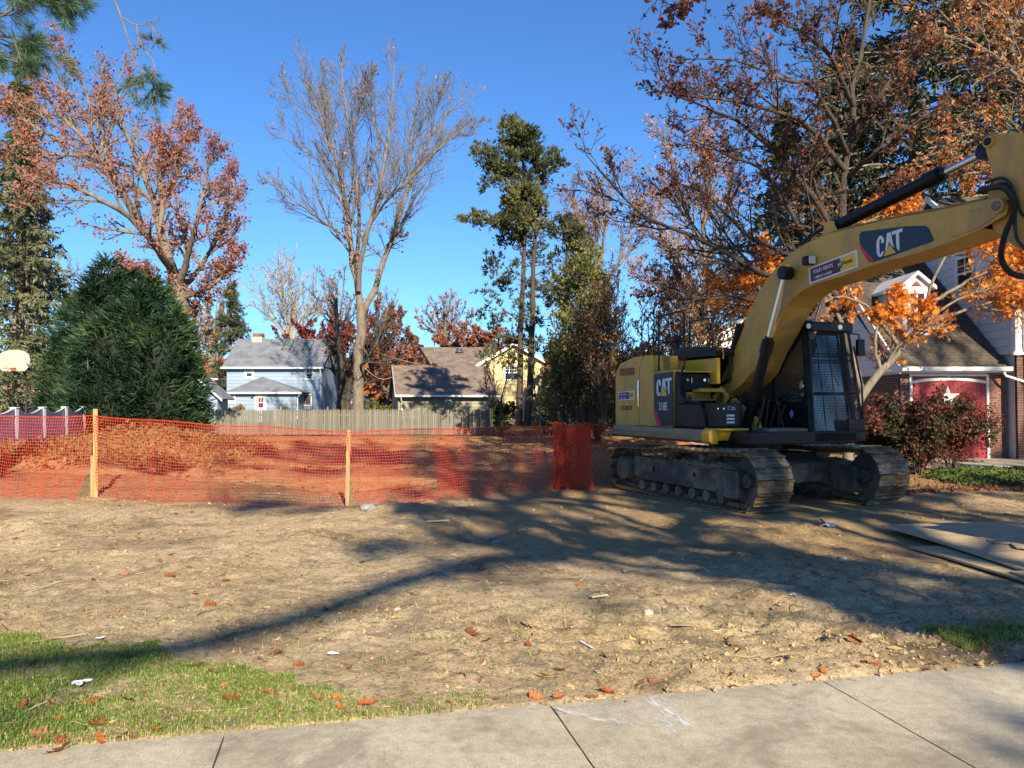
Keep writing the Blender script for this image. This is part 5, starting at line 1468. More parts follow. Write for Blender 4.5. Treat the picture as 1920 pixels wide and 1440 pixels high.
# ------------------------------------------------------------------ orange safety fence
netm = leafmat('orange_net', [(0, (.55, .030, .012)), (1, (.74, .085, .03))], rough=.4, trans=.3, spec=.4)
stake_m = plain('stake_wood', (.46, .25, .11), .8, var=.25, scale=4, stretch=(6, 6, .6), rnd=.1)
of = thing('safety_fence', 'orange plastic mesh safety fence stapled to wooden stakes across the lot', 'safety fence')
ST = [(-14.5, 14.2, 1.35, .0), (-10.6, 13.5, 1.36, .0), (-7.15, 13.26, 1.40, .0), (-2.58, 12.1, 1.17, 0), (1.09, 14.7, 1.20, 0), (3.3, 17.6, 1.15, 0), (6.4, 20.6, 1.15, 0)]
CELL = .047
def net_strip(A, B, n_extra=0.0, tk=1.0, seed=1, h=1.22, zA=1.3, zB=1.3, belly=.05, wave=.06, off=0.0, foot=.12, sag=.06):
    A = np.array(A, float); B = np.array(B, float)
    L = np.linalg.norm(B - A); n = int(L / CELL) + 1; m = int(h / .046)
    u = np.linspace(0, 1, n + 1); v = np.linspace(0, 1, m + 1)
    U, Vv = np.meshgrid(u, v)
    d = (B - A) / L; nn = np.array([-d[1], d[0]])
    s = U * L
    w = wave * (np.sin(s * 5.1 + seed) * .5 + np.sin(s * 2.3 + seed * 2) * .6) * np.sin(pi * U) ** .4
    fold = .035 * np.sin(s * 17 + 3 * Vv + seed) * (1 - Vv) + .05 * (fbm(s * 3, Vv * 3, 3, seed) - .5)
    side = off + w * (.4 + .6 * (1 - Vv)) + fold - foot * (1 - Vv) ** 2.5 * (fbm(s * .8, s * 0 + 1, 2, seed + 3) * 2 - .5)
    x = A[0] + d[0] * s + nn[0] * side + .02 * np.sin(Vv * 9 + seed + s * .7) * d[0]
    y = A[1] + d[1] * s + nn[1] * side
    top = zA + (zB - zA) * U - sag * np.sin(pi * U) + .012 * np.sin(s * 3.3 + seed)
    side = side + .05 * np.sin(s * 9 + 2 * seed) * ss(.3, .8, fbm(s * .5, s * 0, 2, seed + 9)) * (1 - .3 * Vv)
    # slanting cells: the net is pulled out of square between stakes
    x = x + d[0] * .10 * (Vv - 1) * np.sin(2 * pi * U + seed)
    gz_ = H(x, y) + .01
    z = gz_ + (top - gz_) * Vv ** (1 + .25 * (fbm(s * .9, s * 0 + 2, 2, seed + 4) - .5))
    P = np.stack([x, y, z], -1)
    Vs, Qs = [], []
    base = 0
    nrm = np.array([nn[0], nn[1], 0])
    def ribbon(P0, P1, half, up):                      # P0,P1: (k,3) start / end points of strand pieces
        nonlocal base
        o = up * half
        V = np.stack([P0 - o, P0 + o, P1 + o, P1 - o], 1)
        k = len(P0)
        Vs.append(V.reshape(-1, 3)); Qs.append(base + np.arange(4 * k).reshape(k, 4)); base += 4 * k
    h0 = P[:, :-1].reshape(-1, 3); h1 = P[:, 1:].reshape(-1, 3)
    ribbon(h0, h1, .0035 * tk, np.array([0, 0, 1.0]))
    v0 = P[:-1].reshape(-1, 3); v1 = P[1:].reshape(-1, 3)
    ribbon(v0, v1, .0032 * tk, np.array([d[0], d[1], 0]))
    ribbon(P[-1, :-1], P[-1, 1:], .009, np.array([0, 0, 1.0]))
    return np.concatenate(Vs), np.concatenate(Qs), base
allV, allQ, off_ = [], [], 0
def addnet(*a, **k):
    global off_
    V, Q, n = net_strip(*a, **k); allV.append(V); allQ.append(Q + off_); off_ += n
for i in range(len(ST) - 1):
    a, b_ = ST[i], ST[i + 1]
    addnet(a[:2], b_[:2], seed=i + 1, zA=a[2], zB=b_[2], off=-.04, sag=(.0 if i != 2 else .02), foot=(.30 if i < 3 else .15), wave=(.16 if i == 3 else .07))
# doubled end of the roll folded round the fifth stake
for q, (ax, ay, bx_, by, o_) in enumerate(((.74, 14.38, 1.46, 14.60, -.12), (.76, 14.40, 1.44, 14.60, -.09), (.80, 14.45, 1.40, 14.60, -.06), (.72, 14.38, .94, 14.46, -.16), (.71, 14.38, .92, 14.46, -.19), (.70, 14.38, .90, 14.46, -.22), (1.2, 14.5, 1.45, 14.58, -.14))):
    addnet((ax, ay), (bx_, by), seed=9 + 3 * q, zA=1.25 + .01 * (q % 3), zB=1.23 + .01 * (q % 2), off=o_, foot=.10, wave=.16, tk=1.7)
V = np.concatenate(allV); Q = np.concatenate(allQ)
rng = np.random.default_rng(5)
net = link('net', npmesh('net', V, Q, mats=[netm], tint=np.repeat(rng.random(len(V) // 4), 4)), of)
net['kind'] = 'stuff'
rr = random.Random(4)
for i, (x, y, t, _) in enumerate(ST):
    z0 = Hs(x, y); hgt = t + (.12 if i == 2 else .02)
    b = MB(); w = .030 if i != 2 else .036
    b.box(-w, w, -.018, .018, -.25, hgt - z0, bev=.003)
    if i == 2: b.box(-w - .045, -w - .002, -.016, .016, -.2, .72, bev=.003)
    b.build('stake', stake_m, of, (x, y, z0), (rr.gauss(0, .01), rr.gauss(0, .012), rr.uniform(-.3, .3)))

# ------------------------------------------------------------------ things lying on the soil
ply = plain('plywood', (.50, .375, .22), .85, var=.25, scale=1.5, stretch=(1, 6, 1), grime=(.27, .21, .14), gthr=(.4, .75), bump=.3, bscale=30, gscale=2.5)
plye = plain('plywood_edge', (.10, .075, .05), .9, var=.4, scale=5, stretch=(1, 1, 20))
def sheet(name, label, c, sx, sy, th, ang, z, bend=.02, torn=0, seed=1):
    rr = random.Random(seed); nx, ny = 14, 20
    bm = bmesh.new(); g = []
    for i in range(nx + 1):
        for j in range(ny + 1):
            u, v = i / nx - .5, j / ny - .5
            x, y = u * sx, v * sy
            if torn and i == 0: x += rr.uniform(0, torn) + torn * .5 * sin(j * 1.7)
            zz = bend * (cos(pi * v) - .5) + bend * .8 * sin(3 * u + 2 * v) + rr.uniform(-.001, .001)
            g.append(bm.verts.new((x, y, zz)))
    for i in range(nx):
        for j in range(ny):
            bm.faces.new((g[i * (ny + 1) + j], g[(i + 1) * (ny + 1) + j], g[(i + 1) * (ny + 1) + j + 1], g[i * (ny + 1) + j + 1]))
    r = bmesh.ops.extrude_face_region(bm, geom=bm.faces[:])
    for e in r['geom']:
        if isinstance(e, bmesh.types.BMVert): e.co.z += th
    bmesh.ops.recalc_face_normals(bm, faces=bm.faces[:])
    me = bpy.data.meshes.new(name); bm.to_mesh(me); bm.free(); me.materials.append(ply)
    o = link(name, me, None, (c[0], c[1], z), (0, 0, ang)); tag(o, label, 'plywood sheet', 'plywood sheets laid over the soil')
    return o
sheet('plywood_sheet', 'lowest plywood sheet jutting out under the others near the excavator', (5.72, 7.55), 2.30, 2.44, .022, radians(6), .0, .012, seed=2)
sheet('plywood_sheet', 'large plywood sheet with a straight dark edge lying on top of another', (5.98, 8.55), 2.44, 2.75, .022, radians(1.5), .060, .03, seed=3)
sheet('plywood_sheet', 'topmost plywood layer with a ragged splintered edge', (6.45, 7.9), 2.2, 2.1, .012, radians(10), .098, .022, torn=.10, seed=4)
sheet('plywood_sheet', 'plywood sheet nearest the street with its edge raised off the soil', (5.86, 6.2), 2.3, 2.2, .02, radians(3), .038, .02, seed=5)
for k, (x, y) in enumerate(((4.95, 6.0), (4.95, 7.4), (4.9, 9.0))):
    b = MB(); b.box(-.06, .06, -.35, .35, -.05, .02, bev=.004)
    o = b.build('timber_block', ply, None, (x + .25, y, .03), (0, 0, .1 * k)); tag(o, 'short timber block wedged under the ' + ('street end', 'middle', 'far end')[k] + ' of the plywood sheets', 'timber', 'timber blocks under the plywood')
# papers and rag
def crumple(name, label, cat, p, s, m, seed, flat=.35):
    rr = random.Random(seed); bm = bmesh.new(); n = 9; g = []
    for i in range(n):
        for j in range(n):
            u, v = i / (n - 1) - .5, j / (n - 1) - .5
            r = 1 + .35 * sin(3 * atan2(v, u) + seed) + rr.uniform(-.06, .06)
            g.append(bm.verts.new((u * s * r, v * s * .8 * r, s * flat * (vn_(u * 3 + seed, v * 3) + rr.random() * .12))))
    for i in range(n - 1):
        for j in range(n - 1):
            bm.faces.new((g[i * n + j], g[(i + 1) * n + j], g[(i + 1) * n + j + 1], g[i * n + j + 1]))
    me = bpy.data.meshes.new(name); bm.to_mesh(me); bm.free(); me.materials.append(m)
    o = link(name, me, None, (p.x, p.y, Hs(p.x, p.y) + .012), (0, 0, rr.uniform(0, 6))); tag(o, label, cat); return o
def vn_(a, b): return float(vn(np.array([a]), np.array([b]), 3)[0])
paper = plain('paper_white', (.78, .78, .76), .8, var=.05)
crumple('paper_scrap', 'white torn paper scrap lying on the grass at the lower left', 'paper', gnd(150, 1288), .085, paper, 3, .30)
crumple('paper_scrap', 'small white paper bit on shaded soil right of the grass', 'paper', gnd(622, 1228), .06, paper, 6, .2)
crumple('paper_scrap', 'tiny pale scrap where the grass meets the bare soil', 'paper', gnd(187, 1202), .045, paper, 8, .2)
crumple('white_rag', 'crumpled white rag on the soil in front of the tracks', 'rag', gnd(1556, 990), .17, paper, 11, .45)
crumple('paper_scrap', 'small pale scrap in the dappled shade near the plywood', 'paper', gnd(1487, 1136), .05, plain('paper_grey', (.5, .52, .55), .8), 12, .3)
stick_m = plain('dry_stick', (.30, .22, .13), .9, var=.3, scale=10)
pale_w = plain('pale_wood', (.60, .50, .32), .85, var=.15, scale=8)
def lath(a, b_, r, label, name='stick', m=stick_m, box=False):
    A, B = gnd(*a), gnd(*b_); A.z = Hs(A.x, A.y) + r; B.z = Hs(B.x, B.y) + r * 1.5
    b = MB()
    if box:
        D = (B - A); L = D.length; M = Matrix.Translation((A + B) / 2 + Vector((0, 0, .008))) @ Matrix.Rotation(atan2(D.y, D.x), 4, 'Z')
        b.box(-L / 2, L / 2, -r, r, -r * .3, r * .3, M, bev=.002)
    else:
        rr = random.Random(int(a[0])); pts = [A.lerp(B, t / 6) + Vector((rr.gauss(0, .012), rr.gauss(0, .012), abs(rr.gauss(0, .006)))) for t in range(7)]
        b.tube(pts, [r * (1 - .1 * t) for t in range(7)], 6)
    o = b.build(name, m); tag(o, label, 'stick'); return o
lath((1540, 975), (1553, 990), .012, 'thin pale stick leaning into the white rag')
lath((425, 1125), (480, 1148), .006, 'dark twig lying alone on the sunlit soil')
lath((1088, 1207), (1110, 1220), .007, 'short white wood chip near the sidewalk', 'wood_chip', whtrim, True)
lath((1108, 1131), (1138, 1127), .022, 'flat tan wood offcut at the edge of the tree shade', 'wood_chip', pale_w, True)
lath((1255, 1178), (1300, 1178), .014, 'weathered lath half sunk in the soil', 'wood_chip', stick_m, True)
lath((800, 984), (842, 981), .02, 'pale splinter of wood beside the furrow', 'wood_chip', pale_w, True)
lath((1335, 1190), (1400, 1186), .004, 'long thin straw coloured twig near the clods', 'stick', pale_w)
lath((160, 1190), (60, 1205), .008, 'brown twig above the grass at the left')
lath((395, 905), (560, 922), .012, 'long root lying behind the orange net', 'stick')
lath((80, 890), (128, 884), .014, 'pale broken branch on the bank behind the net', 'stick', pale_w)
lath((890, 1000), (930, 992), .03, 'grey stone slab at the end of the furrow', 'flat_stone', plain('stone_grey', (.25, .25, .26), .9, var=.2), True)
lath((1385, 1250), (1500, 1242), .006, 'thin twig beside the sidewalk', 'stick')
# stones
for i, (px, py, s, lab) in enumerate(((930, 1010, .05, 'grey lump of concrete beside the furrow'), (1215, 1157, .035, 'pale stone on sunlit soil'), (745, 1145, .03, 'small white stone near the middle of the lot'), (1580, 1052, .04, 'round stone by the plywood'), (690, 965, .12, 'grey clay lump at the foot of the net'), (1710, 1185, .05, 'brown lump of earth by the right grass tuft'))):
    p = gnd(px, py); bm = bmesh.new(); bmesh.ops.create_icosphere(bm, subdivisions=2, radius=s); rr = random.Random(i)
    for v in bm.verts: v.co *= rr.uniform(.8, 1.2); v.co.z *= .6
    me = bpy.data.meshes.new('stone'); bm.to_mesh(me); bm.free(); me.materials.append(plain('stone_pale' if i in (1, 2) else 'stone_grey', (.5, .46, .38) if i in (1, 2) else (.25, .25, .26), .9, var=.2))
    o = link('stone', me, None, (p.x, p.y, Hs(p.x, p.y) + s * .2)); tag(o, lab, 'stone')

# ------------------------------------------------------------------ fallen oak leaves
oakm = plain('fallen_leaf', (.42, .13, .035), .6, var=.3, scale=14, rnd=.5, trans=.2)
oakm2 = plain('fallen_leaf_brown', (.28, .13, .06), .7, var=.3, scale=14, rnd=.4, trans=.15)
def leaf_mesh(seed, m, lob=4):
    rr = random.Random(seed)
    half = []
    for k in range(lob * 2 + 1):
        t = k / (lob * 2); w = (.42 if k % 2 else .14) * (sin(pi * min(.95, t * .9 + .08)) + .15) * rr.uniform(.8, 1.2)
        half.append((t - .5, w))
    pts = [(x, w, .0) for x, w in half] + [(.56, 0, 0)]
    b = MB(); V = []; n = len(half)
    curl = rr.uniform(.15, .6)
    def cz(x, w): return curl * (x * x * 1.2 + w * w * 1.6) + rr.uniform(-.03, .03)
    mid = [(x, 0, cz(x, 0)) for x, w in half] + [(.56, 0, cz(.56, 0))]
    L = [(x - .03 * (i % 2), w, cz(x, w)) for i, (x, w) in enumerate(half)]
    R = [(x - .03 * (i % 2), -w, cz(x, w)) for i, (x, w) in enumerate(half)]
    V = mid + L + R; fs = []
    for i in range(n - 1):
        fs.append((i, i + 1, n + 1 + i + 1, n + 1 + i)); fs.append((i + 1, i, 2 * n + 1 + i, 2 * n + 1 + i + 1))
    fs.append((n - 1, n, n + 1 + n - 1)); fs.append((n, n - 1, 2 * n + 1 + n - 1))
    V += [(-.5, .012, .0), (-.8, .0, .04), (-.5, -.012, .0)]; fs.append((len(V) - 3, len(V) - 2, len(V) - 1))
    b.add(V, fs); return b.mesh('fallen_leaf', m)
LM = [leaf_mesh(i, oakm if i % 3 else oakm2) for i in range(9)]
rr = random.Random(77)
hand = [(885, 1192, .17), (992, 1182, .17), (915, 1210, .13), (990, 1222, .10), (1010, 1232, .11), (1020, 1268, .12), (1050, 1262, .10), (1135, 1240, .10), (1005, 1308, .11), (900, 1283, .09),
        (1635, 1130, .13), (1612, 1216, .17), (1600, 1222, .14), (1490, 1050, .12), (1200, 1285, .13), (1225, 1280, .10), (1380, 1220, .13), (1385, 1240, .12), (1360, 1210, .10), (1880, 1228, .13), (1850, 1232, .12),
        (330, 966, .12), (260, 1005, .09), (320, 1040, .13), (300, 1052, .10), (100, 1035, .10), (52, 1078, .09), (355, 1067, .11), (318, 1087, .13), (425, 1087, .10), (395, 1125, .14), (175, 1093, .09),
        (610, 1138, .10), (670, 1148, .09), (600, 1164, .09), (520, 1225, .15), (560, 1248, .10), (372, 1250, .14), (400, 1265, .13), (62, 1250, .13), (170, 1320, .14), (240, 1318, .14), (432, 1314, .13), (40, 1328, .13), (182, 1362, .13), (78, 1382, .13), (108, 1412, .18), (595, 1312, .10), (690, 1322, .15), (195, 1352, .10), (100, 1322, .10), (30, 1015, .1), (1060, 1340, .03), (870, 1060, .10), (905, 1075, .12)]
def one_leaf(x, y, s, z=None):
    o = link('fallen_leaf', LM[rr.randrange(9)], None, (x, y, (Hs(x, y) if z is None else z) + s * .06 + .004), (rr.gauss(0, .35), rr.gauss(0, .35), rr.uniform(0, 6.3)))
    o.scale = (s, s, s)
    tag(o, 'dry orange brown oak leaf fallen on the ground', 'leaf', 'fallen oak leaves'); return o
for px, py, s in hand:
    p = gnd(px, py); one_leaf(p.x, p.y, s * .72, None if sdist(p.x, p.y) > 0 else .0)
for k in range(70):
    y = 3.5 + 9.5 * rr.random() ** 1.3; x = rr.uniform(-.66, .66) * y
    if sdist(x, y) > .05 and not (x > 4.3 and 5.8 < y < 10.5): one_leaf(x, y, rr.uniform(.03, .085))
for k in range(45):
    p = sw(rr.uniform(0, 7), rr.uniform(-.02, .12)); one_leaf(p.x, p.y, rr.uniform(.03, .09))
# ------------------------------------------------------------------ vegetation
def unit(a): return a / np.maximum(np.linalg.norm(a, axis=-1, keepdims=True), 1e-9)
def sweep(P, R, S):
    """tapered tubes along many polylines at once: P (n,k,3), R (n,k)"""
    n, k, _ = P.shape
    T = np.empty_like(P); T[:, 1:-1] = P[:, 2:] - P[:, :-2]; T[:, 0] = P[:, 1] - P[:, 0]; T[:, -1] = P[:, -1] - P[:, -2]
    T = unit(T); mean = unit(P[:, -1] - P[:, 0])
    ref = np.zeros((n, 3)); ref[np.arange(n), np.argmin(np.abs(mean), axis=1)] = 1
    U = unit(np.cross(T, ref[:, None, :])); Wv = np.cross(T, U)
    a = np.arange(S) * 2 * pi / S
    V = P[:, :, None] + (U[:, :, None] * np.cos(a)[None, None, :, None] + Wv[:, :, None] * np.sin(a)[None, None, :, None]) * R[:, :, None, None]
    base = (np.arange(n) * k * S)[:, None, None]
    i = np.arange(k - 1)[None, :, None] * S; j = np.arange(S)[None, None, :]; j2 = (j + 1) % S
    Q = np.stack([base + i + j, base + i + j2, base + i + S + j2, base + i + S + j], -1).reshape(-1, 4)
    return V.reshape(-1, 3), Q
def ribbon(P, R, k=1.5):
    """thin flat twigs: two triangles a piece"""
    n, K, _ = P.shape
    T = unit(P[:, -1] - P[:, 0]); rg = np.random.default_rng(n); w = unit(np.cross(T, rg.normal(size=(n, 3))))
    o = w[:, None] * R[:, :, None] * k
    V = np.stack([P - o, P + o], 2)
    b = (np.arange(n) * K * 2)[:, None]; i = np.arange(K - 1)[None] * 2
    Q = np.stack([b + i, b + i + 1, b + i + 3, b + i + 2], -1).reshape(-1, 4)
    return V.reshape(-1, 3), Q
def lvl(rng, P, R, n, t0, t1, ang, lf, K, up, wob, rf, dec=.5, tip=.3, angj=.25, keep=1.0, rmin=.003, lmin=.0, updir=None):
    """one more order of branches: n children on every parent"""
    M0 = len(P); Kp = P.shape[1]
    idx = np.repeat(np.arange(M0), n); M = len(idx)
    t = t0 + (t1 - t0) * ((np.tile(np.arange(n), M0) + rng.random(M)) / n)
    if keep < 1:
        k_ = rng.random(M) < keep; idx, t = idx[k_], t[k_]; M = len(idx)
    L = np.linalg.norm(np.diff(P, axis=1), axis=2).sum(1)
    f = t * (Kp - 1); i = np.minimum(f.astype(int), Kp - 2); fr = (f - i)[:, None]
    A, B = P[idx, i], P[idx, i + 1]; pos = A + (B - A) * fr; tan = unit(B - A)
    r0 = R[idx, i] * (1 - fr[:, 0]) + R[idx, i + 1] * fr[:, 0]
    rv = rng.normal(size=(M, 3)); perp = unit(rv - (rv * tan).sum(1)[:, None] * tan)
    a = (ang * (1 + angj * rng.normal(size=M)))[:, None]
    d = tan * np.cos(a) + perp * np.sin(a)
    Lc = np.maximum(lmin, L[idx] * lf * (1 - dec * (t - t0) / max(1e-6, t1 - t0)) * rng.uniform(.6, 1.25, M))
    st = (Lc / (K - 1))[:, None]
    Qp = np.zeros((M, K, 3)); Qp[:, 0] = pos
    upv = np.array([0, 0, 1.0]) if updir is None else np.array(updir)
    for k in range(1, K):
        d = unit(d + up * upv + wob * rng.normal(size=(M, 3))); Qp[:, k] = Qp[:, k - 1] + d * st
    Rr = np.maximum(rmin, (r0 * rf)[:, None] * np.linspace(1, tip, K)[None])
    return Qp, Rr
def resample(pts, K):
    pts = [Vector(p) for p in pts]
    out = []
    for i in range(len(pts) - 1):
        p0, p1, p2, p3 = pts[max(i - 1, 0)], pts[i], pts[i + 1], pts[min(i + 2, len(pts) - 1)]
        for k in range(12):
            t = k / 12
            out.append(.5 * ((2 * p1) + (p2 - p0) * t + (2 * p0 - 5 * p1 + 4 * p2 - p3) * t * t + (3 * p1 - p0 - 3 * p2 + p3) * t ** 3))
    out.append(pts[-1]); out = np.array([tuple(v) for v in out])
    s = np.concatenate([[0], np.cumsum(np.linalg.norm(np.diff(out, axis=0), axis=1))]); q = np.linspace(0, s[-1], K)
    return np.stack([np.interp(q, s, out[:, c]) for c in range(3)], -1)
def limbs(specs, Y, K=14, wob=.0, rng=None):
    """specs: list of (points [(px,py,dY)], r0, r1) -> arrays in the world"""
    P, R = [], []
    for pts, r0, r1 in specs:
        P.append(resample([at(p[0], p[1], Y + (p[2] if len(p) > 2 else 0)) for p in pts], K)); R.append(np.linspace(r0, r1, K))
    P, R = np.array(P), np.array(R)
    if rng is not None and wob: P[:, 1:] += rng.normal(size=P[:, 1:].shape) * wob
    return P, R
def merge(lst):
    V, Q, o = [], [], 0
    for v, q in lst: V.append(v); Q.append(q + o); o += len(v)
    return np.concatenate(V), np.concatenate(Q)
def on_twigs(rng, P, n, t0=.15, t1=1.0, spread=.05):
    M = len(P); K = P.shape[1]; idx = np.repeat(np.arange(M), n); t = rng.uniform(t0, t1, len(idx))
    f = t * (K - 1); i = np.minimum(f.astype(int), K - 2); fr = (f - i)[:, None]
    A, B = P[idx, i], P[idx, i + 1]
    return A + (B - A) * fr + rng.normal(size=(len(idx), 3)) * spread, unit(B - A), idx
def leaves(rng, C, size, jit=.6, flat=.0, asp=.6, fold=True, droop=.3):
    """one folded diamond (two triangles sharing the midrib) per leaf"""
    n = len(C); u = unit(rng.normal(size=(n, 3)) - np.array([0, 0, droop])); r = rng.normal(size=(n, 3)); r[:, 2] *= (1 + flat)
    w = unit(np.cross(u, unit(r) + np.array([0, 0, flat]))); nrm = np.cross(u, w)
    s = (size * (1 + jit * rng.uniform(-1, 1, n)))[:, None]
    V = np.stack([C - u * s * .5, C + w * s * asp * .5 + nrm * s * .12, C + u * s * .5, C - w * s * asp * .5 + nrm * s * .12], 1).reshape(-1, 3)
    b = np.arange(n)[:, None] * 4
    T = np.concatenate([b + np.array([0, 1, 2]), b + np.array([0, 2, 3])])
    return V, T, n, 4
def star_leaves(rng, C, size, jit=.35):
    """five pointed maple leaves"""
    n = len(C); u = unit(rng.normal(size=(n, 3)) * np.array([1, 1, .6]) - np.array([0, 0, .5])); w = unit(np.cross(u, rng.normal(size=(n, 3)) + np.array([0, .4, .6]))); nrm = np.cross(u, w)
    s = (size * (1 + jit * rng.uniform(-1, 1, n)))[:, None]
    sh = []
    for k in range(11):
        a = -2.5 + 5.0 * k / 10; r = (.62 if k % 2 == 0 else .26) * (1.0 if abs(a) < 1.6 else .75); sh.append((r * cos(a), r * sin(a)))
    V = [C - u * s * .12] + [C + (u * a + w * b_) * s + nrm * s * (.12 * abs(b_)) for a, b_ in sh]
    V = np.stack(V, 1).reshape(-1, 3); b = np.arange(n)[:, None] * 12
    T = np.concatenate([b + np.array([0, k + 1, k + 2]) for k in range(10)])
    return V, T, n, 12
def blades(rng, C, D, n, L, Wd, spread, lj=.35, curl=0.0):
    """n narrow needle-like diamonds fanning out from every centre along D"""
    M = len(C); C = np.repeat(C, n, 0); D = np.repeat(D, n, 0)
    d = unit(D + rng.normal(size=D.shape) * spread); w = unit(np.cross(d, rng.normal(size=D.shape)))
    l = (L * (1 + lj * rng.uniform(-1, 1, len(C))))[:, None]
    V = np.stack([C, C + d * l * .45 + w * Wd * .5, C + d * l - np.array([0, 0, curl]) * l, C + d * l * .45 - w * Wd * .5], 1).reshape(-1, 3)
    b = np.arange(len(C))[:, None] * 4
    Q = b + np.array([0, 1, 2, 3])
    return V, Q, len(C)
def tree_obj(name, label, cat, base, wood_parts, wood_m, crown=None, crown_m=None, group=None, crown_name='crown', trunk_name='trunk'):
    root = thing(name, label, cat, base, group=group)
    V, Q = merge(wood_parts); V = V - np.array(base)
    link(trunk_name, npmesh(trunk_name, V, Q, mats=[wood_m], smooth=True), root)
    if crown is not None:
        V, F, tint = crown
        V = V - np.array(base)
        me = npmesh(crown_name, V, F if F.shape[1] == 4 else None, F if F.shape[1] == 3 else None, mats=[crown_m], tint=tint)
        link(crown_name, me, root)
    return root
def tint_of(rng, C, per, scale=1.3, amt=.6, seed=1):
    """clumpy tint: neighbouring leaves share a tone, plus some noise of their own"""
    b = fbm(C[:, 0] * scale + C[:, 1] * .4, C[:, 2] * scale + C[:, 1] * scale * .5, 3, seed)
    b = np.clip((b - .5) * 1.9 + .5, 0, 1)
    t = np.clip(b * amt + rng.random(len(C)) * (1 - amt), 0, 1)
    return np.repeat(t, per)
bark_g = plain('bark_grey', (.20, .165, .125), .95, var=.35, scale=4, stretch=(3, 3, .7), bump=.5, bscale=14, grime=(.12, .10, .08), gthr=(.45, .7))
bark_d = plain('bark_dark', (.055, .044, .036), .95, var=.35, scale=5, stretch=(3, 3, .7), bump=.4, bscale=18, grime=(.09, .075, .055), gthr=(.5, .75))
bark_r = plain('bark_cedar', (.085, .055, .04), .95, var=.4, scale=5, stretch=(5, 5, .5), bump=.5, bscale=14, grime=(.05, .04, .035), gthr=(.42, .65))
bark_p = plain('bark_pale', (.31, .27, .21), .9, var=.3, scale=3, bump=.3)
twig_m = plain('twig_brown', (.14, .13, .128), .95, var=.3, scale=2)

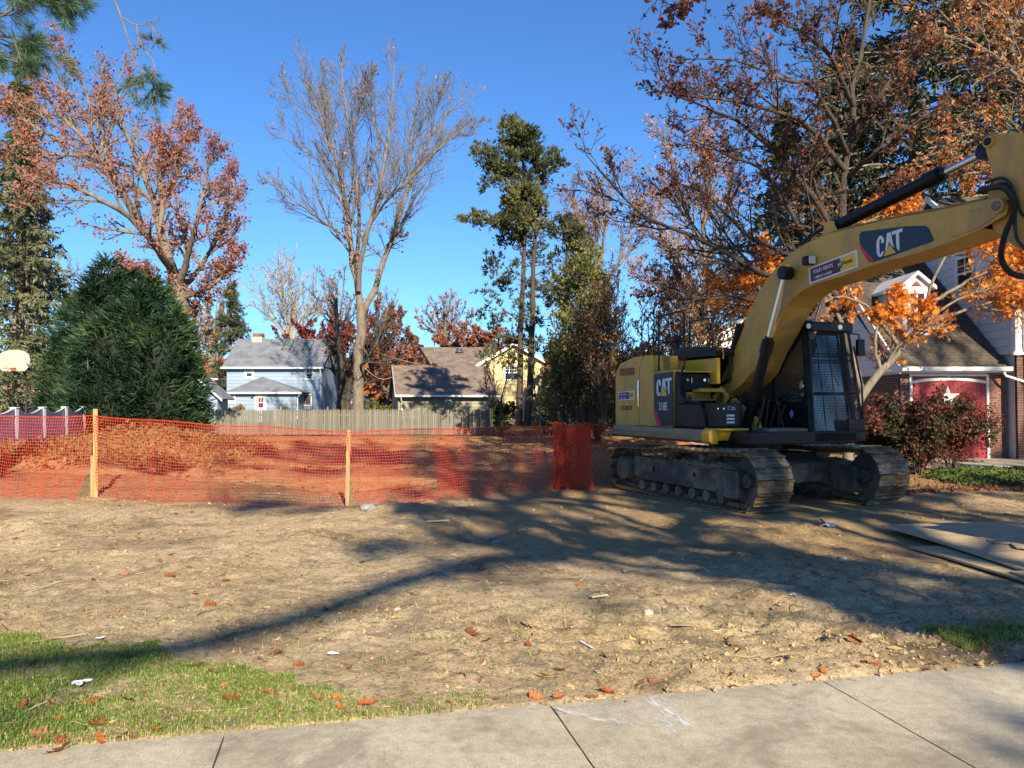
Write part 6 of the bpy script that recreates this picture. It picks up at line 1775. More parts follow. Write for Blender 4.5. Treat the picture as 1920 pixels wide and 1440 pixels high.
# ---- 1 big bare tree in the middle
def bare_tree():
    rng = np.random.default_rng(1); Y = 46
    sp = [([(674, 800), (672, 740), (674, 660), (677, 600), (676, 566, 0)], .46, .33),
          ([(676, 580), (668, 520, .4), (658, 480, .8), (655, 430, 1), (648, 370, 1), (630, 290, .8), (610, 230, .6), (592, 175, .4), (570, 130, 0), (548, 100, 0)], .27, .03),
          ([(664, 500, .8), (672, 430, 0), (672, 370, -1), (664, 300, -1.5), (655, 240, -2), (646, 170, -2), (640, 110, -2), (638, 78, -2)], .17, .03),
          ([(672, 540, -.2), (677, 470, -1), (695, 400, -1.6), (715, 330, -2), (726, 260, -2), (735, 190, -2), (742, 120, -2), (745, 80, -2)], .21, .03),
          ([(677, 590), (705, 530, 1), (722, 480, 1.5), (745, 420, 2), (765, 350, 2), (785, 290, 2), (815, 230, 2), (850, 180, 2), (880, 150, 2)], .26, .03),
          ([(680, 440, -.8), (720, 365, -2), (770, 320, -3), (830, 255, -3), (870, 220, -3), (905, 195, -3)], .13, .02),
          ([(768, 345, 2), (775, 290, 3), (778, 220, 3), (790, 160, 3), (800, 105, 3)], .11, .02),
          ([(790, 285, 2), (840, 240, 1), (885, 215, 1), (912, 200, 1)], .09, .015),
          ([(655, 440, 1), (622, 415, 1), (580, 385, 0), (535, 352, -1), (500, 325, -1), (470, 320, -1)], .11, .015),
          ([(649, 380, 1), (628, 315, 2), (590, 275, 2), (545, 245, 2), (505, 208, 2)], .10, .015),
          ([(700, 390, -1.6), (690, 330, -1), (697, 290, -1), (702, 262, -1)], .06, .012),
          ([(728, 450, 1.5), (745, 430, 1), (763, 430, .6), (768, 428, .5)], .13, .09),
          ([(630, 290, .8), (605, 215, 2), (575, 185, 3), (535, 150, 3), (520, 110, 3)], .08, .015),
          ([(656, 250, -2), (672, 180, -3), (690, 120, -3), (700, 90, -3)], .07, .012),
          ([(612, 235, .6), (612, 170, 2), (600, 110, 2.5), (598, 80, 2.5)], .07, .012),
          ([(727, 255, -2), (700, 190, -3), (690, 140, -3), (678, 95, -3)], .06, .012),
          ([(816, 232, 2), (825, 170, 1), (840, 125, 1), (848, 108, 1)], .06, .012),
          ([(674, 690), (700, 655, -3), (722, 600, -4), (730, 560, -4)], .12, .02)]
    def sh(p): return (680 + (p[0] - 680) * (.94 if p[1] < 600 else 1), 600 + (p[1] - 600) * (.925 if p[1] < 600 else 1)) + tuple(p[2:])
    sp = [([sh(p) for p in pts], a, b_) for pts, a, b_ in sp]
    P, R = limbs(sp, Y, 16, .03, rng); R = R * .80
    w = [sweep(P[:1], R[:1], 14), sweep(P[1:], R[1:], 8)]
    big = slice(1, len(sp))
    c1, r1 = lvl(rng, P[big], R[big], 14, .20, .99, .44, .44, 8, .11, .09, .45, dec=.72, rmin=.012)
    c1b, r1b = lvl(rng, P[1:5], R[1:5], 8, .12, .5, .95, .11, 6, .02, .14, .3, dec=.2, rmin=.010)
    c2, r2 = lvl(rng, c1, r1, 10, .12, 1., .50, .50, 5, .08, .11, .6, rmin=.009)
    c3, r3 = lvl(rng, c2, r2, 6, .15, 1., .55, .62, 3, .07, .14, .7, rmin=.0072)
    c2b, r2b = lvl(rng, c1b, r1b, 6, .2, 1., .7, .6, 5, .02, .18, .7, rmin=.008)
    w += [sweep(c1, r1, 5), sweep(c1b, r1b, 5)]
    root = thing('bare_tree', 'tall bare grey tree with forked trunk rising behind the wooden fence', 'tree', tuple(at(674, 790, Y)[:2]) + (0,))
    base = np.array(root.location)
    V, Q = merge(w); link('trunk', npmesh('trunk', V - base, Q, mats=[bark_g], smooth=True), root)
    V, Q = merge([ribbon(c2, r2, 1.2), ribbon(c3, r3, 1.1), ribbon(c2b, r2b, 1.2)]); link('twigs', npmesh('twigs', V - base, Q, mats=[twig_m]), root)
    C, D, _ = on_twigs(rng, np.concatenate([c2b[:, :4]]), 2, .5, 1, .1)
    C = C[rng.random(len(C)) < .45]
    C2, _, _ = on_twigs(rng, c3, 1, .7, 1, .05); C2 = C2[rng.random(len(C2)) < .018]
    C = np.concatenate([C, C2]); V, T, n, per = leaves(rng, C, .17)
    link('leaves', npmesh('leaves', V - base, None, T, mats=[leafmat('few_orange', [(0, (.36, .13, .04)), (.5, (.55, .24, .06)), (1, (.45, .16, .08))])], tint=np.repeat(rng.random(n), 4)), root)
bare_tree()

# ---- generic broadleaf grower -----------------------------------------------
def broadleaf(name, label, Y, sp, seed, bark, leaf=None, n1=8, n2=8, n3=4, leafn=3, leafsize=.12, spread=.08, a1=.55, lf1=.35, up=.06, keepleaf=1.0, cat='tree', mask=None, group=None, lf2=.45, lf3=.5,
              t0=.25, star=False, rscale=1.0, wob=.12, base=None, tintscale=.6, S0=10, twigs=True, a2=.6, rmin=.008, near=False):
    rng = np.random.default_rng(seed)
    P, R = limbs(sp, Y, 14, .02 * rscale, rng)
    c1, r1 = lvl(rng, P, R, n1, t0, .98, a1, lf1, 7, up, wob, .55, rmin=rmin * 1.6)
    c2, r2 = lvl(rng, c1, r1, n2, .15, 1, a2, lf2, 5, up, wob * 1.2, .6, rmin=rmin * 1.2)
    wood = [sweep(P, R, S0), sweep(c1, r1, 4), (sweep(c2, r2, 3) if near else ribbon(c2, r2))]
    last = c2
    if n3:
        c3, r3 = lvl(rng, c2, r2, n3, .2, 1, a2, lf3, 3, up, wob * 1.4, .7, rmin=rmin)
        if twigs: wood.append(ribbon(c3, r3))
        last = c3
    crown = None
    if leaf:
        C, D, idx = on_twigs(rng, last, leafn, .1, 1, spread)
        m = vn(C[:, 0] * .9 + 7, C[:, 2] * .9 + C[:, 1] * .7, seed)
        k = (rng.random(len(C)) < keepleaf) & (rng.random(len(C)) < .35 + 1.1 * m)
        if mask is not None: k &= mask(C)
        C = C[k]
        V, T, n, per = (star_leaves if star else leaves)(rng, C, leafsize)
        crown = (V, T, tint_of(rng, C, per, tintscale, .6, seed))
    b = at(*(list(sp[0][0][0][:2]) + [Y])); base = base or (b.x, b.y, 0.0)
    return tree_obj(name, label, cat, base, wood, bark, crown, leaf, group)

oak_red = leafmat('oak_russet', [(0, (.19, .07, .055)), (.35, (.30, .115, .085)), (.65, (.40, .155, .095)), (1, (.38, .175, .145))], trans=.35)
pink_b = leafmat('pinkish_leaf', [(0, (.26, .12, .085)), (.5, (.40, .19, .12)), (1, (.50, .27, .17))], trans=.3)
dark_red = leafmat('dark_red_leaf', [(0, (.10, .025, .022)), (.5, (.22, .045, .035)), (1, (.36, .10, .05))], trans=.3)
rust = leafmat('rust_leaf', [(0, (.08, .03, .022)), (.5, (.17, .055, .03)), (.85, (.32, .11, .04)), (1, (.55, .24, .07))], trans=.3)
orange = leafmat('orange_leaf', [(0, (.42, .11, .018)), (.4, (.72, .24, .03)), (.75, (.85, .36, .05)), (1, (.82, .18, .05))], trans=.45)
brown_l = leafmat('brown_leaf', [(0, (.12, .06, .025)), (.5, (.28, .13, .05)), (1, (.42, .22, .08))], trans=.3)
olive_l = leafmat('olive_leaf', [(0, (.05, .06, .018)), (.5, (.12, .125, .035)), (1, (.22, .20, .06))], trans=.25)
green_l = leafmat('green_leaf', [(0, (.03, .06, .015)), (.5, (.07, .12, .025)), (1, (.18, .22, .05))], trans=.3)
dgreen_l = leafmat('shrub_green', [(0, (.02, .028, .012)), (.4, (.045, .05, .02)), (.6, (.10, .03, .024)), (.85, (.19, .04, .03)), (1, (.28, .08, .05))], trans=.2)

# ---- 2 russet maple on the left
sp = [([(338, 640), (336, 560), (330, 520)], .42, .34),
      ([(332, 530), (312, 470, 1), (296, 420, 2), (292, 385, 2), (268, 320, 2), (245, 270, 2), (228, 225, 2), (215, 170, 2), (200, 130, 2)], .24, .03),
      ([(302, 425, 1), (305, 360, 1), (298, 300, 1), (300, 250, 1)], .12, .03),
      ([(325, 510), (285, 455, -2), (240, 405, -3), (190, 375, -4), (130, 345, -4), (60, 330, -4)], .17, .03),
      ([(270, 430, -1), (215, 340, -2), (170, 275, -2), (130, 235, -2), (95, 190, -2), (70, 140, -2)], .16, .03),
      ([(215, 340, -2), (190, 260, -1), (170, 200, 0), (150, 140, 0), (130, 100, 0)], .12, .02),
      ([(120, 270, -2), (70, 240, -2), (20, 215, -2), (-30, 200, -2)], .09, .02),
      ([(170, 290, -2), (100, 290, -2), (40, 270, -3), (-20, 290, -3)], .09, .02),
      ([(335, 540), (355, 470, -1), (370, 410, -2), (385, 350, -2), (390, 290, -2)], .15, .02),
      ([(340, 545), (375, 500, 1), (405, 450, 1), (425, 390, 1), (430, 330, 1)], .13, .02),
      ([(340, 560), (390, 540, -1), (425, 510, -1), (445, 470, -1)], .10, .02),
      ([(290, 390, 2), (330, 330, 2), (345, 270, 2), (350, 215, 2)], .09, .02),
      ([(330, 560), (290, 540, -2), (250, 520, -2), (225, 500, -2)], .09, .02)]
broadleaf('oak_tree', 'large oak with thinning russet leaves towering behind the dark evergreen', 32, sp, 3, bark_g, oak_red, n1=14, n2=9, n3=5, leafn=8, leafsize=.12, spread=.13, lf1=.38, t0=.2, keepleaf=.36, up=.05)

# ---- 3 two spruces at the far left
def spruce(name, label, px, Y, top, bot_py, width_px, seed, needle, nb=170, droop=.18, dens=1.0, cone=1.0, tw=12, group=None, S=.30, wood=None):
    rng = np.random.default_rng(seed)
    b = at(px, 758, Y); x0 = b.x; zt_ = at(px, top, Y).z; wid = width_px / FPX * Y; z0 = max(.3, at(px, bot_py, Y).z)
    K = 10
    tr = np.stack([np.full(K, x0), np.full(K, Y), np.linspace(0, zt_, K)], -1)[None]; tr[:, 1:-1, :2] += rng.normal(size=(1, K - 2, 2)) * .05
    trR = np.linspace(.16 + zt_ * .008, .02, K)[None]
    n = nb; h = np.sort(rng.random(n) ** .9); zz = z0 + (zt_ - z0) * h
    az = rng.uniform(0, 2 * pi, n); L = wid * (1 - h ** cone) * rng.uniform(.75, 1.12, n) + .25
    K2 = 7; t = np.linspace(0, 1, K2)
    P = np.zeros((n, K2, 3))
    P[:, :, 0] = x0 + np.cos(az)[:, None] * L[:, None] * t; P[:, :, 1] = Y + np.sin(az)[:, None] * L[:, None] * t
    P[:, :, 2] = zz[:, None] + L[:, None] * (.10 * t - droop * 2.0 * t ** 2 + .12 * t ** 4)
    P[:, 1:] += rng.normal(size=(n, K2 - 1, 3)) * .04
    R = np.maximum(.006, (.008 + .016 * L)[:, None] * np.linspace(1, .2, K2))
    c2, r2 = lvl(rng, P, R, int(tw * dens), .12, 1, 1.0, .30, 4, -.14, .08, .5, dec=.55, lmin=.15)
    C = np.concatenate([c2[:, j] for j in (0, 1, 2)] + [P[:, j] for j in range(2, 6)]); D = np.concatenate([unit(c2[:, j + 1] - c2[:, j]) for j in (0, 1, 2)] + [unit(P[:, j + 1] - P[:, j]) for j in range(2, 6)])
    V, Q, nn = blades(rng, C, D - np.array([0, 0, .25]), 3, S, .085, .42)
    ti = tint_of(rng, np.repeat(C, 3, 0), 4, 1.0, .55, seed)
    return tree_obj(name, label, 'tree', (x0, Y, 0), [sweep(tr, trR, 10), sweep(P, R, 4)], wood or bark_g, (V, Q, ti), needle, group)
sp_olive = leafmat('spruce_olive', [(0, (.055, .07, .04)), (.5, (.14, .16, .09)), (1, (.25, .26, .15))], trans=.25)
sp_dark = leafmat('spruce_dark', [(0, (.03, .045, .025)), (.6, (.075, .10, .05)), (1, (.16, .17, .08))], trans=.12)
spruce('spruce_tree', 'olive green spruce at the left edge behind the backboard', 34, 40, 225, 790, 130, 5, sp_olive, nb=240, cone=1.15, tw=14)
spruce('spruce_tree', 'darker taller spruce half hidden by oak leaves at the left edge', 30, 46, 120, 560, 95, 6, sp_dark, nb=130, tw=10)
spruce('spruce_tree', 'small distant spruce with drooping arms left of the blue house', 432, 84, 530, 750, 62, 7, sp_dark, nb=110, droop=.06, tw=9, S=.5)

# ---- 4 big dense dark evergreen
def cypress(name, label, Y, cones, seed, mat_, n=26000, L=.20, Wd=.06, base=None, upb=.55, core=True, per=3, pw=1.7, pe=1.0, wild=.0):
    rng = np.random.default_rng(seed); Cs, Ds = [], []
    tot = sum(w * (z1 - z0) for (_, _, z0, z1, w) in cones)
    corem = []
    for (cx, cyy, z0, z1, w) in cones:
        k = int(n * w * (z1 - z0) / tot)
        h = rng.random(k) ** 1.15; az = rng.uniform(0, 2 * pi, k)
        prof = np.where(h < .2, .86 + .14 * h / .2, np.maximum(0, 1 - (np.maximum(h - .2, 0) / .8) ** pw) ** pe)
        lump = .70 + .52 * fbm(az * 2.6 + cx, h * 9, 3, seed)
        rr_ = w * prof * lump * (1 - .34 * rng.random(k) ** 2.0) * (1 + .10 * (fbm(az * 5, h * 14, 2, seed + 5) > .55))
        z = z0 + (z1 - z0) * h
        tiers = fbm(az * 1.6 + cx * 3, h * 16, 2, seed + 11)
        rr_ = rr_ * (1 + wild * (tiers - .5) * 1.1); z = z - wild * .35 * (tiers - .5)
        Cs.append(np.stack([cx + rr_ * np.cos(az), cyy + rr_ * np.sin(az), z], -1)); Ds.append(np.stack([np.cos(az), np.sin(az), np.full(k, upb + .35)], -1))
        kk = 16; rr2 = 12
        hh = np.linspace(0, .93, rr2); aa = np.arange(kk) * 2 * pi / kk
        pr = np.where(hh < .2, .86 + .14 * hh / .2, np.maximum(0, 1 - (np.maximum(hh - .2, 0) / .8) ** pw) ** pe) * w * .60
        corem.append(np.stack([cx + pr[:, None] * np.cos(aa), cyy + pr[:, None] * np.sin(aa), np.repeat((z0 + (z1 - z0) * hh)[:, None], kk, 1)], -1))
    C = np.concatenate(Cs); D = unit(np.concatenate(Ds))
    V, Q, nn = blades(rng, C, D, per, L, Wd, .38, lj=.35 + wild * .4)
    ti = tint_of(rng, np.repeat(C, per, 0), 4, 1.2, .5, seed)
    cx, cyy, z0, z1, w = cones[0]
    tr = np.stack([np.full(5, cx), np.full(5, cyy), np.linspace(0, z1 * .8, 5)], -1)[None]
    root = tree_obj(name, label, 'tree', base or (cx, cyy, 0), [sweep(tr, np.linspace(.16, .03, 5)[None], 8)], bark_d, (V, Q, ti), mat_)
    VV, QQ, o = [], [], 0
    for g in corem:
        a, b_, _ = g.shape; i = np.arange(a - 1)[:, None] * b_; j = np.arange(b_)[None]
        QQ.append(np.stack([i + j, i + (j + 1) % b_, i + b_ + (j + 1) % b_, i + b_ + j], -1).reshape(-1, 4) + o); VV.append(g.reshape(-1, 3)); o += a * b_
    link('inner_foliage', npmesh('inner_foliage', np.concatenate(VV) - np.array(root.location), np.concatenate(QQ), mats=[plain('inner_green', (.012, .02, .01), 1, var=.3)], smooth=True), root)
    return root
cyp = leafmat('cypress_green', [(0, (.006, .018, .012)), (.45, (.016, .045, .022)), (.8, (.05, .10, .034)), (.97, (.13, .17, .055)), (1, (.25, .16, .07))], trans=.15)
Yc = 28.0
def cc(px, top, wpx, dY=0, z0=.15):
    p = at(px, top, Yc + dY); return (p.x, Yc + dY, z0, p.z, wpx / FPX * (Yc + dY))
cypress('evergreen_tree', 'broad dense dark green evergreen standing behind the wooden stake', Yc,
        [cc(200, 490, 56), cc(285, 530, 70, -.6), cc(150, 560, 52, .4), cc(330, 590, 48, -.9), cc(245, 512, 70, .6), cc(122, 640, 36, .2), cc(228, 575, 72, -1.3), cc(305, 600, 62, -1.5), cc(190, 600, 62, -1.2), cc(348, 660, 36, -1.0), cc(262, 545, 40, -1.4), cc(175, 530, 36, -.6)],
        8, cyp, n=25000, per=3, L=.30, Wd=.05, pw=2.1, pe=.62, upb=.15, wild=1.4)

# ---- 5 cedars, middle
def cedar(name, label, Y, sp, tufts, seed, mat_, per_tuft=90, size=.20):
    """trunks traced, foliage as dense tufts at given places (px, py, radius px, dY)"""
    rng = np.random.default_rng(seed); P, R = limbs(sp, Y, 14, .02, rng)
    c1, r1 = lvl(rng, P[:2], R[:2], 26, .25, .98, 1.2, .10, 6, -.02, .12, .32, dec=.3, rmin=.012, lmin=.8)
    c2, r2 = lvl(rng, c1, r1, 7, .2, 1, .8, .45, 5, .0, .16, .6, rmin=.007)
    Cs, Ds = [], []
    for (px, py, r, dY, dens) in tufts:
        c = at(px, py, Y + dY); rad = r / FPX * (Y + dY); k = int(per_tuft * dens * (rad / .6) ** 2)
        nsub = max(3, int(9 * (rad / .6)))
        sub = unit(rng.normal(size=(nsub, 3))) * rad * rng.uniform(.3, 1.0, (nsub, 1)) * np.array([1, 1, .75])
        s = rng.integers(0, nsub, k); pts = sub[s] + rng.normal(size=(k, 3)) * rad * .19
        Cs.append(np.array(c) + pts); Ds.append(unit(pts + np.array([0, 0, rad * .8])))
    C = np.concatenate(Cs); D = np.concatenate(Ds)
    V, Q, n = blades(rng, C, D, 5, size, .055, .45)
    ti = tint_of(rng, np.repeat(C, 5, 0), 4, 1.3, .55, seed)
    b = at(sp[0][0][0][0], 758, Y)
    return tree_obj(name, label, 'tree', (b.x, Y, 0), [sweep(P, R, 10), sweep(c1, r1, 4), sweep(c2, r2, 3)], bark_r, (V, Q, ti), mat_)
ced = leafmat('cedar_green', [(0, (.025, .034, .018)), (.4, (.068, .082, .034)), (.8, (.15, .155, .055)), (1, (.20, .14, .05))], trans=.25)
rr = random.Random(3)
def tuft_line(pts, r0, r1, n, jx, dens=1.0, dz=1.2):
    out_ = []
    for i in range(n):
        t = i / (n - 1) * (len(pts) - 1); k = min(int(t), len(pts) - 2); f = t - k
        x = pts[k][0] + (pts[k + 1][0] - pts[k][0]) * f; y = pts[k][1] + (pts[k + 1][1] - pts[k][1]) * f; w = pts[k][2] + (pts[k + 1][2] - pts[k][2]) * f
        out_.append((x + rr.uniform(-w, w), y + rr.uniform(-jx, jx), rr.uniform(r0, r1), rr.uniform(-dz, dz), dens))
    return out_
sp = [([(974, 800), (975, 700), (977, 600), (982, 500), (985, 400), (980, 300), (968, 225)], .15, .03),
      ([(988, 800), (994, 720), (998, 620), (1000, 520), (1003, 420), (1010, 330), (1000, 260)], .165, .03),
      ([(1000, 400), (960, 340, -.5), (920, 300, -1), (890, 270, -1)], .06, .02), ([(985, 460), (940, 430), (900, 415), (872, 410)], .05, .02),
      ([(1002, 400), (1030, 330), (1050, 300)], .05, .02)]
tf_ = tuft_line([(968, 238, 8), (968, 262, 32), (975, 300, 62), (972, 340, 50), (985, 375, 40), (985, 410, 38), (985, 445, 45)], 16, 28, 58, 8)
tf_ += tuft_line([(895, 285, 14), (925, 300, 18), (945, 320, 12)], 12, 20, 10, 9) + tuft_line([(1035, 290, 16), (1050, 305, 10)], 12, 16, 6, 8) + tuft_line([(875, 410, 6), (905, 412, 8), (950, 415, 14)], 11, 18, 12, 8)
tf_ += tuft_line([(960, 470, 60), (950, 520, 72), (950, 580, 66), (945, 640, 62), (960, 690, 55)], 20, 18, 36, 16, .6)
cedar('cedar_tree', 'tall ragged cedar with two dark trunks and tufted top', 33, sp, tf_, 9, ced, 90)
sp = [([(1060, 800), (1062, 700), (1060, 600), (1062, 500), (1063, 420)], .14, .02), ([(1062, 640), (1085, 560), (1090, 480)], .06, .02)]
tf_ = tuft_line([(1066, 415, 5), (1068, 450, 26), (1072, 500, 38), (1060, 550, 48), (1075, 600, 40)], 14, 24, 34, 10)
cedar('cedar_tree', 'shorter dark cedar right beside the tall ragged one', 35, sp, tf_, 10, leafmat('cedar_dark', [(0, (.022, .028, .016)), (.5, (.055, .06, .026)), (1, (.12, .11, .045))], trans=.1), 80)
# olive evergreen shrubs behind the net on the right
def Y_cone(px, top, wpx, Y, z0=.1): p = at(px, top, Y); return (p.x, Y, z0, p.z, wpx / FPX * Y)
olg = leafmat('arborvitae_olive', [(0, (.05, .06, .02)), (.5, (.12, .13, .04)), (1, (.23, .22, .07))], trans=.15)
sp = [([(1088, 810), (1086, 700), (1090, 600), (1086, 520), (1090, 470)], .12, .02), ([(1088, 740), (1110, 680), (1122, 620), (1130, 560)], .07, .02), ([(1088, 720), (1068, 660), (1056, 610)], .05, .02), ([(1088, 640), (1100, 570), (1112, 520)], .05, .02)]
tf_ = tuft_line([(1090, 480, 14), (1085, 540, 34), (1092, 600, 46), (1090, 660, 54), (1095, 720, 60), (1095, 770, 60), (1095, 790, 60)], 24, 30, 56, 14, .9)
cedar('evergreen_shrub', 'loose olive green evergreen beside the counterweight of the excavator', 30, sp, tf_, 12, olg, 80, .18)
cypress('evergreen_shrub', 'dark rounded evergreen behind the chain link fence', 39, [Y_cone(1095, 640, 62, 39), Y_cone(1040, 690, 40, 40), Y_cone(1150, 660, 50, 40)], 13, ced, n=6000, per=2, Wd=.08)

# ---- 6 distant trees
def crown_limbs(px, base_py, fork_py, top_py, wpx, n, seed, r0=.3, dY=3):
    rr = random.Random(seed); out_ = [([(px, base_py), (px + rr.uniform(-3, 3), (base_py + fork_py) / 2), (px, fork_py)], r0, r0 * .75)]
    for k in range(n):
        u = (k + .5) / n * 2 - 1 + rr.uniform(-.12, .12); tx = px + u * wpx; e = sqrt(max(.05, 1 - u * u * .75)); ty = fork_py + (top_py - fork_py) * e * rr.uniform(.85, 1)
        d = rr.uniform(-dY, dY)
        out_.append(([(px, fork_py + 4), (px + u * wpx * .25, fork_py + (ty - fork_py) * .35, d * .3), (px + u * wpx * .7, fork_py + (ty - fork_py) * .7, d * .7), (tx, ty, d)], r0 * .5, .03))
    return out_
broadleaf('sycamore_tree', 'pale bare sycamore rising behind the blue house', 92, crown_limbs(545, 760, 660, 492, 85, 10, 1, .3), 21, bark_p, None, n1=9, n2=8, n3=4, lf1=.5, rmin=.016)
broadleaf('distant_tree', 'bare brown tree with a few orange leaves just left of the big bare trunk', 78, crown_limbs(632, 790, 650, 505, 55, 7, 2, .3), 22, twig_m, brown_l, n1=7, n2=6, n3=3, leafn=1, leafsize=.28, keepleaf=.35, lf1=.4, rmin=.016)
broadleaf('distant_tree', 'rounded tree with sparse pinkish red leaves above the brown roofs', 95, crown_limbs(832, 760, 650, 552, 58, 8, 3, .45), 23, bark_g, leafmat('mauve_leaf', [(0, (.24, .08, .06)), (1, (.45, .16, .12))], trans=.3), n1=8, n2=7, n3=3, leafn=1, leafsize=.3, keepleaf=.5, lf1=.4, rmin=.018)
broadleaf('distant_tree', 'dark red maple behind the right end of the blue roof', 82, crown_limbs(590, 760, 690, 602, 90, 9, 4, .25), 24, bark_d, dark_red, n1=8, n2=7, n3=3, leafn=4, leafsize=.30, keepleaf=.8, lf1=.35, rmin=.014)
broadleaf('distant_tree', 'wine red maple between the blue house and the bare trunk', 75, crown_limbs(640, 780, 740, 600, 46, 8, 5, .25), 25, bark_d, dark_red, n1=8, n2=7, n3=3, leafn=3, leafsize=.26, keepleaf=.7, lf1=.4, rmin=.012)
broadleaf('distant_tree', 'russet tree filling the gap right of the big bare trunk', 72, crown_limbs(722, 800, 740, 575, 60, 9, 6, .25), 26, bark_g, rust, n1=8, n2=7, n3=4, leafn=5, leafsize=.26, keepleaf=.85, lf1=.4, rmin=.012)
broadleaf('distant_tree', 'low russet maple left of the olive garage', 66, crown_limbs(752, 800, 760, 655, 62, 9, 7, .2), 27, bark_g, leafmat('brick_leaf', [(0, (.15, .045, .032)), (.6, (.28, .09, .05)), (1, (.40, .18, .075))], trans=.3), n1=8, n2=7, n3=4, leafn=5, leafsize=.22, keepleaf=.9, lf1=.45, rmin=.01)
broadleaf('distant_tree', 'red brown trees behind the brown roofed house', 84, crown_limbs(885, 790, 690, 610, 75, 9, 8, .3), 28, bark_g, leafmat('brick_leaf', []) if False else MATS['brick_leaf'], n1=8, n2=7, n3=3, leafn=4, leafsize=.32, keepleaf=.9, lf1=.4, rmin=.012)
broadleaf('distant_tree', 'orange brown tree left of the blue house roof', 96, crown_limbs(400, 790, 700, 560, 50, 8, 9, .3), 29, bark_g, brown_l, n1=8, n2=7, n3=3, leafn=3, leafsize=.32, keepleaf=.8, lf1=.4, rmin=.016)
broadleaf('distant_tree', 'faint bare tree between the spruce and the dark evergreen', 100, crown_limbs(150, 790, 640, 500, 70, 8, 10, .3), 30, twig_m, None, n1=8, n2=7, n3=3, lf1=.4, rmin=.018)
broadleaf('double_trunk_tree', 'dark double trunked tree standing behind the fence left of the bare tree', 60, [([(640, 800), (640, 700), (634, 640), (630, 560)], .42, .1), ([(650, 800), (655, 720), (668, 660), (690, 580)], .28, .06)], 31, bark_d, brown_l, n1=12, n2=6, n3=3, leafn=1, leafsize=.2, keepleaf=.4, lf1=.25, a1=.8)
# treeline closing the horizon
def treeline(name, label, x0, x1, Y, top, bot, seed, mat_, n=9000, size=.7, dY=6):
    rng = np.random.default_rng(seed); px = rng.uniform(x0, x1, n)
    tp = top + (bot - top) * .55 * fbm(px / 45, px * 0 + seed, 3, seed)
    py = bot + (tp - bot) * rng.random(n) ** .75; Yy = Y + rng.uniform(-dY, dY, n)
    a = (px - 960) / FPX; b_ = (758 - py) / FPX
    C = np.stack([a * Yy, Yy, np.maximum(.1, CAMZ + b_ * Yy)], -1)
    V, T, n_, per = leaves(rng, C, size, asp=.8)
    o = link(name, npmesh(name, V, None, T, mats=[mat_], tint=tint_of(rng, C, 4, .25, .7, seed))); tag(o, label, 'trees', kind='stuff')
treeline('distant_woods', 'low belt of brown autumn woods on the skyline at the left', -400, 430, 150, 640, 765, 3, brown_l, n=5000, size=1.6)
treeline('distant_woods', 'russet belt of trees on the skyline behind the houses', 380, 1120, 120, 640, 765, 4, MATS['brick_leaf'], n=8000, size=1.3)
treeline('distant_woods', 'dark thicket closing the view behind the excavator', 1020, 1560, 60, 610, 790, 5, brown_l, n=5000, size=.6, dY=8)
treeline('distant_woods', 'brown woods beyond the white house on the right', 1500, 2600, 120, 560, 765, 6, brown_l, n=4000, size=1.4)

# ---- 7 right of centre: pinkish trees
sp = [([(1312, 800), (1310, 700), (1318, 600), (1322, 500), (1318, 420), (1300, 330)], .26, .05), ([(1322, 500), (1290, 400, 1), (1262, 320, 1), (1245, 260, 1)], .12, .03),
      ([(1320, 560), (1280, 500, -1), (1240, 440, -1), (1215, 380, -1)], .1, .02), ([(1320, 520), (1350, 440, 1), (1370, 380, 1), (1380, 330, 1)], .1, .02), ([(1312, 600), (1270, 560), (1230, 540), (1190, 500)], .08, .02),
      ([(1318, 420), (1330, 350), (1325, 290), (1310, 250)], .08, .02)]
broadleaf('birch_tree', 'slender pinkish leaved tree with a tall orange top behind the excavator', 38, sp, 41, bark_g, pink_b, n1=15, n2=10, n3=4, leafn=4, leafsize=.13, keepleaf=.45, lf1=.38, spread=.14)
sp = [([(1112, 800), (1115, 700), (1118, 600), (1125, 500), (1140, 400), (1150, 330)], .2, .04), ([(1118, 600), (1090, 500, 1), (1080, 420, 1), (1075, 360, 1)], .1, .02), ([(1120, 560), (1160, 490), (1185, 420), (1195, 350)], .1, .02), ([(1125, 500), (1115, 420), (1110, 350)], .07, .02)]
broadleaf('birch_tree', 'slender pinkish leaved tree right of the dark cedar', 42, sp, 42, bark_g, pink_b, n1=15, n2=10, n3=4, leafn=3, leafsize=.13, keepleaf=.55, lf1=.38, spread=.14)
# thicket of bare brush with dark leaves
def brush(name, label, Y, px0, px1, top, seed, n=34, m=None, lm=None, leafn=2):
    rr = random.Random(seed); sp = []
    for k in range(n):
        x = rr.uniform(px0, px1); t = top + rr.uniform(0, 90); lean = rr.uniform(-40, 40)
        sp.append(([(x, 800), (x + lean * .2, 740, 0), (x + lean * .6, (800 + t) / 2, rr.uniform(-.5, .5)), (x + lean, t, rr.uniform(-1, 1))], rr.uniform(.02, .05), .008))
    return broadleaf(name, label, Y, sp, seed, m or bark_d, lm, n1=8, n2=7, n3=3, leafn=leafn, leafsize=.09, keepleaf=.5, a1=.6, lf1=.35, cat='thicket', rscale=.5, S0=5, t0=.1, rmin=.006)
brush('bare_thicket', 'tangle of bare brown stems behind the handrail of the excavator', 24, 1130, 1330, 500, 51, 34, None, brown_l, 3)
brush('bare_thicket', 'bare saplings in front of the yellow house wall', 36, 900, 1060, 590, 52, 9, None, brown_l, 1)
brush('bare_thicket', 'dark brush between the cedars and the counterweight', 27, 1040, 1160, 570, 53, 22, None, olive_l, 5)

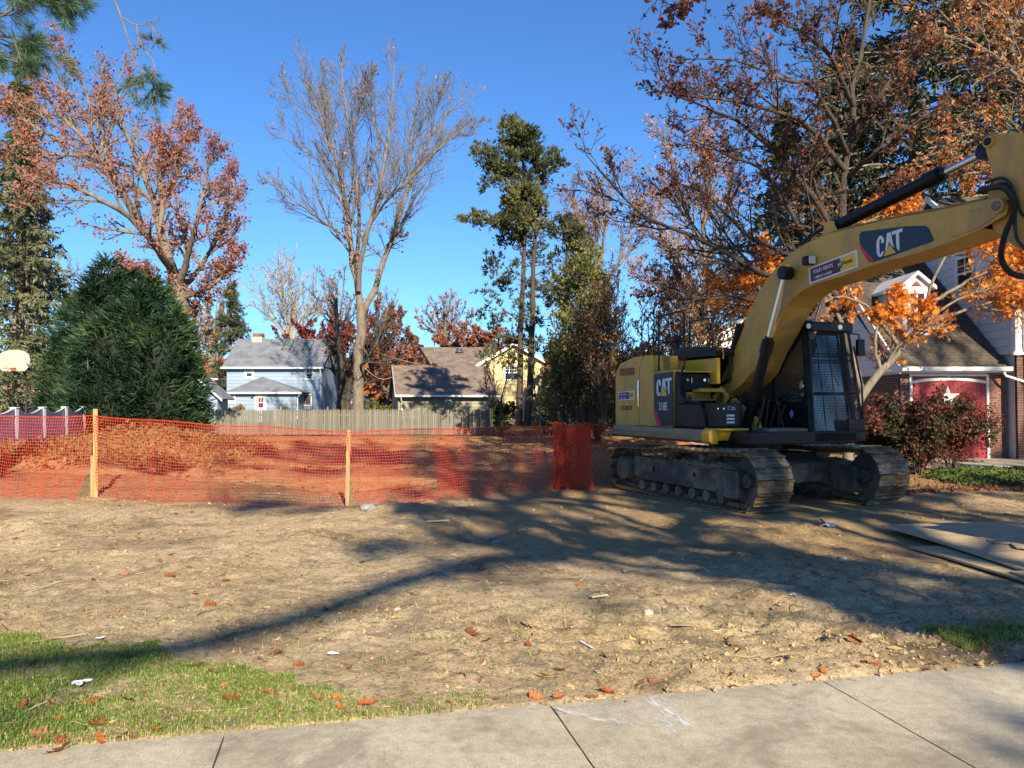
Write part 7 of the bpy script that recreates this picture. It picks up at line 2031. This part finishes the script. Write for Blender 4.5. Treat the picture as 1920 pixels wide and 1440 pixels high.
# ---- 8 spreading dark tree behind the boom, 9 orange maple
sp = [([(1577, 700), (1582, 560), (1582, 480), (1577, 400), (1585, 320), (1600, 240), (1598, 180), (1608, 120), (1622, 60), (1630, 0)], .14, .04),
      ([(1600, 200), (1560, 110, -1), (1520, 75, -1.5), (1470, 40, -2), (1400, 20, -2)], .07, .015),
      ([(1590, 290), (1560, 220, -1), (1520, 160, -1.5), (1470, 150, -2), (1400, 120, -2.5), (1300, 110, -2.5)], .07, .012),
      ([(1585, 320), (1530, 250, -1), (1460, 210, -2), (1380, 190, -2.5), (1290, 180, -3), (1230, 170, -3)], .08, .012),
      ([(1580, 450), (1510, 350, -1), (1430, 260, -1.5), (1350, 215, -2), (1270, 180, -2), (1240, 150, -2)], .085, .012),
      ([(1575, 500), (1510, 440, -1), (1440, 330, -1.5), (1370, 290, -2), (1300, 265, -2)], .085, .012),
      ([(1578, 560), (1490, 490, -1), (1400, 440, -1.5), (1330, 370, -2), (1260, 340, -2)], .09, .012),
      ([(1575, 580), (1480, 535, -1), (1385, 490, -2), (1300, 440, -2), (1215, 410, -2.5), (1150, 350, -2.5), (1100, 290, -2.5)], .10, .012),
      ([(1570, 600), (1490, 590, -1), (1400, 560, -2), (1320, 560, -2), (1230, 530, -2)], .07, .012),
      ([(1600, 250), (1650, 180, -1), (1700, 110, -1), (1740, 60, -1)], .07, .015), ([(1590, 330), (1650, 280, -1), (1720, 230, -1), (1800, 190, -1)], .07, .015),
      ([(1585, 420), (1650, 380, -1), (1710, 340, -1), (1780, 320, -1)], .06, .012)]
broadleaf('spreading_tree', 'dark leaning tree with long level boughs and sparse rust leaves over the excavator', 19, sp, 61, bark_d, rust, n1=13, n2=10, n3=6, leafn=3, leafsize=.085, keepleaf=.46, lf1=.32, up=.03, spread=.05, tintscale=.8, rmin=.0045, a2=.65)
sp = [([(1590, 860), (1600, 780), (1618, 735), (1650, 700), (1690, 655), (1735, 575)], .13, .05), ([(1618, 735), (1590, 650, .5), (1560, 560, .5), (1540, 500, .5)], .09, .03),
      ([(1690, 655), (1650, 600), (1600, 560), (1540, 560), (1450, 560)], .05, .012), ([(1700, 640), (1760, 600), (1830, 575), (1900, 560), (1960, 550)], .05, .012), ([(1735, 575), (1790, 540), (1850, 510), (1920, 470)], .05, .012),
      ([(1650, 700), (1640, 640), (1655, 590), (1690, 560)], .05, .012), ([(1560, 560), (1500, 520), (1440, 500), (1390, 510)], .04, .01), ([(1735, 575), (1760, 500), (1800, 450), (1860, 400)], .04, .012),
      ([(1540, 500), (1580, 440), (1640, 410), (1700, 390)], .04, .012), ([(1560, 560), (1470, 580), (1400, 560), (1340, 540)], .04, .01), ([(1700, 640), (1780, 570), (1860, 540), (1930, 530)], .04, .01)]
broadleaf('maple_tree', 'maple with bright orange leaves spreading in front of the white house', 18.2, sp, 62, bark_g, orange, n1=13, n2=9, n3=4, leafn=3, leafsize=.108, keepleaf=.72, lf1=.37, up=.0, spread=.06, star=True, tintscale=1.1, t0=.45, rmin=.004, wob=.14,
          mask=lambda C: (C[:, 2] > 2.55) | ((C[:, 2] > 1.9) & (C[:, 0] < 8.3)))
# ---- 10 dark spruces upper right, brown oak above
spruce('spruce_tree', 'wide dark evergreen filling the gap behind the boom cylinder', 1600, 33, 60, 720, 190, 74, leafmat('spruce_deep', [(0, (.022, .028, .015)), (.6, (.055, .06, .026)), (1, (.13, .12, .05))], trans=.1), nb=200, droop=.16, tw=12, cone=1.2)
spruce('spruce_tree', 'very tall dark spruce behind the spreading tree at the upper right', 1720, 31, -330, 600, 300, 71, leafmat('spruce_black', [(0, (.020, .028, .016)), (.6, (.045, .055, .028)), (.9, (.11, .11, .05)), (1, (.20, .17, .07))], trans=.1), nb=260, droop=.2, tw=14, cone=1.3)
spruce('spruce_tree', 'dark spruce at the top right corner with drooping sprays', 1890, 29, -350, 560, 260, 72, MATS['spruce_black'], nb=190, droop=.22, tw=13, cone=1.3)
spruce('spruce_tree', 'dark spruce with olive tips behind the boom elbow', 1480, 36, 200, 700, 170, 73, leafmat('spruce_mid', [(0, (.04, .045, .02)), (.5, (.10, .105, .045)), (1, (.19, .18, .08))], trans=.1), nb=170, tw=11)
sp = [([(2060, 900), (2050, 500), (2030, 250), (2000, 100), (1960, -50)], .30, .1), ([(2030, 260), (1950, 180, -1), (1880, 120, -1), (1800, 60, -1), (1740, 0, -1)], .1, .02), ([(2040, 340), (1960, 280), (1890, 250), (1800, 270), (1740, 280)], .09, .02),
      ([(2040, 380), (1960, 350), (1880, 320), (1800, 330)], .08, .02), ([(2010, 120), (1930, 60), (1850, 10), (1780, -40)], .08, .02), ([(2035, 300), (1980, 200), (1920, 100), (1880, 20)], .08, .02)]
broadleaf('oak_tree', 'oak with copper brown leaves reaching in from the right edge', 22, sp, 63, bark_g, leafmat('copper_leaf', [(0, (.26, .10, .035)), (.5, (.48, .19, .06)), (1, (.62, .33, .13))], trans=.35), n1=13, n2=9, n3=4, leafn=3, leafsize=.12, keepleaf=.62, lf1=.34, up=.02, tintscale=.8)

# ---- 11 shrubs: dark bush before the garage, ivy, weeds
def bush(name, label, px, Y, wpx, top, seed, m, n=9000, size=.07, cat='shrub', stems=14, base_py=None, spreadY=.8, shapepow=.5, clump=1.0):
    rng = np.random.default_rng(seed); b = at(px, 758, Y); w = wpx / FPX * Y; hgt = at(px, top, Y).z
    rr = random.Random(seed); P = []
    for k in range(stems):
        a = rr.uniform(0, 6.28); e = rr.uniform(.3, .95)
        P.append(resample([(b.x + rr.uniform(-.15, .15), Y + rr.uniform(-.1, .1), 0), (b.x + w * e * .4 * cos(a), Y + spreadY * e * .4 * sin(a), hgt * .45), (b.x + w * e * cos(a), Y + spreadY * e * sin(a), hgt * rr.uniform(.6, 1) * (1 - .3 * e))], 8))
    P = np.array(P); R = np.repeat(np.linspace(.018, .005, 8)[None], stems, 0)
    c1, r1 = lvl(rng, P, R, 9, .15, 1, .7, .35, 5, .04, .15, .6, rmin=.004); c2, r2 = lvl(rng, c1, r1, 6, .2, 1, .7, .5, 4, .03, .2, .7, rmin=.003)
    C, D, _ = on_twigs(rng, c2, max(1, n // len(c2)), .1, 1, .07 * clump)
    C = C[(C[:, 2] > .03)]
    V, T, k, per = leaves(rng, C, size)
    return tree_obj(name, label, cat, (b.x, Y, 0), [sweep(P, R, 5), ribbon(c1, r1), ribbon(c2, r2)], bark_d, (V, T, tint_of(rng, C, 4, 2, .4, seed)), m, trunk_name='stems', crown_name='foliage')
bush('shrub', 'dark green and red bush in front of the garage doors', 1722, 17.6, 128, 722, 81, dgreen_l, n=22000, size=.07, stems=26, spreadY=.9)
bush('shrub', 'dark leafy bush right behind the far track of the excavator', 1640, 19.2, 80, 738, 82, dgreen_l, n=9000, size=.07, stems=14)
bush('shrub', 'sprawling red leaved barberry before the garage door', 1785, 17.9, 92, 716, 83, leafmat('barberry', [(0, (.06, .018, .015)), (.5, (.20, .035, .028)), (1, (.14, .07, .03))], trans=.25), n=11000, size=.05, stems=16)
bush('shrub', 'round dark shrub at the back fence beneath the cedar trunks', 938, 38.5, 32, 738, 84, green_l, n=3500, size=.12, stems=10)
bush('shrub', 'light green shrub behind the fence right of the bare trunk', 715, 44, 30, 735, 85, olive_l, n=2500, size=.14, stems=8)
bush('shrub', 'brown clipped shrub by the blue house door', 436, 65, 24, 752, 86, brown_l, n=1500, size=.16, stems=8)
bush('shrub', 'green shrub against the blue house wall', 535, 66, 10, 754, 87, green_l, n=800, size=.16, stems=6)
bush('shrub', 'dark shrub under the olive evergreen beside the counterweight', 1120, 32, 60, 700, 88, olive_l, n=5000, size=.10, stems=14)
def ground_cover(name, label, poly, m, n, size, h, seed):
    rng = np.random.default_rng(seed); xs = [p[0] for p in poly]; ys = [p[1] for p in poly]
    x = rng.uniform(min(xs), max(xs), n); y = rng.uniform(min(ys), max(ys), n); ins = np.zeros(n, bool); j = len(poly) - 1
    for i in range(len(poly)):
        (xi, yi_), (xj, yj) = poly[i], poly[j]
        ins ^= ((yi_ > y) != (yj > y)) & (x < (xj - xi) * (y - yi_) / (yj - yi_ + 1e-12) + xi); j = i
    x, y = x[ins], y[ins]
    C = np.stack([x, y, H(x, y) + h * rng.random(len(x)) * (.3 + fbm(x * 1.5, y * 1.5, 2, seed))], -1)
    V, T, k, per = leaves(rng, C, size, flat=1.2)
    o = link(name, npmesh(name, V, None, T, mats=[m], tint=tint_of(rng, C, 4, 2, .4, seed))); tag(o, label, 'ground cover', kind='stuff')
ground_cover('ivy_ground_cover', 'green leafy ground cover along the driveway at the right', [(8.9, 15.2), (14, 14.6), (14, 18.4), (10.2, 18.4), (8.9, 16.8)], green_l, 9000, .085, .14, 3)
ground_cover('leaf_litter', 'fallen orange leaves gathered beside the far track', [(6.8, 13.3), (8.2, 13.6), (11, 14.8), (8.8, 15.2), (7.4, 14.9)], rust, 900, .075, .04, 4)
ground_cover('weeds', 'dry olive and brown weeds on the bank behind the net at the left', [(-13.5, 15.2), (-9.5, 15.5), (-6.6, 17.5), (-6.5, 21.5), (-8.5, 24), (-14, 22)], leafmat('dry_weed', [(0, (.09, .075, .03)), (.5, (.24, .19, .08)), (.8, (.16, .16, .05)), (1, (.38, .24, .10))], trans=.25), 15000, .085, .30, 5)
ground_cover('leaf_litter', 'scattered fallen leaves over the dug ground behind the net', [(-10, 14), (6, 15), (8, 34), (-14, 34)], brown_l, 5000, .09, .02, 6)
ground_cover('leaf_litter', 'leaf litter under the shrubs beside the house', [(6.5, 15), (11, 14.6), (11, 21), (8, 24)], brown_l, 2500, .08, .03, 7)

# ---- grass
grm = leafmat('grass_blades', [(0, (.06, .12, .015)), (.45, (.15, .26, .035)), (.75, (.27, .36, .07)), (1, (.50, .42, .19))], rough=.5, trans=.4)
def grass(name, label, poly_px, n, hgt, seed, dens=None, dead=.15):
    rng = np.random.default_rng(seed); poly = [tuple(gnd(*p)[:2]) for p in poly_px]; xs = [p[0] for p in poly]; ys = [p[1] for p in poly]
    x = rng.uniform(min(xs), max(xs), n); y = rng.uniform(min(ys), max(ys), n)
    wx = x + .10 * (fbm(x * 5, y * 5, 3, seed) - .5) * 2; wy = y + .14 * (fbm(x * 5 + 9, y * 5, 3, seed + 1) - .5) * 2
    ins = np.zeros(n, bool); j = len(poly) - 1
    for i in range(len(poly)):
        (xi, yi_), (xj, yj) = poly[i], poly[j]
        ins ^= ((yi_ > wy) != (yj > wy)) & (wx < (xj - xi) * (wy - yi_) / (yj - yi_ + 1e-12) + xi); j = i
    patch = fbm(x * 2.1, y * 2.1, 3, seed + 7)
    ins &= (rng.random(n) < .42 + 3.0 * (patch - .32)) & (sdist(x, y) > -.01)
    x, y, patch = x[ins], y[ins], patch[ins]; k = len(x)
    z = H(x, y); a = rng.uniform(0, 6.28, k); h = hgt * rng.uniform(.35, 1.2, k) * (.5 + patch); lean = rng.uniform(.2, 1.5, k) * h; w = rng.uniform(.0016, .0034, k)
    dx, dy = np.cos(a), np.sin(a); px, py = -dy * w, dx * w
    def S(*c): return np.stack(c, -1)
    b0 = S(x - px, y - py, z - .005); b1 = S(x + px, y + py, z - .005); m0 = S(x - px * .8 + dx * lean * .35, y - py * .8 + dy * lean * .35, z + h * .6); m1 = S(x + px * .8 + dx * lean * .35, y + py * .8 + dy * lean * .35, z + h * .6); t = S(x + dx * lean, y + dy * lean, z + h * (1 - .35 * lean / h))
    V = np.stack([b0, b1, m1, m0, t], 1).reshape(-1, 3); b = np.arange(k)[:, None] * 5
    T = np.concatenate([b + np.array([0, 1, 2]), b + np.array([0, 2, 3]), b + np.array([3, 2, 4])])
    ti = np.clip(.25 + .5 * rng.random(k) - .3 * (patch - .5), 0, .8); ti = np.where(rng.random(k) < dead + .5 * ss(.12, .0, sdist(x, y)) , .85 + .15 * rng.random(k), ti)
    o = link(name, npmesh(name, V, None, T, mats=[grm], tint=np.repeat(ti, 5))); tag(o, label, 'grass', kind='stuff')
grass('grass', 'short green lawn grass between bare soil and sidewalk at the lower left',
      [(-420, 1160), (-20, 1180), (100, 1188), (128, 1225), (190, 1205), (300, 1205), (320, 1250), (440, 1240), (560, 1268), (620, 1290), (790, 1318), (880, 1290), (960, 1318), (930, 1342), (600, 1372), (200, 1408), (-20, 1420), (-420, 1450)], 170000, .030, 5, dead=.22)
grass('grass', 'tuft of pale green grass by the sidewalk at the right', [(1735, 1178), (1790, 1165), (1930, 1178), (2300, 1165), (2300, 1225), (1880, 1222), (1810, 1232), (1750, 1212)], 22000, .060, 6, dead=.45)
grass('grass', 'thin grass blades on the bare soil in the middle of the lot', [(0, 1120), (500, 1110), (900, 1100), (1400, 1160), (1900, 1160), (1900, 1230), (1300, 1270), (900, 1320), (600, 1280), (300, 1200), (0, 1190)], 2600, .05, 9, dead=.6)
grass('grass', 'green weeds poking up left behind the net', [(-100, 885), (60, 880), (50, 905), (-100, 915)], 9000, .10, 8)

# ---- pine boughs overhead at the top left
pine_m = leafmat('pine_needle', [(0, (.03, .07, .045)), (.6, (.08, .15, .09)), (1, (.16, .22, .10))], rough=.4, trans=.15)
def pine(name, label, sp, Y, seed, n1, n2, base, L=.13, per=26, t0=.3, mids=None, ml=.12):
    rng = np.random.default_rng(seed); P, R = limbs(sp, Y, 12, .006, rng)
    c1, r1 = lvl(rng, P[(1 if ml < .1 else 0):], R[(1 if ml < .1 else 0):], n1, t0, 1, .6, .30, 5, .0, .10, .6, rmin=.003, lmin=ml)
    parts = [sweep(P, R, 8), sweep(c1, r1, 5)]; last = c1
    if n2: c2, r2 = lvl(rng, c1, r1, n2, .3, 1, .6, .5, 4, .0, .1, .7, rmin=.0022, lmin=.08); parts.append(sweep(c2, r2, 4)); last = np.concatenate([c1[:, :4], c2])
    C = np.concatenate([last[:, -1], last[:, -2]]); D = np.concatenate([unit(last[:, -1] - last[:, -2])] * 2)
    if mids: keep = mids(C); C, D = C[keep], D[keep]
    V, Q, n = blades(rng, C, D, per, L, .0042, .50)
    return tree_obj(name, label, 'tree', base, parts, plain('bark_pine', (.16, .14, .12), .9, var=.3, scale=6), (V, Q, np.repeat(rng.random(n), 4)), pine_m, crown_name='needles', trunk_name='branch')
p0 = (-6.2, 6.5, 0)
K = 14
sp = [([(-560, 900), (-560, 500), (-540, 200), (-500, 0), (-480, -200)], .20, .13), ([(-500, 20), (-350, -20), (-200, 20), (-60, 60), (30, 70), (70, 85)], .06, .01), ([(-60, 60), (20, 20), (80, 5), (125, 8)], .02, .006),
      ([(-100, 50), (-20, 90), (20, 115), (50, 90)], .02, .006), ([(-200, -60), (-60, -60), (40, -30), (100, -10)], .03, .006)]
pine('pine_tree', 'pine whose needled boughs reach in at the top left corner', sp, 7.5, 91, 12, 5, tuple(at(-560, 758, 7.5)[:2]) + (0,), mids=lambda C: C[:, 0] > -5.6)
sp = [([(-300, -900), (0, -500), (120, -220), (190, -60), (215, 12), (238, 42), (243, 80), (256, 125)], .05, .006), ([(232, 34), (256, 47), (283, 46), (287, 62)], .008, .004), ([(256, 47), (262, 75), (275, 100), (292, 120), (286, 160), (288, 195)], .008, .004),
      ([(243, 80), (258, 115), (262, 140), (245, 160)], .007, .003), ([(278, 105), (288, 84), (302, 72)], .006, .003), ([(262, 130), (280, 150), (292, 175)], .006, .003)]
pine('pine_bough', 'dangling pine bough with dark needle tufts against the blue sky', sp, 7.8, 92, 9, 1, tuple(at(-300, 758, 7.8)[:2]) + (0,), L=.085, per=26, t0=.45, mids=lambda C: (C[:, 2] < at(240, 78, 7.8).z) & (C[:, 0] > at(205, 0, 7.8).x), ml=.05)

# oak spray hanging in at the top
sp = [([(1500, -500), (1420, -250), (1330, -80), (1260, -30), (1235, 10)], .05, .005), ([(1330, -80), (1290, -20), (1265, 20), (1245, 50)], .012, .004), ([(1300, -60), (1300, -10), (1280, 25)], .01, .004), ([(1330, -90), (1400, -20), (1440, 20), (1470, 50)], .01, .004)]
broadleaf('oak_bough', 'spray of dark oak leaves hanging into the sky at the top', 12, sp, 64, bark_d, leafmat('oak_dark', [(0, (.10, .04, .03)), (1, (.26, .10, .07))], trans=.3), n1=7, n2=4, n3=0, leafn=5, leafsize=.11, keepleaf=.9, lf1=.22, t0=.62, spread=.04, rmin=.003, base=(2.7, 12, 8.0))

# ---- 12 street trees behind the camera: they cast the dappled shade on the lot
def shade_tree(name, label, x, y, h0, h1, r, seed, n=12, bark=bark_d, leafm=None, leafsz=.16, ln=3, n1=8, n2=7, n3=2, extra=None, keep=.7, lean=0.0):
    rng = np.random.default_rng(seed); rr = random.Random(seed); P = [resample([(x + lean, y, -.1), (x + lean * .62, y, h0 * .5), (x + lean * .3, y, h0 * .78), (x, y + .1, h0)], 14)]; R = [np.linspace(.26, .17, 14)]
    P.append(resample([(x, y, h0 - .2), (x + .3, y, (h0 + h1) / 2), (x - .2, y, h1)], 14)); R.append(np.linspace(.15, .04, 14))
    for k in range(n):
        a = 2 * pi * k / n + rr.uniform(-.3, .3); t = rr.random(); zb_ = h0 + (h1 - h0) * t * .75; rad = r * (1 - .55 * t) * rr.uniform(.75, 1.1); rise = (h1 - h0) * .22
        P.append(resample([(x, y, zb_), (x + rad * .5 * cos(a), y + rad * .5 * sin(a), zb_ + rise * .4), (x + rad * cos(a), y + rad * sin(a), zb_ + rise)], 14)); R.append(np.linspace(.11, .02, 14))
    if extra:
        for pts, r0, r1 in extra: P.append(resample(pts, 14)); R.append(np.linspace(r0, r1, 14))
    P, R = np.array(P), np.array(R)
    c1, r1 = lvl(rng, P, R, n1, .25, 1, .7, .33, 6, .03, .12, .55, rmin=.012); c2, r2 = lvl(rng, c1, r1, n2, .2, 1, .7, .45, 4, .03, .15, .6, rmin=.008); c3, r3 = lvl(rng, c2, r2, n3, .2, 1, .7, .5, 3, 0, .2, .7, rmin=.006)
    C, D, _ = on_twigs(rng, c3, ln, .1, 1, .10); mk = .55 * vn(C[:, 0] * .8, C[:, 2] * .8 + C[:, 1] * .6, seed) + .45 * vn(C[:, 0] * 1.9 + 5, C[:, 2] * 1.9 + C[:, 1] * 1.3, seed + 1); C = C[rng.random(len(C)) < keep * ss(.46, .58, mk)]
    V, T, k, per = leaves(rng, C, leafsz)
    return tree_obj(name, label, 'tree', (x + lean, y, 0), [sweep(P, R, 10), sweep(c1, r1, 4), ribbon(c2, r2), ribbon(c3, r3)], bark, (V, T, np.repeat(rng.random(k), 4)), leafm or oak_red)
t1 = shade_tree('oak_tree', 'broad street oak behind the viewpoint shading the middle of the lot', 9.8, -9.0, 7.4, 21, 4.7, 101, 20, ln=6, leafsz=.23, keep=.9)
shade_tree('maple_tree', 'bare street maple behind the viewpoint whose long bough shades the grass', 15.5, -17.0, 9.0, 15.0, 1.4, 107, 2, ln=1, leafsz=.12, keep=.15, n1=3, n2=3, n3=1,
           extra=[([(15.5, -17, 8.6), (13.2, -17, 11.6), (9.8, -15.9, 13.6), (7.9, -16.7, 13.8), (6.8, -17.5, 13.8), (6.0, -19.0, 13.8), (5.3, -19.8, 13.8), (4.4, -20.3, 13.9)], .22, .12),
                  ([(9.8, -15.9, 13.6), (8.6, -14.6, 14.0), (7.4, -14.4, 14.3), (6.2, -15.0, 14.6)], .10, .04)])
k = copy_tree(t1, None, (6.6, -5.6, 0), (0, 0, 5.4)); k['label'] = 'smaller street oak nearest the viewpoint dappling the soil before the tracks'; k.scale = (.7, .7, .88)
k = copy_tree(t1, None, (12.9, -9.6, 0), (0, 0, 2.1)); k['label'] = 'street oak at the right behind the viewpoint shading the excavator'; k.scale = (1.05, 1.05, 1.1)
shade_tree('elm_tree', 'tallest street elm across the road shading the back of the lot', 9.6, -20, 16.5, 28, 6.2, 105, 26, ln=4, leafsz=.25, keep=.9, lean=5.5)
k = copy_tree(t1, None, (21.8, -9, 0), (0, 0, 4.0)); k['label'] = 'third street oak at the right shading the white house'; k.scale = (.9, .9, 1.2)
k = copy_tree(t1, None, (-1.9, -9.2, 0), (0, 0, 1.0)); k['label'] = 'small street tree at the left casting shade on the sidewalk'; k.scale = (.42, .42, .42)
